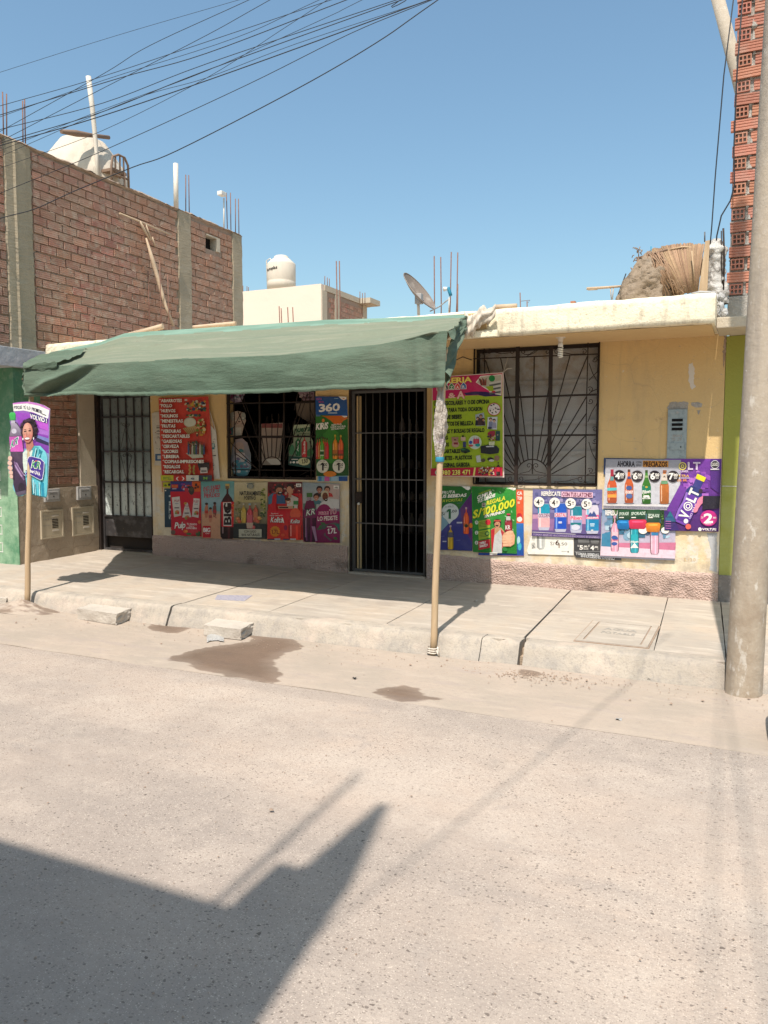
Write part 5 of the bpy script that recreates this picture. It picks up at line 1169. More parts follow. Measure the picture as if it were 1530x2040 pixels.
single(MB().box(*(lambda a, b: (a.x, b.x, -.66, -.60, 3.066, 3.09))(onr(1138, 608, -.62), onr(1147, 606, -.62))), 'brick_chip', m_brick2, 'small broken brick bit lying on the roof edge above the right window', 'brick chip')
# ---- dish
dsh = thing('satellite_dish', tuple(onY(838, 622, 1.2)), 'brown grey satellite dish tilted up to the left on the shop roof', 'satellite dish')
c = onY(833, 582, 1.2); nrm = Vector((.78, -.06, .60)).normalized()      # faces right and up
major = Vector((-.55, 0, .83)).normalized()
u1 = (major-nrm*major.dot(nrm)).normalized(); u2 = nrm.cross(u1)
def df(u, v): a = 2*math.pi*u; r = .285*v; return c+(u1*math.cos(a)*1.06+u2*math.sin(a)*.92)*r+nrm*(.075*v*v-.05)
mb = MB(); mb.grid(df, 48, 12); mb.build('reflector', m_dish, dsh, merge=True)
MB().tube([df(i/48, 1) for i in range(49)], .006, 6).build('rim', m_dish, dsh)
low = df(.5, 1)
mb = MB(); pb = onY(833, 595, 1.25); mb.tube([onY(834, 628, 1.25), onY(833, 598, 1.25)], .02, 8); mb.build('mast', m_pipe, dsh)
mb = MB(); q0 = onY(832, 590, 1.22); mb.box(q0.x-.03, q0.x+.06, 1.19, 1.27, q0.z-.10, q0.z+.03); mb.build('bracket', m_grey, dsh, bevel=.006)
MB().tube([onY(857, 620, 1.2), onY(875, 611, 1.1), onY(895, 595, 1.0)], .008, 6).build('feed_arm', m_grey, dsh)
h0 = onY(896, 590, 1.0)
MB().tube([onY(893, 573, 1.0), onY(898, 589, 1.0)], .022, 8).build('receiver', m_blue, dsh); MB().tube([onY(893, 575, 1.0), onY(884, 576, 1.0)], [.016, .03], 10).build('feed_horn', m_white, dsh)
single(MB().tube([onY(895, 592, 1.0), onY(894, 624, 1.0)], .007, 6), 'thin_prop', m_pipe, 'thin pale prop stick under the blue dish receiver', 'stick')
# ---- cream building far behind, with tank
cb = thing('cream_building', (-14, 17, 0), 'plain cream building far behind the shop with a brick side wall and thin roof slab', 'building')
YC = 15.0
a0, a1, a2 = onY(440, 580, YC), onY(640, 565, YC), onY(640, 640, YC)
zt = a1.z
XC = a1.x; XCr = a1.x
MB().box(-18, XC-.003, YC, YC+.2, 0, zt).build('front_wall', m_cream, cb)
b1 = onX(730, 607, XC)
mb = MB(); mb.box(XC-.2, XC, YC+.01, b1.y, 0, zt-.2); bw = mb.build('side_wall', m_mortar, cb)
rg = random.Random(2); mb = MB(); z = 5.6; row = 0; ct = 0
BB = brick_mesh(.28, .15, .04, 1)
while z < zt-.35:
    y = YC+.5+(row % 2)*.15
    while y < b1.y-.4:
        loc = (XC+.01+rg.uniform(-.006, .006), y, z)
        if ct < 300: share('brick', BB, bw, loc)
        ct += 1; y += .31
    z += .18; row += 1
for yy in (YC+.0, (YC+b1.y)/2-.8, b1.y-.35): MB().box(XC-.1, XC+.03, yy+.01, yy+.34, 0, zt-.2).build('column', m_conc_l, cb)
b2 = onX(741, 603, XC+.15)
MB().box(-18, XC+.03, YC+.21, b1.y+.25, zt-.19, zt+.0).box(XC-.3, XC+.45, b1.y-.6, b1.y+.24, zt-.185, zt-.002).build('roof_slab', m_conc_l, cb)
MB().box(-18, XC-.21, YC+.3, b1.y, 0, zt-.2).build('core', m_cream, cb)
for x_, yt, yb in ((480, 570, 580), (484, 569, 580), (492, 570, 580), (495, 572, 580), (647, 550, 566), (652, 553, 568), (656, 555, 568), (717, 581, 598), (722, 584, 600), (727, 583, 600)):
    a, b = onY(x_, yt, YC+1.5), onY(x_, yb+6, YC+1.5); MB().tube([b, a], .014, 5).build('rebar', m_rebar, cb)
rt_ = thing('roof_water_tank', tuple(onY(561, 572, YC+1.5)), 'cylindrical cream plastic water tank with a domed lid on the far cream building', 'water tank')
ct_ = onY(561, 578, YC+1.5); top_ = onY(561, 510, YC+1.5); Hh = top_.z-ct_.z; Rr = (onY(587, 560, YC+1.5).x-onY(535, 560, YC+1.5).x)/2*.93
MB().lathe([(0, 0), (Rr, 0), (Rr, Hh*.22), (Rr*.98, Hh*.24), (Rr, Hh*.26), (Rr, Hh*.74), (Rr*.97, Hh*.77), (Rr*.6, Hh*.91), (Rr*.5, Hh*.92), (Rr*.5, Hh*.97), (Rr*.4, Hh), (0, Hh)], tuple(ct_), 40).build('tank_body', m_tank, rt_)
gl, W_ = layout('Rotoplas', 1); mb = MB(); a_ = onY(541, 540, YC+1.5)
for ox, vs, fs in gl:
    pts = []
    for p, q_ in vs:
        ang = -2.35+1.05*(ox+p)/W_; pts.append((ct_.x+math.cos(ang)*(Rr+.01), ct_.y+math.sin(ang)*(Rr+.01), ct_.z+Hh*.50+.11*q_/CAPH+.05*(ox+p)/W_))
    mb.add(pts, fs)
mb.build('brand_lettering', m_dark, rt_)
MB().tube([onY(533, 578, YC+1.2), onY(531, 519, YC+1.2), onY(538, 515, YC+1.2), onY(542, 520, YC+1.2)], .02, 6).build('inlet_pipe', m_pipe, rt_)

# ================================================================== HOUSE ACROSS THE STREET (casts the shadow in the foreground)
oh = thing('opposite_house', (-2, -11, 0), 'house behind the camera whose straight roofline and corner column throw the shadow across the road', 'house')
YO = -9.6
def sh(x, y): dy = y-YO; return (x-SAZ*dy, STAN*dy)
pts = [sh(1.01, -6.211), sh(2.219, -6.218), sh(2.194, -5.876), sh(2.302, -5.881), sh(2.335, -5.199), sh(2.386, -5.199), sh(2.632, -6.671)]
XR = pts[6][0]; HR = pts[1][1]
mb = MB(); wall_holes(mb, -9, XR, 0, HR-.12, YO, YO-.2, [(-6.5, -5.6, .0, 2.1), (-3.6, -2.2, 1.0, 2.2), (-1.2, -.2, 0, 2.1), (.9, 2.2, 1.0, 2.2), (-3.6, -2.2, 3.9, 5.1), (.9, 2.2, 3.9, 5.1)])
mb.box(-9, XR, -15, -14.8, 0, HR-.12); mb.box(-9, -8.8, -14.8, YO-.2, 0, HR-.12); mb.box(XR-.2, XR, -14.8, YO-.2, 0, HR-.12); mb.build('wall', m_cream, oh)
MB().box(-9, XR, -15, YO, HR-.12, HR).build('roof_slab', m_conc_l, oh)
MB().box(-8.8, XR-.2, YO-.6, YO-.55, 0, HR-.12).build('inner_wall', m_room, oh)
x0_, h0_ = pts[2]; x1_, h1_ = pts[3]
MB().box(x0_, XR, YO-.28, YO, HR+.001, h0_).build('column_stub', m_conc, oh)
MB().prism([(x1_, YO-.02, h0_+.001), (XR, YO-.02, h0_+.001), (pts[5][0], YO-.02, pts[5][1]), (pts[4][0], YO-.02, pts[4][1])], (0, -.2, 0)).build('leaning_panel', m_wood, oh)
for xs_, ys_ in ((2.133, -4.861), (2.165, -4.95)):
    a_, b_ = sh(xs_, ys_); MB().tube([(a_-.16, YO-.05, HR), (a_-.05, YO-.05, b_)], .008, 5).build('rebar', m_rebar, oh)
for x_ in (-3.6, .9):
    for z_ in (1.0, 3.9): MB().box(x_+.02, x_+1.28, YO-.12, YO-.08, z_+.02, z_+1.18).build('window', m_glass, oh)
for x_ in (-6.48, -1.18): MB().box(x_, x_+.9, YO-.12, YO-.08, .02, 2.08).build('door', m_black, oh)

# ================================================================== WIRES
W = [([(0, 144), (235, 70), (482, -2)], .004, 'thinnest faint cable, highest at the left side of the sky'),
     ([(0, 262), (206, 147), (300, 90), (500, -2)], .006, 'cable crossing the others steeply, passing high above the tall roof pole'),
     ([(0, 211), (176, 161), (353, 103), (665, -2)], .006, 'cable running just above the top of the tall roof pole'),
     ([(0, 282), (205, 176), (412, 70), (541, -2)], .006, 'second steep cable crossing over the parallel bundle'),
     ([(0, 229), (240, 155), (412, 106), (695, -2)], .008, 'dark cable touching the tall roof pole near its top'),
     ([(0, 233), (206, 160), (470, 75), (640, -2)], .005, 'thin cable close under the dark cable at the pole top'),
     ([(0, 258), (206, 205), (412, 127), (795, -2)], .007, 'cable crossing the tall roof pole at half its height'),
     ([(0, 300), (206, 218), (412, 141), (650, 35), (725, -2)], .005, 'faint steep cable in the middle of the bundle'),
     ([(0, 285), (206, 222), (412, 140), (794, 2), (800, -2)], .008, 'thick cable of the lower pair in the bundle'),
     ([(0, 290), (200, 232), (470, 140), (860, -2)], .010, 'thickest black cable of the bundle'),
     ([(0, 312), (260, 200), (412, 155), (588, 88), (840, 5), (858, -2)], .005, 'thin grey cable just under the thickest black cable'),
     ([(0, 335), (200, 262), (412, 155), (560, 60), (655, -2)], .005, 'thin cable curving down from the bundle across the wrapped tank'),
     ([(0, 385), (206, 300), (488, 171), (700, 66), (865, -2)], .007, 'single cable below the bundle that reaches the roof chair'),
     ([(0, 435), (70, 416), (150, 380), (265, 333), (353, 300), (590, 178), (750, 85), (875, -2)], .010, 'lowest cable, running separately in front of the brick wall')]
for pts, r_, lab in W:
    # densify, extrapolate beyond the frame, and let the depth run from house to mast
    P = [(pts[0][0]-260, pts[0][1]+260*(pts[1][1]-pts[0][1])/(pts[0][0]-pts[1][0]))]+pts+[(pts[-1][0]+420, pts[-1][1]-420*(pts[-2][1]-pts[-1][1])/(pts[-1][0]-pts[-2][0]))]
    out = []
    for i in range(len(P)-1):
        for k in range(6):
            t = k/6
            p0, p1, p2, p3 = P[max(i-1, 0)], P[i], P[i+1], P[min(i+2, len(P)-1)]
            x = .5*(2*p1[0]+(p2[0]-p0[0])*t+(2*p0[0]-5*p1[0]+4*p2[0]-p3[0])*t*t+(3*p1[0]-p0[0]-3*p2[0]+p3[0])*t**3)
            y = .5*(2*p1[1]+(p2[1]-p0[1])*t+(2*p0[1]-5*p1[1]+4*p2[1]-p3[1])*t*t+(3*p1[1]-p0[1]-3*p2[1]+p3[1])*t**3)
            out.append(atD(x, y, 9.4-(x+260)*.0012))
    single(MB().tube(out, r_*.55, 5), 'overhead_cable', m_pipe if 0 else m_cable, lab, 'cable', 'cables crossing the sky at the left')
for pts, r_, lab in (([(1466, -40), (1442, 150), (1425, 350), (1418, 450), (1412, 520)], .006, 'thin cable hanging down left of the hollow brick tower'),
                     ([(1482, -40), (1468, 150), (1462, 300), (1463, 370), (1455, 400), (1437, 430), (1428, 470), (1425, 510)], .007, 'dark cable looping down the face of the hollow brick tower to the sack')):
    single(MB().tube([onY(x, y, -.10) for x, y in pts], r_, 5), 'hanging_cable', m_cable, lab, 'cable')

for (xa, ya), (xb, yb), r_, lab in (((3.30, -1.6), (2.45, -7.0), .0055, 'cable high above the road whose soft shadow slants across the road centre'), ((3.69, -1.8), (3.83, -7.2), .004, 'cable high over the road, shadow nearest left of the pole line'), ((3.70, -1.8), (4.05, -7.2), .0055, 'cable high over the road, shadow running to the lower right corner')):
    h = 7.4; k = h/STAN
    a, b = Vector((xa-SAZ*k, ya-k, h)), Vector((xb-SAZ*k, yb-k, h)); m_ = (a+b)/2-Vector((0, 0, .12))
    single(MB().tube([a, m_, b], r_, 6), 'overhead_cable', m_cable, lab, 'cable')
# ================================================================== POSTERS (flat prints traced on the wall plane)
GRP = 'advertising posters pasted on the ochre wall'
W_ = (245, 240, 232); K_ = (22, 20, 22); RED = (205, 35, 45); YEL = (245, 205, 40)
def wavef(seed, amp=.004, k=5):
    return (lambda x: -amp*(1+nz(x*k, seed))-amp*.5*nz(x*k*3, seed, 4), .045)
Z300 = (300, 780, 7.65); Z320 = (320, 940, 7.65); Z500 = (500, 940, 7.65)
ZA = (300, 760, 3.825)
# -- loose old papers behind the list
p = Print(Z300, -.012, [(20, 335), (60, 318), (150, 310), (185, 1130), (60, 1125), (70, 1060), (45, 800)], (205, 195, 178))
for i, (a, b) in enumerate(((520, 530), (545, 560), (600, 610), (640, 650), (700, 706))): p.rect(95, a, 150, b, (70, 66, 62))
p.rect(75, 950, 175, 1055, (60, 95, 130)); p.rect(110, 975, 160, 1030, (190, 190, 185)); p.clutter(50, 560, 160, 940, 14, [(180, 165, 150), (160, 120, 110), (120, 115, 110)], 12, 3)
p.build('poster', 'faded whitish notice left of the red shopping list poster, mostly covered by it', 'poster', GRP, wavef(1))
p = Print(Z300, -.02, [(770, 350), (900, 270), (1000, 600), (1060, 1330), (960, 1330), (880, 540)], (214, 208, 198))
p.poly([(775, 350), (895, 275), (985, 590), (905, 500)], (190, 150, 105), (165, 125, 85)); p.poly([(790, 352), (890, 292), (960, 540), (900, 480)], (205, 172, 130))
p.rect(925, 790, 980, 880, (50, 125, 135)); p.rect(935, 800, 968, 850, (190, 205, 200)); p.rect(930, 965, 1000, 985, (90, 85, 80)); p.clutter(915, 640, 1000, 1300, 16, [(120, 115, 112), (165, 155, 150), (90, 110, 120)], 14, 5)
p.build('poster', 'folded old white banner sticking out right of the red shopping list poster', 'poster', GRP, wavef(2))
# -- red shopping list
p = Print(Z300, -.03, [(125, 100), (885, 75), (970, 1360), (185, 1365), (188, 1530), (183, 1530)], (208, 66, 48), (196, 58, 44))
items = ['*ABARROTES', '*POLLO', '*HUEVOS', '*MOLINOS', '*MENESTRAS', '*FRUTAS', '*VERDURAS', '*DESCARTABLES', '*GASEOSAS', '*CERVEZA', '*LICORES', '*LIBRERIA', '*COPIAS-IMPRESIONES', '*REGALOS', '*RECARGAS.']
xe = [505, 355, 405, 445, 520, 405, 490, 625, 505, 460, 450, 465, 840, 480, 540]
fruit = [(90, 120, 60), (200, 160, 60), (170, 60, 50), (205, 190, 160), (60, 80, 110), (150, 130, 90), (225, 215, 200), (110, 150, 60), (60, 50, 50)]
p.clutter(500, 90, 870, 330, 60, fruit, 34, 1); p.clutter(500, 330, 800, 400, 16, fruit, 30, 2)
p.ell(610, 470, 95, 75, (196, 200, 176)); p.ell(610, 470, 80, 60, (212, 214, 196)); p.poly([(500, 560), (700, 520), (720, 600), (590, 660)], (196, 165, 110), (170, 135, 85))
for k in range(5): p.poly([(520+k*35, 560), (526+k*35, 556), (600+k*24, 640), (594+k*24, 645)], (140, 105, 60))
p.clutter(690, 390, 870, 700, 46, [(190, 120, 60), (205, 60, 45), (120, 140, 60), (230, 200, 150), (210, 160, 50), (90, 70, 50)], 30, 4)
p.clutter(560, 740, 850, 1000, 60, [(60, 70, 100), (190, 180, 170), (110, 60, 60), (70, 90, 70), (205, 190, 150), (150, 90, 60), (45, 45, 60)], 34, 6); p.poly([(560, 940), (640, 920), (700, 960), (800, 930), (830, 1005), (660, 1020)], (196, 196, 176))
for k in range(9): p.bottle(600+k*30, 760+8*(k % 3), 960, 26, [(60, 80, 120), (120, 50, 40), (190, 180, 160), (80, 110, 70)][k % 4], K_)
for k in range(5): p.ell(620+12*(k % 2), 1130+30*k, 14, 22, (190, 150, 80)); p.ell(690-10*(k % 2), 1140+26*k, 14, 20, (150, 140, 70))
p.poly([(740, 1090), (920, 1080), (925, 1180), (900, 1210), (770, 1200)], (45, 40, 42)); p.poly([(790, 1160), (885, 1155), (900, 1240), (785, 1245)], (205, 200, 196)); p.rect(800, 1200, 880, 1222, (100, 95, 95))
for i, t in enumerate(items):
    y = 163+77.2*i; x0 = 165+4.2*i; p.text(t, x0+5, y+6, xe[i]+6, y+4, 44, (70, 22, 20), 1); p.text(t, x0, y+1, xe[i], y-1, 45, (244, 240, 230), 2)
for (a, b, c, tx, tc) in ((187, 380, (200, 190, 50), 'BITEL', (90, 140, 50)), (382, 575, (200, 50, 40), '(=)', W_), (575, 768, (220, 216, 205), 'e', (30, 50, 90)), (768, 965, (45, 62, 78), 'M', (130, 190, 70))):
    p.rect(a, 1275, b, 1360, c); p.text(tx, a+(40 if len(tx) > 1 else 70), 1340, b-(30 if len(tx) > 1 else 70), 1340, 40, tc, 1)
p.build('poster', 'red shopping list banner of white words left of the window under the awning', 'banner', GRP, wavef(3, .005))
p = Print(Z320, -.022, [(33, 160), (150, 160), (152, 240), (33, 232)], (190, 190, 45)); p.ell(75, 205, 22, 16, (90, 110, 40)); p.ell(130, 195, 18, 22, K_)
p.build('poster', 'small yellow poster strip peeping out below the red shopping list', 'poster', GRP)
p = Print(Z320, -.014, [(55, 255), (180, 255), (180, 845), (62, 845)], (38, 72, 92), (30, 58, 76))
p.text('STILL', 165, 720, 165, 300, 40, (190, 200, 200), 1, 0, None, (-38, 0)); p.ell(75, 285, 12, 8, W_)
p.build('poster', 'dark teal poster mostly hidden behind the red drink poster at the far left', 'poster', GRP)
# -- row of five below the window
def quad(a, b, c, d): return [a, b, c, d]
p = Print(Z320, -.026, [(150, 145), (612, 145), (628, 985), (165, 960)], (205, 28, 48), (190, 22, 50))
p.poly([(150, 145), (480, 145), (470, 300), (152, 300)], (52, 58, 130), (38, 40, 100)); p.rect(485, 148, 610, 300, (215, 95, 35)); p.rect(168, 192, 270, 245, (196, 48, 45)); p.text('PULP', 178, 238, 262, 238, 34, (225, 140, 60)); p.rect(180, 252, 245, 264, (200, 190, 190))
p.clutter(300, 160, 480, 300, 18, [(170, 50, 110), (190, 190, 190), (110, 60, 150), (200, 60, 50)], 24, 3); p.ell(475, 285, 42, 66, (52, 46, 40)); p.ell(470, 265, 30, 30, (75, 64, 50)); p.ell(400, 275, 32, 32, (190, 40, 60)); p.ell(440, 235, 25, 20, K_)
p.ell(545, 200, 18, 24, (60, 35, 30)); p.ell(575, 230, 16, 20, (90, 45, 30)); p.ell(535, 245, 20, 14, (40, 25, 25))
for pts in ([(175, 390), (295, 375), (322, 665), (212, 690)], [(385, 470), (420, 470), (475, 690), (335, 695)], [(510, 400), (605, 408), (585, 700), (482, 680)]):
    p.poly(pts, (222, 212, 205), (205, 195, 188)); cx = sum(q[0] for q in pts)/4; y1 = pts[0][1]
    p.text('PULP', cx-34, y1+70, cx+38, y1+66, 34, (170, 40, 60), 1); p.rect(cx-26, y1+88, cx+30, y1+96, (120, 120, 150)); p.rect(cx-34, y1+150, cx+38, y1+166, (70, 40, 60)); p.ell(cx+8, y1+222, 34, 30, (196, 130, 80)); p.ell(cx-8, y1+240, 22, 16, (120, 140, 70)); p.ell(cx+22, y1+236, 18, 20, (190, 60, 50))
p.ell(385, 480, 22, 18, (190, 150, 60)); p.ell(395, 860, 232, 118, (200, 26, 52)); p.text('Pulp', 222, 862, 380, 850, 90, W_, 1, .15, (120, 10, 30)); p.text('TU ALIADO', 408, 805, 560, 812, 26, W_, 1); p.text('PARA LA', 440, 832, 520, 835, 15, W_, 1); p.text('LONCHERA', 402, 868, 558, 872, 28, W_, 1)
p.ell(390, 905, 36, 26, (220, 110, 50)); p.ell(400, 905, 20, 14, (235, 150, 60)); p.ell(440, 945, 40, 18, (50, 110, 50)); p.ell(580, 940, 38, 40, (60, 90, 50)); p.ell(200, 920, 36, 36, (110, 90, 80)); p.ell(600, 765, 24, 26, (210, 120, 60)); p.ell(560, 910, 24, 16, (190, 50, 50))
p.build('poster', 'red juice poster with three small cartons, leftmost of the five posters below the shop window', 'poster', GRP, wavef(11))
p = Print(Z320, -.022, [(615, 145), (1125, 142), (1120, 1025), (632, 1010)], (110, 165, 168), (214, 160, 128))
p.rect(618, 148, 1120, 420, (98, 160, 158), (140, 178, 180)); p.rect(630, 420, 1115, 600, (150, 176, 188), (120, 170, 176)); p.rect(632, 640, 1115, 1005, (212, 158, 124), (204, 150, 118))
for t, x0, y0, x1, y1 in (('¡NO SABES', 655, 283, 912, 250), ('LO QUE TE', 668, 335, 893, 305), ('PIERDES!', 668, 395, 905, 378)): p.text(t, x0, y0, x1, y1, 54, (190, 25, 60), 2 if 0 else 1)
for x, y, sk, c in ((705, 520, (190, 120, 90), (190, 60, 50)), (830, 510, (120, 70, 60), (180, 50, 60)), (765, 590, (200, 130, 100), (160, 70, 70))):
    p.poly([(x-28, y+10), (x-8, y-4), (x+22, y+4), (x+26, y+110), (x+10, y+180), (x-20, y+180), (x-34, y+90)], sk); p.rect(x-24, y+70, x+22, y+112, c); p.ell(x, y-22, 22, 24, sk); p.ell(x-2, y-34, 24, 18, (50, 30, 30))
p.poly([(800, 640), (820, 636), (860, 705), (842, 712)], (180, 110, 90))
p.bottle(1022, 190, 1020, 215, (66, 16, 18), (205, 170, 90), None, b2=(38, 12, 14), neck=.26)
p.rect(992, 215, 1045, 262, (120, 90, 60)); p.poly([(928, 460), (1125, 455), (1132, 840), (935, 835)], (212, 30, 45)); p.poly([(955, 465), (1080, 460), (1086, 825), (962, 822)], (222, 214, 205))
p.ell(1015, 530, 52, 62, (35, 20, 20)); p.ell(1010, 500, 30, 30, (222, 214, 205)); p.text('BIG', 1078, 800, 1078, 480, 100, (40, 22, 24), 2, 0, None, (-105, 0)); p.text('COLA', 1124, 680, 1122, 490, 30, (235, 120, 40), 1, 0, None, (-34, 0))
p.rect(650, 822, 768, 1000, (196, 25, 42)); p.text('BIG', 660, 915, 760, 915, 60, W_, 2); p.text('COLA', 690, 945, 750, 945, 16, W_, 1)
p.build('poster', 'pink sand beach poster with a large dark cola bottle, below the shop window', 'poster', GRP, wavef(12))
p = Print(ZA, -.028, [(640, 765), (892, 768), (890, 1200), (632, 1195)], (196, 180, 140), (62, 60, 50))
p.rect(640, 770, 890, 920, (208, 194, 160), (186, 170, 118), False); p.clutter(832, 780, 888, 1060, 50, [(110, 120, 50), (150, 150, 70), (70, 90, 45), (190, 180, 120)], 13, 7); p.clutter(640, 900, 700, 1090, 30, [(110, 110, 60), (140, 130, 80), (170, 150, 110)], 13, 8); p.rect(636, 1085, 888, 1195, (44, 48, 46))
p.ell(765, 797, 26, 22, (110, 120, 120)); 
for k in range(5): p.rect(748, 785+k*7, 782, 788+k*7, (200, 190, 160))
p.rect(735, 774, 795, 777, (90, 105, 110))
p.text('NATURALMENTE', 685, 866, 845, 868, 30, (45, 48, 52), 1); p.text('POSITIVO', 718, 900, 806, 902, 26, (45, 48, 52), 1)
p.bottle(714, 930, 1075, 44, (196, 160, 70), (190, 180, 160), (205, 175, 90)); p.bottle(806, 930, 1070, 42, (190, 90, 60), (190, 180, 160), (196, 120, 80)); p.bottle(762, 930, 1120, 52, (196, 70, 80), (150, 175, 190), (205, 100, 110))
for x, y, c in ((672, 1045, (196, 120, 70)), (684, 1065, (190, 90, 60)), (835, 1040, (205, 150, 70)), (822, 1065, (196, 90, 60)), (790, 1110, (190, 80, 80))): p.ell(x, y, 15, 14, c); p.ell(x-3, y-3, 7, 6, tuple(min(255, v+30) for v in c))
p.poly([(735, 1075), (790, 1075), (782, 1118), (742, 1118)], (200, 170, 150)); p.rect(680, 1124, 853, 1186, (196, 190, 168)); p.text('CON JUGO', 720, 1150, 812, 1150, 17, K_, 1); p.text('100% NATURALES', 700, 1176, 838, 1176, 18, K_, 1)
p.build('poster', 'leafy juice poster with yellow and red bottles on a dark base, below the shop window', 'poster', GRP, wavef(13))
p = Print(Z500, -.024, [(262, 155), (780, 155), (800, 1035), (265, 1035)], (205, 32, 45), (214, 50, 40))
p.rect(264, 158, 780, 330, (90, 26, 36), (110, 30, 40)); p.clutter(266, 162, 780, 420, 90, [(150, 40, 50), (196, 150, 130), (70, 26, 30), (190, 60, 60), (120, 60, 60), (40, 24, 30)], 26, 9)
p.poly([(272, 380), (330, 330), (380, 320), (400, 500), (275, 500)], (70, 120, 150)); p.person(440, 275, 62, (45, 28, 24), (186, 120, 92), (58, 92, 130), True, 1.6, 3.4); p.ell(452, 322, 40, 26, (50, 30, 26)); p.ell(455, 312, 20, 7, (235, 230, 225))
p.poly([(560, 240), (600, 205), (650, 230), (655, 320), (600, 340), (570, 310)], (200, 140, 110)); p.ell(610, 225, 58, 42, (52, 30, 26)); p.ell(596, 270, 40, 52, (204, 146, 116)); p.poly([(560, 400), (620, 345), (735, 400), (725, 520), (560, 520)], (205, 190, 180)); p.rect(585, 320, 630, 390, (198, 140, 110))
p.ell(580, 440, 40, 42, (200, 140, 108)); p.ell(575, 415, 42, 26, (80, 44, 32)); p.ell(582, 458, 18, 8, W_); p.poly([(420, 520), (700, 520), (690, 560), (430, 560)], (200, 150, 120)); p.rect(440, 530, 580, 552, (60, 30, 30))
p.poly([(280, 500), (330, 480), (340, 380), (360, 330), (400, 345), (400, 600), (290, 600)], (196, 30, 40)); p.rect(262, 590, 800, 1035, (206, 30, 46), (216, 58, 40))
p.bottle(690, 520, 1120 if 0 else 1030, 210, (218, 52, 34), (60, 130, 70), None, b2=(210, 44, 30), neck=.30); p.rect(660, 440, 735, 500, (60, 130, 70)); p.rect(672, 498, 722, 560, (205, 190, 180)); p.ell(690, 640, 80, 90, (228, 90, 60)); p.poly([(590, 690), (790, 690), (792, 810), (588, 810)], (206, 26, 42))
p.text('Kolita', 615, 782, 752, 778, 60, W_, 1, .2, (60, 10, 20)); p.text('Kolita', 312, 765, 490, 770, 80, W_, 1, .2, (90, 10, 20)); p.poly([(480, 690), (500, 700), (520, 780), (500, 770)], W_); p.text('Descubre su', 322, 640, 430, 640, 18, W_, 0); p.text('nueva sensacion', 300, 672, 500, 668, 18, W_, 0)
star = [(380+(82 if i % 2 else 66)*math.cos(2*math.pi*i/36), 905+(88 if i % 2 else 70)*math.sin(2*math.pi*i/36)) for i in range(36)]; p.poly(star, (220, 140, 45)); p.text('1.7L', 325, 945, 440, 942, 62, (130, 20, 30), 1); p.rect(340, 865, 405, 872, (130, 20, 30))
p.ell(540, 850, 26, 40, (150, 30, 70)); p.ell(500, 960, 30, 22, (225, 90, 60)); p.rect(270, 1018, 370, 1034, (40, 40, 90)); p.rect(372, 1012, 460, 1034, (190, 190, 200)); p.rect(500, 1018, 600, 1034, (40, 50, 110)); p.rect(610, 1014, 700, 1034, (200, 196, 196)); p.rect(702, 178, 780, 228, W_); p.text('ABL', 715, 218, 770, 218, 28, K_, 1)
p.build('poster', 'red soda poster with a bearded man and a woman, below the shop window', 'poster', GRP, wavef(14))
p = Print(Z500, -.020, [(785, 160), (1355, 180), (1360, 1085), (800, 1065)], (150, 160, 170), (140, 30, 90))
p.rect(790, 180, 1350, 560, (150, 165, 172), (190, 185, 182)); p.poly([(1140, 185), (1350, 190), (1350, 420), (1180, 400)], (200, 175, 168)); p.rect(800, 480, 1000, 560, (90, 130, 110))
p.person(1045, 270, 42, (38, 24, 24), (176, 110, 88), (60, 50, 60)); p.person(1165, 270, 42, (70, 40, 28), (200, 142, 116), (196, 60, 60)); p.person(1000, 385, 42, (60, 34, 26), (190, 128, 100), (80, 120, 130)); p.poly([(1060, 480), (1180, 400), (1345, 420), (1350, 560), (1060, 560)], (214, 210, 208)); p.ell(1130, 350, 60, 66, (205, 190, 160)); p.ell(1135, 375, 44, 62, (120, 66, 48)); p.ell(1148, 425, 26, 22, (60, 28, 26)); p.ell(1120, 362, 7, 6, K_, 8); p.ell(1155, 362, 7, 6, K_, 8); p.ell(1148, 418, 15, 5, W_, 8)
p.ell(1120, 640, 120, 150, (146, 26, 90)); p.rect(1000, 600, 1355, 1080, (150, 28, 92), (120, 24, 76)); p.poly([(1060, 760), (1150, 800), (1290, 770), (1355, 790), (1350, 830), (1180, 840), (1120, 870), (1020, 890), (1010, 860), (1090, 840)], (80, 90, 84)); p.poly([(1180, 850), (1200, 900), (1140, 960), (1240, 1040), (1220, 1055), (1110, 960)], (90, 90, 88)); p.poly([(1280, 800), (1355, 790), (1358, 900), (1320, 880)], (40, 110, 96))
for x, y, a_ in ((1110, 790, 20), (1240, 840, 60), (1060, 840, 120), (1290, 1010, 30)): p.ell(x, y, 34, 20, (66, 110, 62), 12, a_)
p.ell(1235, 900, 100, 105, (140, 22, 84)); p.text('1.7L', 1165, 945, 1312, 930, 78, W_, 1, .1); p.rect(1165, 832, 1238, 842, W_)
p.bottle(905, 330, 1070, 190, (92, 20, 62), (70, 110, 60), None, b2=(56, 16, 44), neck=.34); p.poly([(850, 440), (960, 440), (990, 560), (815, 560)], (110, 30, 70)); p.rect(856, 320, 925, 385, (74, 116, 62)); p.rect(862, 385, 918, 430, (160, 140, 150)); p.rect(805, 575, 1002, 700, (122, 30, 84)); p.text('KR', 845, 672, 985, 642, 96, (40, 120, 90), 2, .15, None); p.text('KR', 849, 670, 980, 642, 88, W_, 0, .15)
p.poly([(930, 830), (985, 830), (1020, 1050), (990, 1052)], (170, 130, 160)); p.poly([(845, 840), (860, 840), (866, 1050), (850, 1050)], (130, 70, 120))
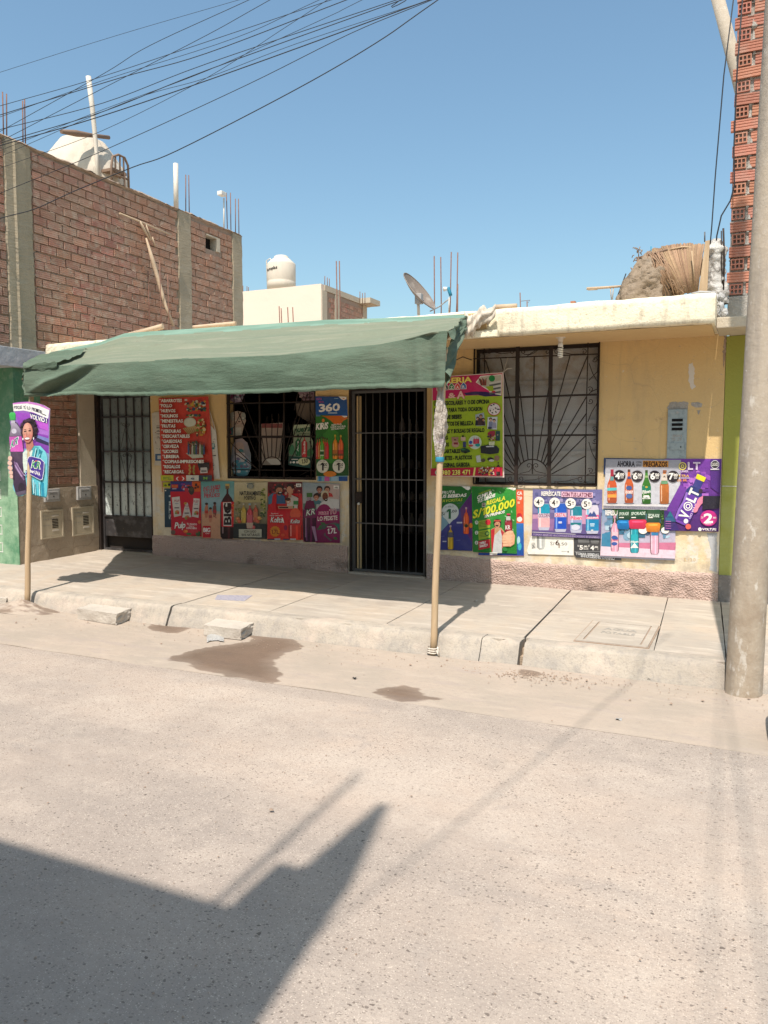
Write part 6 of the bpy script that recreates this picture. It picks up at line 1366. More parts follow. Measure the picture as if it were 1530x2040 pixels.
p.text('PORQUE', 1042, 650, 1190, 645, 42, (214, 60, 120), 1, 0, W_); p.text('TÚ', 1205, 642, 1305, 636, 66, (190, 40, 100), 1, 0, W_); p.text('LO PEDISTE', 1025, 745, 1325, 728, 62, W_, 1, 0, (190, 40, 90)); p.rect(1268, 208, 1350, 262, W_); p.text('ABL', 1280, 252, 1340, 252, 26, K_, 1)
p.build('poster', 'purple grape soda poster with laughing friends, nearest the shop gate', 'poster', GRP, wavef(15))
# -- two green/blue posters between the window and the gate
Z4p = (440, 770, 5.8846)
p = Print(Z4p, -.024, [(1110, 115), (1475, 120), (1490, 345), (1115, 330)], (28, 78, 140), (30, 90, 160)); p.text('VISITA', 1118, 160, 1185, 158, 26, (190, 90, 150), 1); p.text('MOVIL', 1150, 192, 1210, 190, 20, (190, 60, 120), 1)
p.text('360', 1158, 296, 1392, 282, 84, W_, 2); p.ell(1350, 246, 18, 24, (28, 82, 148)); p.poly([(1380, 116), (1475, 120), (1470, 150), (1440, 160), (1415, 150)], W_); p.rect(1258, 304, 1366, 316, (190, 205, 220)); p.rect(1330, 135, 1380, 145, (120, 160, 200)); p.ell(1440, 140, 14, 5, (230, 120, 40), 8)
p.build('poster', 'small blue poster with the white number 360 high between the shop window and the gate', 'poster', GRP, wavef(16, .003))
p = Print(Z4p, -.018, [(1112, 330), (1488, 335), (1500, 1045), (1120, 1050)], (48, 116, 40), (34, 84, 34))
p.poly([(1180, 345), (1486, 340), (1484, 380), (1440, 400), (1400, 450), (1330, 440), (1290, 400), (1230, 360)], (222, 110, 25)); p.poly([(1200, 560), (1300, 470), (1380, 540), (1400, 900), (1220, 900)], (60, 132, 48)); p.rect(1118, 322, 1168, 350, (90, 120, 160)); p.text('KIRIS', 1118, 506, 1255, 492, 70, W_, 2, .1); p.ell(1202, 398, 16, 20, (230, 130, 60)); p.poly([(1405, 336), (1486, 338), (1480, 356), (1450, 364)], W_)
for i, (t, a, b) in enumerate((('DISFRUTA EL', 1300, 1420), ('SABOR NATURAL', 1288, 1468), ('DE NUESTRAS', 1298, 1450))): p.text(t, a, 462+24*i, b, 448+24*i, 18, W_, 1)
for x, c in ((1135, (196, 60, 50)), (1160, (205, 120, 40)), (1225, (196, 60, 50)), (1250, (200, 50, 50)), (1205, (196, 110, 40)), (1186, (80, 150, 50))): p.bottle(x, 590+abs(x-1190)*.3, 850, 42, c, (70, 40, 30))
p.bottle(1190, 590, 870, 52, (90, 160, 50), (70, 90, 40), (200, 220, 180), (.55, .8)); p.rect(1168, 760, 1212, 800, (40, 90, 40))
p.bottle(1345, 568, 850, 66, (226, 140, 40), (196, 180, 60), (190, 110, 50), (.62, .85)); p.bottle(1412, 572, 850, 66, (226, 100, 40), (196, 170, 60), (200, 60, 50), (.62, .85)); p.text('KIRIS', 1320, 815, 1372, 812, 26, (40, 90, 40), 1); p.text('KIRIS', 1388, 815, 1442, 812, 26, (40, 90, 40), 1)
for cx, t2 in ((1200, '00'), (1388, '20')):
    p.ell(cx, 935, 72, 78, (226, 222, 206), 28); p.text('1', cx-26, 985, cx+4, 985, 92, K_, 2); p.text(t2, cx+12, 935, cx+52, 932, 34, K_, 1); p.text('S/', cx-52, 930, cx-34, 930, 16, K_, 0); p.text('270 ML', cx-40, 884, cx+28, 882, 14, K_, 0); p.rect(cx+16, 948, cx+46, 953, K_)
p.ell(1285, 1025, 75, 34, (222, 130, 40), 20)
p.build('poster', 'green poster with orange bottles and two price circles, between shop window and gate', 'poster', GRP, wavef(17, .004))
p = Print(Z4p, -.014, [(1135, 1052), (1485, 1046), (1485, 1110), (1130, 1112)], (120, 170, 190))
for a, b, c in ((1150, 1180, (60, 120, 180)), (1215, 1275, (210, 90, 160)), (1290, 1380, (160, 190, 210)), (1382, 1484, (30, 80, 150))): p.rect(a, 1056, b, 1108, c)
p.build('poster', 'narrow torn multicoloured remnant just under the green poster with orange bottles', 'poster', GRP)
# -- bazar banner
ZB_ = (860, 740, 9.2733)
p = Print(ZB_, -.10, [(15, 105), (1332, 18), (1345, 1960), (-5, 1935)], (232, 210, 205))
p.poly([(22, 115), (1312, 32), (1322, 1930), (5, 1912)], (160, 185, 40)); p.poly([(22, 115), (1310, 34), (1300, 450), (1180, 460), (980, 462), (860, 440), (640, 450), (22, 540)], (190, 22, 88), (200, 26, 96))
p.poly([(600, 400), (800, 370), (1000, 375), (1300, 440), (1260, 455), (1140, 452), (1000, 466), (860, 434), (640, 440)], (48, 28, 84))
p.poly([(820, 200), (905, 85), (1300, 52), (1292, 440), (1180, 420), (1000, 320)], W_); p.poly([(840, 205), (912, 98), (1290, 64), (1284, 425), (1180, 405), (1010, 312)], (186, 180, 160))
for k in range(7): p.poly([(870+22*k, 130+12*(k % 3)), (886+22*k, 122+12*(k % 3)), (930+14*k, 260), (912+14*k, 262)], [(120, 30, 40), (70, 50, 40), (150, 60, 40)][k % 3])
for k in range(6): p.poly([(1060, 210+38*k), (1284, 170+38*k), (1284, 200+38*k), (1080, 240+38*k)], (88, 92, 90) if k % 2 else (200, 198, 190))
p.ell(1118, 130, 58, 60, (20, 130, 60)); p.poly([(1000, 280), (1140, 265), (1150, 370), (1070, 360)], (150, 175, 40)); p.ell(1150, 375, 34, 20, (200, 60, 60)); p.ell(1170, 395, 28, 12, (120, 40, 100))
p.text('LIBRERIA', 35, 232, 740, 194, 92, (252, 228, 110), 2, 0, (120, 30, 30))
for i, (t, c) in enumerate((('B', (200, 60, 60)), ('A', K_), ('Z', (30, 120, 60)), ('A', (220, 60, 60)), ('R', (40, 100, 170)))):
    x = 150+112*i; y = 300-6*i; p.poly([(x-52, y-20), (x, y-80), (x+52, y-20), (x+50, y+52), (x-50, y+52)], W_); p.poly([(x-44, y-16), (x, y-68), (x+44, y-16), (x+42, y+44), (x-42, y+44)], c); p.text(t, x-22, y+36, x+22, y+34, 50, W_, 1)
p.text('D', 150, 522, 262, 516, 120, (170, 20, 40), 2); p.text('D', 158, 512, 254, 508, 106, (240, 190, 180), 2); p.text('&', 322, 492, 438, 486, 88, (240, 190, 180), 2, 0, (170, 20, 40)); p.text('A', 482, 500, 612, 494, 128, (240, 190, 180), 2, 0, (170, 20, 40))
rows = [('ÚTILES ESCOLARES Y O DE OFICINA', 50, 630, 1070, 588, 62), ('REGALOS PARA TODA OCASION', 55, 755, 940, 725, 60), ('ROPA DE BEBES', 55, 890, 562, 868, 62), ('PRODUCTOS DE BELLEZA', 55, 1010, 780, 988, 62), ('TARJETAS Y BOLSAS DE REGALO', 55, 1148, 982, 1115, 60),
        ('COPIAS', 80, 1262, 305, 1255, 60), ('GLOBOS', 80, 1390, 325, 1382, 60), ('DESCARTABLES', 118, 1512, 535, 1502, 60), ('JUGUETES - PLÁSTICOS', 122, 1640, 750, 1618, 60), ('GOLOSINAS, GASEOSA', 118, 1765, 712, 1750, 60)]
for t, a, b, c, d, h in rows: p.text(t, a, b+2, c, d+2, h+8, (18, 22, 22), 2)
p.ell(1160, 700, 122, 118, (180, 30, 50), 30); p.ell(1160, 700, 110, 106, (222, 214, 210), 30)
for x, y, a_ in ((1130, 700, 20), (1190, 680, 40), (1110, 630, 0), (1155, 615, 10), (1195, 750, 60), (1130, 765, 30), (1090, 725, 80), (1240, 700, 0)): p.ell(x, y, 30 if y == 700 else 20, 12, K_, 10, a_)
p.ell(1125, 700, 18, 20, (222, 214, 210), 10)
p.poly([(815, 800), (970, 760), (1005, 1000), (835, 1010)], (165, 175, 185)); p.person(862, 870, 26, K_, (190, 140, 110), (30, 35, 50), False, 2, 5); p.person(918, 830, 28, (60, 40, 30), (190, 140, 110), (70, 50, 50), False, 2.2, 6); p.person(965, 890, 24, K_, (170, 120, 90), (60, 40, 50), False, 1.4, 4.5)
p.poly([(1045, 845), (1225, 838), (1215, 1075), (1035, 1060)], (205, 210, 212)); p.person(1100, 890, 28, K_, (200, 160, 140), (120, 130, 160), False, 1.6, 6); p.person(1165, 910, 26, K_, (200, 160, 140), (150, 150, 170), False, 1.6, 5.5); p.ell(1085, 1045, 40, 22, (60, 60, 80))
p.poly([(1040, 1140), (1090, 1100), (1180, 1095), (1180, 1200), (1060, 1205)], (150, 40, 60)); p.rect(1195, 1100, 1272, 1280, (20, 70, 70)); p.clutter(1010, 1150, 1260, 1285, 26, [(150, 40, 50), (205, 170, 150), (60, 50, 60), (190, 60, 90)], 22, 4)
p.ell(445, 1270, 62, 58, (170, 130, 110)); p.ell(400, 1228, 22, 20, (160, 120, 100)); p.ell(492, 1228, 22, 20, (160, 120, 100)); p.ell(455, 1345, 70, 58, (190, 150, 130)); p.rect(420, 1310, 500, 1350, (130, 40, 50)); p.ell(445, 1262, 20, 14, (90, 60, 50))
p.rect(555, 1210, 640, 1280, (200, 170, 150)); p.rect(575, 1180, 610, 1212, K_); p.rect(592, 1300, 650, 1400, (50, 60, 110)); p.poly([(545, 1430), (620, 1410), (700, 1440), (735, 1480), (640, 1515), (560, 1490)], (30, 60, 40)); p.ell(640, 1490, 26, 24, (20, 30, 25)); p.ell(600, 1440, 40, 16, (40, 110, 60))
p.ell(815, 1310, 122, 128, (205, 220, 170), 30); p.ell(815, 1310, 108, 114, (190, 205, 205), 30); 
for x, c in ((800, (190, 40, 70)), (838, (200, 60, 80)), (872, (190, 30, 60))): p.bottle(x, 1215, 1340, 38, c, (220, 150, 150))
p.ell(735, 1310, 32, 30, (50, 90, 170)); p.ell(865, 1360, 46, 30, (30, 150, 150)); p.ell(740, 1370, 44, 20, (190, 80, 80))
p.poly([(915, 1380), (1050, 1355), (1215, 1375), (1265, 1430), (1250, 1510), (1100, 1530), (925, 1510)], (38, 40, 46)); p.poly([(1010, 1380), (1160, 1370), (1170, 1395), (1030, 1400)], (190, 195, 200)); p.poly([(1070, 1300), (1180, 1290), (1175, 1360), (1075, 1365)], (200, 205, 170))
p.poly([(830, 1560), (910, 1545), (930, 1670), (850, 1680)], (190, 195, 190)); p.ell(965, 1640, 44, 34, (90, 80, 60)); p.ell(1100, 1620, 60, 34, (50, 40, 40)); p.ell(1120, 1645, 50, 20, (200, 200, 200)); p.ell(1220, 1600, 48, 50, (140, 110, 90))
p.poly([(5, 1790), (800, 1772), (775, 1925), (0, 1925)], (186, 20, 60)); p.poly([(800, 1772), (830, 1772), (808, 1925), (778, 1925)], (230, 220, 120)); p.poly([(835, 1772), (1322, 1765), (1325, 1930), (812, 1925)], (186, 20, 60)); p.ell(125, 1868, 44, 44, (240, 245, 240)); p.ell(125, 1868, 36, 36, (40, 150, 80))
p.text('980 238 471', 205, 1912, 720, 1900, 84, (250, 236, 120), 1, 0, (60, 10, 20)); p.clutter(860, 1740, 1200, 1925, 80, [(30, 30, 40), (160, 40, 50), (220, 200, 170), (70, 50, 50), (190, 150, 60), (190, 190, 190)], 26, 5); p.bottle(1250, 1680, 1920, 72, (50, 16, 16), K_, (196, 30, 50), (.38, .7))
p.build('banner', 'lime green and pink stationery bazaar banner hanging over the left part of the right window', 'banner', None, wavef(21, .010, 3))
# string of the banner
a, b = wc(395, 485, -.09), wc(440, 345, -.03); c = wc(480, 450, -.03)
single(MB().tube([b, (a+b)/2, a], .003, 5).tube([a, (a+c)/2+Vector((0, 0, .02)), c], .003, 5), 'string', m_pipe, 'pale string tying the top corner of the bazaar banner to the window grille', 'string')
# -- posters right of the gate
ZE = (860, 950, 7.65)
p = Print(ZE, -.016, [(85, 135), (605, 150), (622, 1130), (70, 1110)], (34, 110, 44), (30, 100, 40))
p.poly([(90, 420), (160, 480), (270, 700), (80, 900)], (120, 160, 178)); p.poly([(270, 700), (75, 905), (70, 1108), (620, 1128), (612, 240)], (56, 52, 140), (50, 56, 128)); p.poly([(612, 240), (440, 480), (460, 700), (560, 900), (620, 1000)], (84, 34, 104), (96, 40, 120)); p.poly([(455, 140), (590, 148), (590, 185), (560, 202), (530, 195)], W_)
p.text('DISFRUTA', 72, 265, 355, 250, 42, W_, 1, .2); p.text('TUS BEBIDAS', 88, 325, 525, 300, 46, W_, 2, .2); p.text('FAVORITAS', 135, 388, 465, 368, 42, (190, 200, 60), 1, .2)
p.ell(285, 535, 130, 130, (205, 215, 215), 34); p.poly([(200, 620), (330, 655), (272, 720)], (205, 215, 215)); p.text('A SOLO', 208, 470, 335, 462, 26, (30, 60, 50), 0); p.text('S/', 155, 588, 212, 580, 52, (25, 70, 50), 1); p.text('1', 228, 640, 280, 640, 150, (20, 100, 60), 2); p.text('.00', 300, 545, 385, 538, 40, (30, 50, 45), 1)
p.bottle(528, 465, 870, 92, (226, 90, 40), (180, 150, 160), (205, 100, 50), (.6, .72)); p.ell(600, 740, 26, 40, (226, 130, 40), 14); p.ell(530, 745, 26, 26, (40, 60, 40)); p.bottle(290, 740, 1105, 92, (205, 165, 40), (190, 170, 200), (90, 90, 110), (.28, .5)); p.rect(170, 975, 228, 992, (190, 190, 210)); p.rect(385, 685, 468, 708, (190, 190, 210))
for x, y in ((130, 905), (375, 965), (390, 400)): p.poly([(x, y), (x+70, y-6), (x+70, y-2), (x, y+3)], (120, 130, 180))
p.build('poster', 'green and violet poster with bottles priced 1.00, just right of the shop gate', 'poster', GRP, wavef(22, .003))
p = Print(ZE, -.012, [(1280, 195), (1400, 195), (1405, 1205), (710, 1195), (710, 1155), (1290, 1160)], (226, 92, 50))
p.poly([(1284, 705), (1402, 705), (1405, 1203), (712, 1193), (712, 1157), (1290, 1162)], (26, 110, 190), (20, 70, 150)); p.text('CA', 1305, 275, 1376, 270, 48, W_, 2); p.text('TOP', 1306, 345, 1376, 352, 46, W_, 2); p.rect(1308, 375, 1345, 412, (230, 180, 150)); p.ell(1338, 610, 42, 60, (196, 40, 50)); p.ell(1340, 645, 40, 40, W_); p.ell(1325, 585, 22, 30, (200, 30, 40)); p.ell(1325, 970, 24, 66, (170, 215, 220)); p.ell(1340, 1060, 30, 60, (60, 170, 190)); p.rect(885, 1158, 1000, 1190, W_)
p.build('poster', 'orange and blue poster showing only along the rim of the green prize poster', 'poster', GRP)
p = Print(ZE, -.020, [(612, 145), (1285, 165), (1300, 1170), (632, 1145)], (42, 150, 52), (30, 120, 40))
p.poly([(620, 160), (1000, 170), (900, 420), (640, 500)], (34, 120, 44)); p.poly([(1150, 165), (1284, 168), (1282, 190), (1250, 208), (1205, 190)], W_); p.rect(1218, 180, 1252, 190, (150, 150, 150))
for x, y, a_ in ((940, 205, 30), (1045, 235, 60), (1160, 180, 10), (1220, 530, 70), (1130, 600, 20), (1245, 660, 40), (1100, 170, 0), (1235, 800, 50)): p.ell(x, y, 20, 8, (150, 205, 150), 8, a_)
p.text('LA QUE TE AYUDA', 720, 270, 905, 205, 22, (190, 200, 60), 1); p.text('CUMPLIR', 695, 345, 915, 262, 54, W_, 2, .1); p.text('TUS SUEÑOS!!', 700, 402, 965, 300, 48, W_, 2, .1); p.rect(768, 395, 822, 460, (190, 180, 170)); p.rect(778, 405, 812, 420, (70, 40, 40)); p.rect(778, 430, 812, 446, (70, 40, 40))
p.text('REGALA', 840, 430, 1120, 350, 62, (226, 220, 60), 2, .1); p.text('S/100.000', 640, 640, 1262, 455, 118, (30, 70, 30), 2, .1); p.text('S/100.000', 634, 632, 1258, 448, 116, (226, 226, 50), 2, .1); p.text('EN PREMIOS', 812, 622, 1112, 548, 40, W_, 2, .1)
for i, y in enumerate((690, 845, 998)):
    p.ell(686, y+5, 26, 30, (205, 215, 200)); p.text(str(i+1), 677, y+20, 695, y+20, 32, K_, 1); p.poly([(712, y-20), (890, y-50), (895, y+80), (720, y+115)], (150, 175, 50) if i < 2 else (190, 30, 50))
    for k in range(4): p.poly([(728, y+2+k*22), (815+10*k, y-12+k*22), (815+10*k, y-4+k*22), (728, y+10+k*22)], (90, 110, 40) if i < 2 else (225, 205, 200))
p.text('YAPEA Y', 740, 1025, 830, 1005, 30, W_, 2); p.text('GANATE YA', 738, 1075, 858, 1045, 30, W_, 2); p.ell(862, 690, 42, 44, (205, 30, 45)); p.ell(850, 862, 34, 38, (60, 110, 50)); p.ell(850, 862, 18, 20, (160, 190, 90))
p.poly([(905, 800), (960, 770), (1060, 770), (1110, 830), (1090, 1080), (920, 1150)], (196, 150, 110)); p.poly([(905, 810), (965, 775), (950, 1130), (918, 1140)], (190, 40, 50)); p.poly([(1060, 800), (1110, 850), (1080, 1090), (1050, 1080)], (190, 40, 50)); p.poly([(960, 890), (1050, 800), (1075, 900), (1075, 1160), (930, 1160)], (200, 200, 198)); p.person(1005, 715, 54, (30, 22, 20), (196, 140, 106), (196, 150, 110), True, .8, 1.6); p.rect(955, 655, 1056, 678, (190, 70, 60)); p.ell(1000, 742, 26, 10, K_, 12)
p.bottle(1175, 560, 850, 118, (120, 22, 30), (200, 50, 90), (160, 30, 50), (.45, .9), neck=.4); p.rect(1140, 600, 1205, 660, (196, 196, 190)); p.text('KR', 1130, 800, 1200, 795, 60, W_, 1)
p.poly([(1080, 900), (1110, 850), (1180, 830), (1250, 840), (1275, 900), (1265, 1020), (1200, 1065), (1100, 1040), (1075, 980)], (226, 170, 130))
for k in range(4): p.poly([(1085, 890+44*k), (1200, 870+46*k), (1240, 890+44*k), (1200, 925+44*k), (1090, 930+42*k)], (236, 184, 146)); p.poly([(1085, 930+42*k), (1200, 922+44*k), (1202, 928+44*k), (1086, 936+42*k)], (170, 100, 70))
p.ell(1190, 845, 62, 26, (236, 186, 150), 16, -12); p.ell(1120, 1100, 40, 30, (40, 130, 60), 12, 30); p.poly([(890, 1150), (1010, 1152), (1010, 1163), (890, 1160)], W_)
p.build('poster', 'green prize poster with a man holding out a soda bottle, below the bazaar banner', 'poster', GRP, wavef(23, .003))
ZF = (1040, 960, 7.65)
p = Print(ZF, -.012, [(140, 820), (785, 855), (785, 1120), (90, 1100), (75, 1040)], (240, 236, 226))
p.poly([(225, 800), (355, 840), (352, 985), (325, 1030), (265, 1035), (225, 1000)], (150, 150, 146), (205, 205, 200), True); p.poly([(262, 830), (300, 835), (300, 1010), (268, 1005)], (235, 235, 232)); p.text('S/', 430, 965, 495, 965, 50, (40, 38, 36), 0); p.text('6', 510, 965, 568, 965, 74, (70, 44, 30), 1); p.text('.50', 580, 968, 690, 968, 44, (40, 38, 36), 0); p.poly([(552, 950), (578, 940), (572, 1010), (560, 1010)], (150, 130, 115))
p.text('SIN', 148, 1015, 200, 1015, 50, (90, 88, 86), 1); p.text('ALCOHOL', 145, 960, 205, 962, 36, (110, 108, 104), 1); p.text('TU', 150, 890, 190, 890, 34, (120, 118, 114), 1); p.rect(600, 1056, 680, 1060, (120, 118, 114)); p.rect(690, 1052, 718, 1075, (150, 148, 144))
p.build('poster', 'white price poster reading 6.50 below the can poster under the right window', 'poster', GRP)
p = Print(ZF, -.014, [(790, 855), (1200, 860), (1500, 1130), (1520, 1200), (830, 1155), (790, 1110)], (66, 66, 68)); p.poly([(850, 870), (1025, 875), (1020, 930), (860, 935)], (140, 140, 140), (90, 90, 90)); p.poly([(1040, 880), (1180, 890), (1160, 945), (1060, 940)], (130, 130, 130), (90, 90, 90))
p.text('S/', 848, 985, 872, 985, 24, W_, 1); p.text('5', 880, 1030, 925, 1032, 62, W_, 2); p.text('.00', 935, 998, 990, 998, 26, W_, 2); p.text('CADA UNO', 935, 1030, 1000, 1032, 18, W_, 1); p.rect(1002, 980, 1006, 1038, W_); p.text('S/', 1012, 985, 1034, 985, 24, W_, 1); p.text('4', 1045, 1035, 1095, 1038, 62, W_, 2); p.text('.00', 1100, 1005, 1150, 1006, 26, W_, 2); p.rect(1155, 980, 1158, 1040, W_); p.rect(800, 1060, 1195, 1063, (190, 190, 190))
p.text('TOMAR BEBIDAS ALCOHOLICAS', 820, 1110, 1500, 1150, 36, (214, 214, 214), 1); p.text('EN EXCESO ES DAÑINO', 900, 1145, 1410, 1190, 38, (214, 214, 214), 1)
p.build('poster', 'dark grey poster with white prices 5 and 4, partly covered by the can poster', 'poster', GRP)
p = Print(ZF, -.018, [(165, 110), (1225, 125), (1200, 865), (150, 825)], (120, 112, 160), (110, 92, 140))
p.rect(170, 115, 1222, 470, (110, 108, 158), (132, 126, 172)); p.clutter(175, 130, 1215, 450, 60, [(90, 92, 146), (140, 136, 184), (74, 80, 130), (160, 150, 190)], 46, 2); p.poly([(165, 495), (420, 500), (400, 640), (158, 700)], (205, 150, 178)); p.poly([(700, 420), (980, 420), (980, 640), (700, 640)], (200, 150, 180)); p.poly([(160, 640), (1210, 640), (1204, 800), (152, 770)], (112, 84, 132), (96, 84, 140)); p.poly([(165, 560), (500, 560), (480, 740), (155, 730)], (150, 110, 158))
p.poly([(152, 775), (1204, 815), (1200, 862), (150, 822)], (88, 74, 128)); p.poly([(160, 760), (820, 795), (820, 800), (160, 766)], W_)
p.text('TOMAR BEBIDAS ALCOHOLICAS EN EXCESO ES DAÑINO', 170, 812, 1180, 858, 26, (190, 170, 200), 0)
p.text('REFRÉSCATE', 300, 208, 590, 212, 62, W_, 2); p.poly([(604, 145), (1082, 160), (1082, 240), (602, 228)], (236, 190, 210)); p.text('CON TUS LATONES', 620, 218, 1065, 228, 58, (100, 20, 60), 2)
for cx, w_, top, bot, c1, c2, lab, lc in ((338, 178, 330, 735, (20, 150, 180), (226, 176, 180), 'GOLDEN', (130, 60, 90)), (590, 180, 320, 762, (30, 90, 190), (24, 80, 190), 'CRISTAL', (214, 50, 90)), (828, 180, 365, 775, (16, 130, 150), (150, 160, 200), 'Pilsen', (230, 50, 90)), (1075, 196, 350, 788, (214, 206, 220), (20, 130, 180), 'AREQUIPEÑA', (226, 90, 140))):
    h = w_/2; p.poly([(cx-h*.8, top), (cx+h*.8, top), (cx+h, top+60), (cx+h, bot-50), (cx+h*.8, bot), (cx-h*.8, bot), (cx-h, bot-50), (cx-h, top+60)], (190, 190, 210)); p.poly([(cx-h, top+60), (cx+h, top+60), (cx+h, top+180), (cx-h, top+180)], c1); p.poly([(cx-h*.8, top+6), (cx+h*.8, top+6), (cx+h, top+60), (cx-h, top+60)], c1)
    p.rect(cx-h, top+180, cx+h, bot-45, c2); p.rect(cx-h*.8, top+60, cx-h*.55, bot-50, tuple(min(255, int(v*.6+110)) for v in c2)); p.rect(cx-h, top+150, cx+h, top+215, (214, 200, 214) if lab != 'AREQUIPEÑA' else (226, 90, 140)); p.text(lab, cx-h*.9, top+210, cx+h*.95, top+205, 52 if lab != 'AREQUIPEÑA' else 30, lc if lab != 'AREQUIPEÑA' else W_, 1)
p.rect(745, 620, 905, 655, (16, 120, 130)); p.ell(822, 690, 66, 44, (214, 214, 230)); p.poly([(1000, 530), (1045, 460), (1070, 490), (1100, 440), (1150, 530)], (60, 80, 140)); p.rect(560, 600, 612, 632, (200, 200, 225)); p.rect(1040, 630, 1110, 650, (190, 220, 235)); p.rect(1045, 660, 1105, 675, (190, 220, 235)); p.rect(1056, 726, 1090, 740, W_)
for cx, cy, n_, d_ in ((265, 305, '4', '00'), (503, 315, '4', '50'), (745, 325, '5', '00'), (990, 335, '5', '50')):
    p.ell(cx, cy, 80, 78, W_, 28); p.text('S/', cx-66, cy-4, cx-44, cy-4, 20, K_, 0); p.text(n_, cx-42, cy+42, cx+8, cy+42, 80, K_, 1); p.text(d_, cx+20, cy+0, cx+54, cy+0, 26, K_, 1); p.rect(cx+20, cy+14, cx+54, cy+20, (120, 120, 120))
p.build('poster', 'violet poster of four beer cans with white price circles, under the right window', 'poster', GRP, wavef(24, .003))
ZG = (1190, 900, 6.12)
p = Print(ZG, -.012, [(60, 700), (960, 720), (945, 1325), (35, 1285)], (120, 150, 180), (226, 200, 214))
p.clutter(60, 720, 955, 1100, 60, [(100, 140, 170), (70, 90, 120), (180, 205, 220), (130, 165, 190), (60, 110, 140)], 56, 3); p.poly([(240, 1110), (960, 1105), (950, 1200), (200, 1180)], (205, 120, 150)); p.poly([(45, 1150), (955, 1200), (946, 1322), (36, 1284)], (232, 205, 218)); p.poly([(36, 1262), (946, 1300), (946, 1324), (36, 1286)], (120, 118, 130)); p.poly([(60, 1000), (200, 960), (190, 1160), (50, 1150)], (60, 130, 165))
p.text('REFRESCATE', 102, 770, 300, 775, 56, W_, 2)
p.bottle(215, 780, 1215, 100, (222, 160, 180), (200, 150, 170), (236, 190, 200), (.45, .8)); p.ell(215, 1050, 40, 30, (50, 90, 160), 16, 20); p.ell(210, 1120, 36, 22, (60, 90, 160)); p.text('CRISTAL', 175, 1090, 258, 1088, 22, (210, 60, 90), 1)
p.bottle(455, 780, 1232, 108, (30, 150, 165), (60, 150, 160), (40, 170, 180), (.5, .72)); p.poly([(405, 1170), (455, 1110), (505, 1170)], W_); p.text('Pilsen', 410, 1112, 502, 1104, 26, W_, 1); p.bottle(700, 780, 1245, 108, (222, 170, 190), (200, 180, 200), None); p.rect(660, 975, 745, 1020, (50, 130, 180)); p.ell(560, 955, 55, 45, W_, 20); p.ell(830, 955, 50, 40, W_, 20)
p.build('poster', 'pale washed out bottle poster, lowest of the stack right of the can poster', 'poster', GRP, wavef(25, .003))
p = Print(ZG, -.018, [(187, 690), (820, 705), (815, 960), (185, 930)], (40, 74, 42), (34, 60, 36)); p.clutter(190, 700, 245, 925, 26, [(70, 110, 50), (30, 60, 30), (90, 130, 60)], 16, 2); p.clutter(765, 715, 815, 955, 26, [(70, 110, 50), (30, 60, 30), (90, 130, 60)], 16, 4)
for x0, x1, cap, y, t1 in ((245, 392, (20, 120, 190), 835, 'SPORADE'), (392, 595, (226, 50, 90), 830, 'SPORADE'), (598, 765, (240, 140, 30), 868, 'SPORADE')):
    p.rect(x0+4, 705, x1-2, y-2, (36, 84, 52), (24, 60, 44)); p.text(t1, x0+22, 775+(y-835)*.5, x1-10, 770+(y-835)*.8, 36, (214, 230, 214), 1, .1, (16, 50, 36)); p.rect(x0+24, 795, x0+80, 806, W_)
    w_ = x1-x0; p.poly([(x0-8, y+14), (x0+14, y-4), (x1-10, y-4), (x1+8, y+14), (x1-6, y+100), (x1-26, y+112), (x0+20, y+108), (x0+2, y+96)], cap, tuple(int(v*.8) for v in cap)); p.ell((x0+x1)/2, y+22, w_*.36, 12, tuple(min(255, v+40) for v in cap))
p.build('poster', 'dark green strip of bottles with blue, red and orange caps, between two bottle posters', 'poster', GRP, wavef(26, .003))
p = Print(ZG, -.022, [(820, 85), (1518, 85), (1478, 975), (815, 960)], (120, 60, 160), (74, 36, 106))
p.clutter(1010, 200, 1420, 640, 60, [(150, 80, 180), (120, 60, 160), (180, 110, 200), (100, 50, 140)], 60, 5); p.poly([(1240, 540), (1040, 560), (900, 900), (850, 700), (1010, 400)], (120, 62, 162), (98, 48, 140)); p.poly([(1380, 90), (1516, 90), (1500, 520), (1380, 430)], (84, 44, 126)); p.poly([(820, 720), (900, 730), (1000, 960), (818, 955)], (60, 40, 110))
p.ell(1040, 175, 48, 48, (226, 210, 90), 22); p.ell(1040, 175, 36, 36, (80, 50, 110), 20); p.ell(1040, 175, 22, 22, (226, 210, 90), 16); p.ell(1040, 175, 11, 11, (60, 30, 90), 12); p.text('LT', 1108, 215, 1252, 215, 86, (226, 205, 230), 2); p.text('SUMMER', 1000, 252, 1112, 250, 26, (214, 190, 220), 1); p.text('EXTRA', 960, 306, 1118, 306, 26, (240, 190, 60), 1); p.text('DE BIL', 980, 360, 1098, 358, 24, (240, 150, 60), 1); p.rect(1018, 316, 1130, 322, W_)
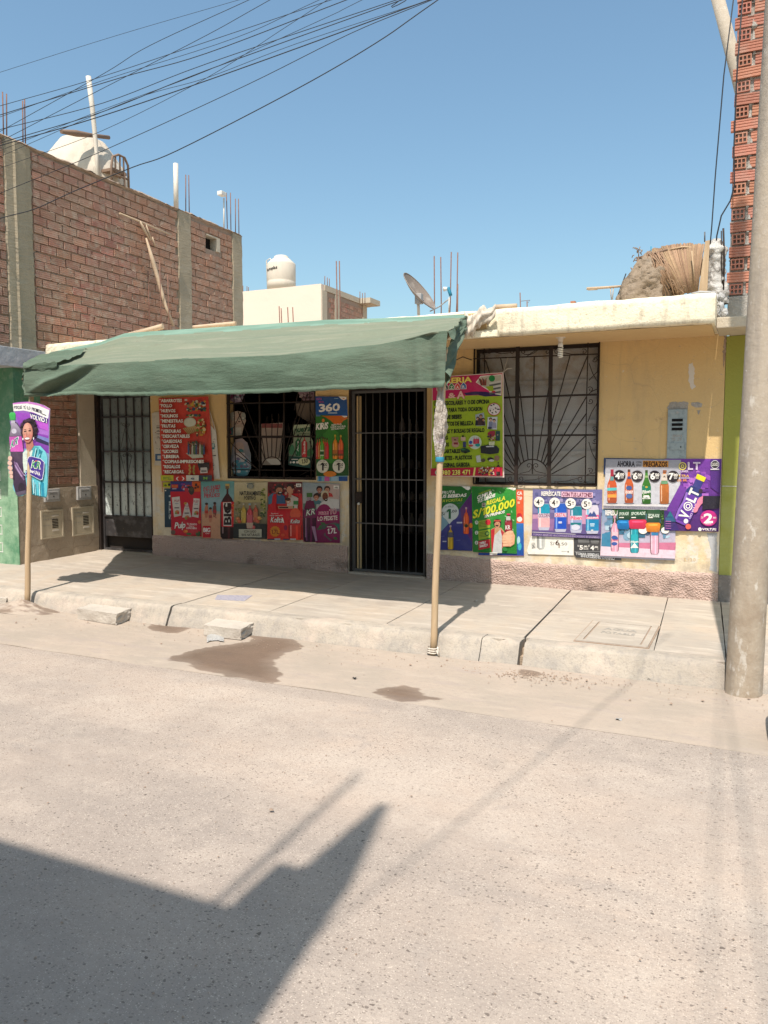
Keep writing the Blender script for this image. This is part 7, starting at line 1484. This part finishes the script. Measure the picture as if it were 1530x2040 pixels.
# bottle tilted
import math as _m
def rot(cx, cy, a):
    ca, sa = _m.cos(R(a)), _m.sin(R(a)); return lambda x, y: (cx+(x-cx)*ca-(y-cy)*sa, cy+(x-cx)*sa+(y-cy)*ca)
p.T = rot(1140, 590, 24)
p.bottle(1140, 270, 900, 200, (96, 52, 150), (240, 215, 50), None, b2=(120, 70, 170), neck=.5); p.rect(1085, 262, 1196, 322, (244, 220, 50)); p.poly([(1070, 420), (1210, 420), (1238, 480), (1238, 520), (1042, 520), (1042, 480)], (46, 56, 120)); p.rect(1090, 330, 1190, 420, (60, 60, 130)); p.poly([(1046, 520), (1234, 520), (1222, 640), (1236, 760), (1228, 870), (1052, 870), (1044, 760), (1058, 640)], (104, 58, 162), (84, 42, 140)); p.poly([(1046, 520), (1075, 520), (1085, 640), (1072, 760), (1080, 870), (1052, 870), (1044, 760), (1058, 640)], (150, 110, 200))
p.text('V', 1195, 820, 1195, 745, 120, W_, 2, 0, None, (-110, 0)); p.ell(1140, 670, 55, 55, W_, 24); p.ell(1140, 670, 42, 42, (92, 48, 150), 22); p.ell(1140, 670, 30, 30, W_, 20); p.ell(1140, 670, 18, 18, (92, 48, 150), 16); p.text('LT', 1195, 600, 1195, 450, 120, W_, 2, 0, None, (-110, 0)); p.text('GO MAX', 1228, 800, 1228, 600, 28, (226, 200, 240), 1, 0, None, (-24, 0)); p.ell(1205, 440, 24, 30, (60, 40, 60)); p.ell(1190, 845, 28, 28, W_)
p.T = None
p.poly([(1240, 560), (1300, 530), (1310, 600), (1260, 650), (1200, 740), (1215, 660)], (226, 130, 160))
for k in range(3): p.ell(1245-22*k, 600+52*k, 40, 26, (232, 140, 165), 14, -60)
p.poly([(1290, 535), (1500, 540), (1490, 690), (1280, 700)], (38, 34, 48)); p.ell(1358, 808, 104, 96, (196, 40, 130), 34); p.text('2', 1305, 865, 1402, 862, 108, W_, 2); p.text('S/', 1270, 810, 1294, 810, 22, W_, 1); p.text('.00', 1410, 812, 1450, 812, 20, W_, 1); p.rect(1318, 875, 1390, 881, W_)
oc = [(1435+54*math.cos(math.pi/8+i*math.pi/4), 155+54*math.sin(math.pi/8+i*math.pi/4)) for i in range(8)]; p.poly(oc, (214, 205, 214)); p.poly([(1435+(x-1435)*.86, 155+(y-155)*.86) for x, y in oc], (26, 24, 30)); p.text('ALTO EN', 1402, 148, 1468, 148, 14, W_, 1); p.text('AZUCAR', 1400, 172, 1470, 172, 18, W_, 1); p.rect(1380, 206, 1486, 220, (214, 205, 214))
p.ell(1252, 943, 22, 22, W_, 16); p.text('VOLT.PE', 1280, 955, 1450, 957, 26, W_, 2); p.poly([(830, 800), (930, 790), (960, 850), (835, 850)], (40, 90, 130)); p.poly([(850, 790), (890, 720), (930, 790)], (40, 110, 130)); p.ell(1110, 910, 34, 34, (226, 100, 90))
for k in range(4): p.poly([(834, 842+28*k), (900, 845+28*k), (900, 851+28*k), (834, 848+28*k)], (200, 120, 190))
p.build('poster', 'purple energy drink poster with a tilted bottle at the right end of the wall', 'poster', GRP, wavef(27, .003))
p = Print(ZG, -.017, [(80, 76), (1000, 92), (1000, 140), (110, 140), (108, 278), (75, 276)], (50, 70, 110)); p.build('poster', 'blue poster edge showing at the top left corner of the beer bottle poster', 'poster', GRP)
p = Print(ZG, -.026, [(105, 88), (1020, 98), (1000, 715), (72, 690)], (160, 160, 172), (226, 222, 222)); p.poly([(105, 260), (1012, 270), (1005, 640), (80, 640)], (205, 202, 206), (196, 196, 204)); p.poly([(74, 655), (1002, 672), (1000, 712), (73, 688)], (150, 148, 160))
p.text('TOMAR BEBIDAS ALCOHOLICAS EN EXCESO ES DAÑINO', 85, 684, 990, 704, 24, (96, 94, 106), 0); p.poly([(85, 650), (660, 655), (660, 659), (85, 654)], W_)
p.text('AHORRA', 245, 178, 455, 180, 62, (30, 26, 36), 2); p.text('CON', 478, 140, 538, 142, 26, (50, 46, 56), 1); p.text('ESTOS', 478, 178, 538, 178, 24, (50, 46, 56), 1); p.poly([(556, 108), (868, 112), (866, 188), (554, 186)], (205, 140, 60)); p.text('PRECIAZOS', 566, 180, 852, 182, 60, (50, 22, 20), 2)
for cx, c, cap, w_ in ((180, (226, 100, 50), (150, 30, 50), 116), (387, (222, 104, 50), (90, 50, 40), 108), (600, (60, 130, 40), (50, 80, 30), 108), (818, (222, 130, 60), (130, 80, 50), 112)):
    p.ell(cx, 628, w_*.6, 12, (120, 118, 126), 16); H_ = (215, 625) if cx < 500 else (224, 636)
    t, b = H_; hh = b-t; hw = w_/2; prof = [(0, .28), (.1, .30), (.22, .36), (.32, .62), (.42, .92), (.5, 1), (.94, 1), (1, .8)]
    p.poly([(cx-hw*r, t+hh*q) for q, r in prof]+[(cx+hw*r, t+hh*q) for q, r in prof[::-1]], c, tuple(int(v*.72) for v in c)); p.rect(cx-hw*.3, t, cx+hw*.3, t+hh*.08, cap); p.rect(cx-hw*.72, t+hh*.45, cx-hw*.52, t+hh*.92, tuple(min(255, int(v*.5+120)) for v in c))
p.poly([(163, 300), (198, 300), (205, 350), (155, 352)], (100, 150, 150)); p.poly([(122, 440), (238, 436), (238, 470), (122, 476)], (90, 190, 190)); p.rect(124, 478, 236, 560, (226, 120, 60)); p.text('GOLDEN', 128, 512, 232, 506, 30, (130, 50, 50), 1); p.rect(128, 520, 232, 556, (236, 160, 70)); p.rect(164, 215, 200, 300, (160, 40, 60))
p.ell(388, 440, 36, 26, (60, 90, 150)); p.rect(344, 472, 432, 508, W_); p.text('CRISTAL', 348, 502, 430, 500, 28, (214, 60, 60), 1); p.ell(390, 540, 40, 30, (70, 100, 160)); p.poly([(372, 300), (404, 300), (412, 330), (366, 330)], (70, 80, 130)); p.poly([(352, 420), (380, 400), (420, 420), (425, 470), (352, 470)], (214, 210, 220)) if 0 else None
p.rect(578, 290, 622, 315, (150, 180, 120)); p.rect(546, 420, 654, 490, (16, 120, 90)); p.text('Pilsen', 552, 512, 650, 498, 40, W_, 1, 0, (16, 110, 80)); p.poly([(548, 575), (570, 530), (630, 530), (650, 575)], W_); p.ell(600, 430, 16, 12, (200, 170, 60)); p.text('Callao', 560, 570, 640, 568, 18, (20, 100, 80), 1)
p.poly([(792, 290), (846, 290), (850, 330), (786, 330)], (205, 205, 190)); p.poly([(780, 356), (858, 356), (860, 392), (778, 392)], (110, 160, 120)); p.rect(800, 226, 846, 252, (150, 90, 60)); p.poly([(790, 270), (846, 270), (856, 352), (780, 352)], (214, 200, 186)); p.poly([(800, 310), (820, 290), (838, 312)], (110, 100, 90))
for cx, cy, n_, d_ in ((272, 293, '4', '00'), (487, 297, '6', '00'), (700, 298, '6', '50'), (924, 300, '7', '00')):
    p.ell(cx, cy, 72, 70, (34, 26, 34), 30); p.text(n_, cx-48, cy+36, cx+2, cy+36, 74, W_, 2); p.text('S/', cx-64, cy-14, cx-44, cy-14, 20, W_, 1); p.text(d_, cx+8, cy-2, cx+56, cy-2, 30, W_, 2); p.text('CADA', cx+12, cy+14, cx+54, cy+14, 12, W_, 1); p.text('UNA', cx+12, cy+30, cx+50, cy+30, 12, W_, 1)
p.build('poster', 'grey poster of four beer bottles with black price circles, uppermost right of the window', 'poster', GRP, wavef(28, .003))

# ================================================================== CUT-OUTS IN THE LEFT WINDOW
def Zw(x, y): return (x, y)
p = Print(Z4p, .075, [(850, 450), (1050, 445), (1050, 585), (1080, 640), (1075, 800), (1050, 960), (790, 920), (800, 690), (850, 660)], (190, 200, 165), (20, 74, 66))
p.poly([(795, 815), (1065, 835), (1052, 955), (792, 918)], (18, 72, 66)); p.text('nueva', 862, 540, 1048, 520, 66, (24, 80, 50), 2, .1); p.text('Presentación', 870, 560, 1040, 552, 14, (60, 90, 60), 0); p.bottle(905, 565, 815, 62, (30, 100, 60), (30, 60, 40), (40, 120, 70), (.3, .8)); p.bottle(980, 575, 830, 70, (196, 50, 56), (40, 40, 36), (200, 60, 60), (.3, .8)); p.text('Sandia', 990, 790, 990, 640, 22, W_, 1, 0, None, (-22, 0)); p.text('Aloe', 912, 760, 912, 640, 20, W_, 1, 0, None, (-20, 0))
p.ell(830, 740, 36, 60, (80, 140, 100)); p.ell(1050, 770, 36, 50, (60, 120, 70), 14, 30); p.ell(975, 880, 72, 44, (205, 205, 160), 22); p.text('1.50', 948, 905, 1020, 892, 50, K_, 1); p.rect(830, 850, 905, 858, W_)
for k in range(3): p.ell(815+42*k, 888, 16, 13, W_, 12)
p.build('hanging_sign', 'small green and cream bottle sign priced 1.50 hanging behind the left window grille', 'sign', 'cut-out cards hanging inside the left window')
p = Print(Z4p, .09, [(140, 300), (200, 285), (260, 305), (295, 400), (270, 460), (245, 570), (160, 580), (85, 560), (90, 500), (125, 450), (105, 400), (110, 320)], (176, 156, 140)); p.ell(205, 380, 50, 72, (190, 160, 142)); p.ell(135, 350, 30, 50, (150, 150, 140)); p.ell(265, 350, 26, 46, (150, 150, 140)); p.ell(215, 412, 16, 7, (60, 30, 30), 12); p.poly([(95, 500), (150, 470), (140, 570), (90, 560)], (60, 110, 120)); p.ell(105, 535, 18, 26, (180, 60, 110)); p.rect(170, 480, 240, 570, (196, 188, 176)); p.clutter(110, 300, 290, 470, 16, [(120, 150, 140), (205, 195, 180), (150, 120, 110)], 16, 3)
p.build('paper_cutout', 'pale curly outlined paper cut-out hanging in the upper left of the left window', 'cut-out', 'cut-out cards hanging inside the left window')
p = Print(Z4p, .09, [(170, 620), (250, 605), (310, 660), (350, 790), (355, 960), (310, 1040), (230, 1065), (150, 1020), (110, 900), (130, 720)], (160, 140, 140), (70, 130, 150)); p.ell(230, 900, 110, 120, (150, 150, 165)); p.ell(250, 960, 80, 76, (70, 140, 160)); p.ell(215, 720, 60, 70, (170, 145, 135)); p.rect(180, 780, 280, 880, (190, 180, 180)); p.ell(150, 910, 24, 26, (90, 70, 80)); p.ell(240, 750, 30, 18, (60, 120, 125), 12, 20); p.clutter(130, 820, 350, 1030, 26, [(60, 130, 150), (150, 175, 190), (110, 100, 130), (190, 190, 195)], 26, 9)
p.build('paper_cutout', 'drop shaped pinkish and blue paper cut-out low in the left window', 'cut-out', 'cut-out cards hanging inside the left window')
p = Print(Z4p, .09, [(80, 60), (290, 60), (240, 180), (160, 190), (110, 160)], (150, 130, 150)); p.clutter(100, 70, 260, 180, 24, [(110, 40, 80), (190, 180, 190), (90, 110, 120)], 22, 2); p.build('paper_cutout', 'pinkish card partly hidden by the awning hem at the top left of the left window', 'cut-out', 'cut-out cards hanging inside the left window')
p = Print(Z4p, .09, [(900, 60), (1105, 60), (1105, 160), (960, 165)], (150, 120, 130)); p.clutter(910, 65, 1095, 155, 24, [(90, 40, 60), (180, 160, 160), (70, 70, 90)], 20, 4); p.build('paper_cutout', 'dim pinkish card at the top right corner of the left window', 'cut-out', 'cut-out cards hanging inside the left window')
p = Print(Z4p, .16, [(475, 440), (725, 425), (725, 580), (700, 830), (690, 920), (480, 920)], (190, 165, 150), (150, 140, 130)); p.rect(478, 435, 722, 485, (140, 70, 66)); p.rect(480, 575, 720, 605, (60, 40, 38)); p.poly([(520, 850), (700, 845), (700, 915), (590, 915)], (205, 200, 192)); p.build('paper_sheet', 'pale paper sheet with a red heading in the middle behind the left window grille', 'paper', 'cut-out cards hanging inside the left window')
p = Print(Z4p, .2, [(880, 200), (1105, 190), (1105, 440), (1060, 440), (890, 330)], (120, 104, 88), (80, 68, 60)); p.build('paper_sheet', 'brownish paper in the upper right behind the left window grille', 'paper', 'cut-out cards hanging inside the left window')

# ================================================================== SIGN ON THE LEFT POST
Z0_ = (0, 780, 8.869)
YS = -2.50
out = [(230, 205), (380, 185), (520, 180), (640, 200), (760, 240), (855, 305), (850, 500), (845, 900), (850, 1150), (830, 1650), (825, 1840), (800, 1880), (600, 1830), (500, 1800), (410, 1845), (330, 1855), (285, 1800), (240, 1740), (222, 1680), (240, 1560), (180, 1500), (160, 1440), (125, 1370), (125, 1320), (140, 1290), (125, 1240), (150, 1170), (185, 1120), (170, 1000), (155, 860), (158, 760), (200, 640), (175, 560), (160, 400), (195, 365), (260, 365), (245, 340)]
p = Print(Z0_, YS, out, (150, 70, 180), (110, 190, 200), th=.006)
p.poly([(270, 360), (830, 420), (845, 1100), (640, 980), (430, 1010), (380, 700)], (158, 72, 190), (120, 64, 160)); p.poly([(560, 350), (820, 470), (840, 700), (700, 640)], (190, 90, 205)); p.poly([(640, 760), (840, 830), (845, 900), (650, 860)], (120, 130, 190)); p.poly([(635, 800), (840, 900), (842, 960), (640, 880)], (48, 44, 80)); p.poly([(660, 640), (840, 700), (842, 780), (670, 740)], (170, 110, 200))
p.poly([(232, 210), (500, 195), (700, 230), (850, 310), (830, 480), (600, 370), (430, 335), (248, 350)], (240, 238, 232)); p.poly([(232, 205), (520, 182), (700, 220), (855, 305), (850, 330), (690, 250), (500, 212), (236, 230)], (205, 130, 200))
def arc_text(t, pts, h, col, wt):
    for i, ch in enumerate(t):
        if ch == ' ': continue
        k = i/len(t)*(len(pts)-1); j = min(int(k), len(pts)-2); f = k-j; x = pts[j][0]*(1-f)+pts[j+1][0]*f; y = pts[j][1]*(1-f)+pts[j+1][1]*f; dx = (pts[j+1][0]-pts[j][0]); dy = (pts[j+1][1]-pts[j][1]); L_ = math.hypot(dx, dy); w_ = h*.5
        p.text(ch, x, y, x+dx/L_*w_, y+dy/L_*w_, h, col, wt)
arc_text('PORQUE TÚ LO PEDISTE...', [(258, 308), (400, 305), (540, 318), (680, 365), (800, 425)], 52, (40, 30, 60), 1)
p.poly([(540, 372), (620, 385), (828, 480), (820, 560), (690, 520), (560, 440)], (60, 48, 120)); p.text('VOLVIÓ !', 552, 470, 812, 555, 74, W_, 2)
# bottle
p.poly([(200, 520), (280, 530), (330, 560), (420, 690), (430, 800), (440, 1060), (430, 1200), (470, 1500), (500, 1720), (480, 1800), (330, 1850), (285, 1790), (240, 1640), (240, 1400), (200, 1180), (175, 1000), (158, 860), (160, 770), (200, 640)], (84, 60, 92), (52, 34, 60))
p.poly([(205, 560), (300, 560), (380, 660), (395, 780), (165, 790), (200, 650)], (170, 160, 178), (110, 96, 120)); p.ell(260, 700, 50, 44, (205, 200, 214)); p.rect(175, 385, 288, 500, (60, 200, 100)); p.poly([(160, 400), (190, 370), (270, 368), (290, 400), (288, 500), (180, 515)], (46, 190, 84), (34, 150, 66)); p.rect(200, 512, 282, 560, (190, 186, 200))
p.poly([(160, 800), (400, 790), (438, 1060), (190, 1062)], (190, 70, 170), (214, 90, 190)); p.text('KR', 178, 1015, 330, 930, 150, (235, 240, 240), 2, .3); p.text('KR', 186, 1005, 322, 925, 136, (24, 140, 110), 1, .3)
p.poly([(250, 1230), (330, 1260), (460, 1560), (440, 1570), (280, 1350)], (120, 90, 130)); p.poly([(270, 1300), (290, 1300), (420, 1500), (400, 1510)], (180, 150, 190)); p.poly([(300, 1260), (310, 1256), (450, 1470), (440, 1480)], (170, 140, 180)); p.ell(400, 1690, 60, 80, (40, 26, 46)); p.poly([(300, 1780), (480, 1740), (485, 1800), (330, 1850), (290, 1810)], (90, 80, 100))
# fingers of the printed hand
for k, (x, y, rx, ry) in enumerate(((178, 1180, 44, 44), (172, 1265, 50, 40), (180, 1350, 52, 40), (195, 1430, 46, 38), (205, 1500, 38, 34))): p.ell(x, y, rx, ry, (228, 188, 172), 18, 20); p.poly([(x-20, y+ry*.8), (x+40, y+ry*.9), (x+40, y+ry+4), (x-10, y+ry+3)], (170, 110, 100))
p.poly([(232, 1160), (250, 1150), (262, 1560), (240, 1560)], (60, 36, 62))
# printed woman
p.poly([(430, 1080), (480, 1020), (620, 960), (720, 960), (800, 1060), (830, 1160), (835, 1640), (820, 1860), (600, 1815), (510, 1790), (470, 1450), (430, 1250)], (120, 205, 214), (90, 190, 205)); p.poly([(560, 990), (640, 960), (700, 980), (650, 1160), (560, 1240)], (80, 170, 180)); p.poly([(430, 1090), (500, 1020), (600, 1040), (570, 1200), (500, 1400), (450, 1440), (430, 1250)], (214, 226, 214)); p.poly([(700, 1010), (760, 1060), (720, 1160), (690, 1150)], (40, 130, 150)); p.poly([(730, 1560), (780, 1620), (790, 1860), (750, 1840)], (30, 140, 170))
for k in range(9): p.poly([(480+8*k, 1390+46*k), (560+5*k, 1395+46*k), (560+5*k, 1412+46*k), (484+8*k, 1408+46*k)], (50, 56, 66))
for k in range(4): p.poly([(500, 1100+36*k), (545, 1095+36*k), (545, 1105+36*k), (502, 1110+36*k)], (60, 60, 70))
p.poly([(480, 900), (600, 860), (620, 960), (560, 1060), (500, 1040)], (186, 120, 104)); p.ell(545, 640, 125, 165, (46, 34, 44), 24); p.ell(610, 700, 62, 130, (52, 38, 48), 20); p.ell(440, 600, 60, 60, (96, 60, 110), 16)

rgc = random.Random(5)
for k in range(60):
    a_ = R(rgc.uniform(150, 400)); rr = rgc.uniform(.82, 1.08); p.ell(545+125*rr*math.cos(a_), 655+165*rr*math.sin(a_), rgc.uniform(14, 30), rgc.uniform(12, 26), rgc.choice([(38, 26, 34), (58, 40, 52), (72, 50, 66), (30, 20, 28)]), 10)
p.ell(530, 730, 86, 178, (176, 112, 98), 30); p.ell(522, 725, 80, 172, (212, 152, 132), 30, 0, (196, 130, 112)); p.ell(505, 690, 54, 110, (224, 170, 148), 22, 0, (206, 144, 124)); p.ell(490, 790, 26, 30, (226, 140, 126), 14); p.ell(575, 780, 24, 30, (206, 124, 112), 14); p.ell(488, 704, 24, 11, (40, 22, 26), 12, -10); p.ell(566, 694, 26, 12, (40, 22, 26), 12, -5); p.poly([(468, 672), (505, 664), (506, 672), (470, 680)], (50, 34, 36)); p.poly([(545, 655), (590, 660), (590, 668), (546, 664)], (50, 34, 36)); p.poly([(515, 720), (530, 790), (500, 792)], (186, 122, 106)); p.ell(522, 838, 48, 34, (140, 44, 56), 18, -5); p.ell(522, 830, 42, 18, (244, 240, 236), 16, -5); p.ell(448, 840, 12, 22, (230, 230, 230), 10); p.ell(628, 830, 10, 24, (230, 230, 230), 10)
for (xa, ya, xb, yb, w_) in ((650, 1000, 600, 1300, 14), (720, 1100, 700, 1160, 10), (600, 1560, 620, 1800, 16), (700, 1600, 720, 1840, 14), (640, 1600, 660, 1830, 8), (560, 1250, 540, 1400, 10)): p.poly([(xa, ya), (xa+w_, ya), (xb+w_*.6, yb), (xb, yb)], (60, 160, 180)); p.poly([(xa+w_, ya), (xa+w_*1.9, ya), (xb+w_*1.5, yb), (xb+w_*.6, yb)], (190, 235, 240))
# grape badge
bd = [(560, 1155), (600, 1150), (740, 1190), (795, 1250), (790, 1400), (770, 1540), (740, 1555), (560, 1450), (480, 1480), (530, 1400), (525, 1300), (535, 1200)]
cxb, cyb = 660, 1340; p.poly([(cxb+(x-cxb)*1.06, cyb+(y-cyb)*1.05) for x, y in bd], (226, 226, 240)); p.poly(bd, (66, 44, 140)); p.text('KR', 592, 1345, 738, 1370, 130, W_, 2, .2); p.text('KR', 600, 1340, 730, 1364, 116, (40, 150, 80), 1, .2); p.poly([(650, 1225), (690, 1210), (690, 1222), (655, 1240)], (220, 50, 60)); p.text('sabor UVA', 545, 1410, 738, 1490, 60, W_, 2)
sg = p.build('promo_sign', 'purple grape soda cut-out sign with a laughing woman, hung on the left awning post', 'sign', None, (lambda x: .28*(x+3.04)**2-.012, .02))

# ================================================================== LITTER ON THE ROAD
for (x, y, w_, h_, lab) in ((1295, 1352, 6, 2.5, 'tiny pale paper scrap in the gutter left of the street pole'), (706, 1350, 5, 2, 'tiny dark chip lying just beyond the gutter joint'), (1233, 1432, 6, 2.5, 'small white scrap on the road below the pavement lid'), (948, 1196, 6, 2, 'small white scrap on the pavement by the awning post')):
    z_ = .012 if y > 1250 else .185; c = onZ(x, y, z_)
    mb = MB(); k_ = w_*.006; mb.grid(lambda u, v: (c.x+(u-.5)*k_, c.y+(v-.5)*k_, c.z+.006*math.sin(u*5)*math.cos(v*4)), 4, 4)
    single(mb, 'litter', m_rubber if 'dark' in lab else m_scrap, lab, 'litter')
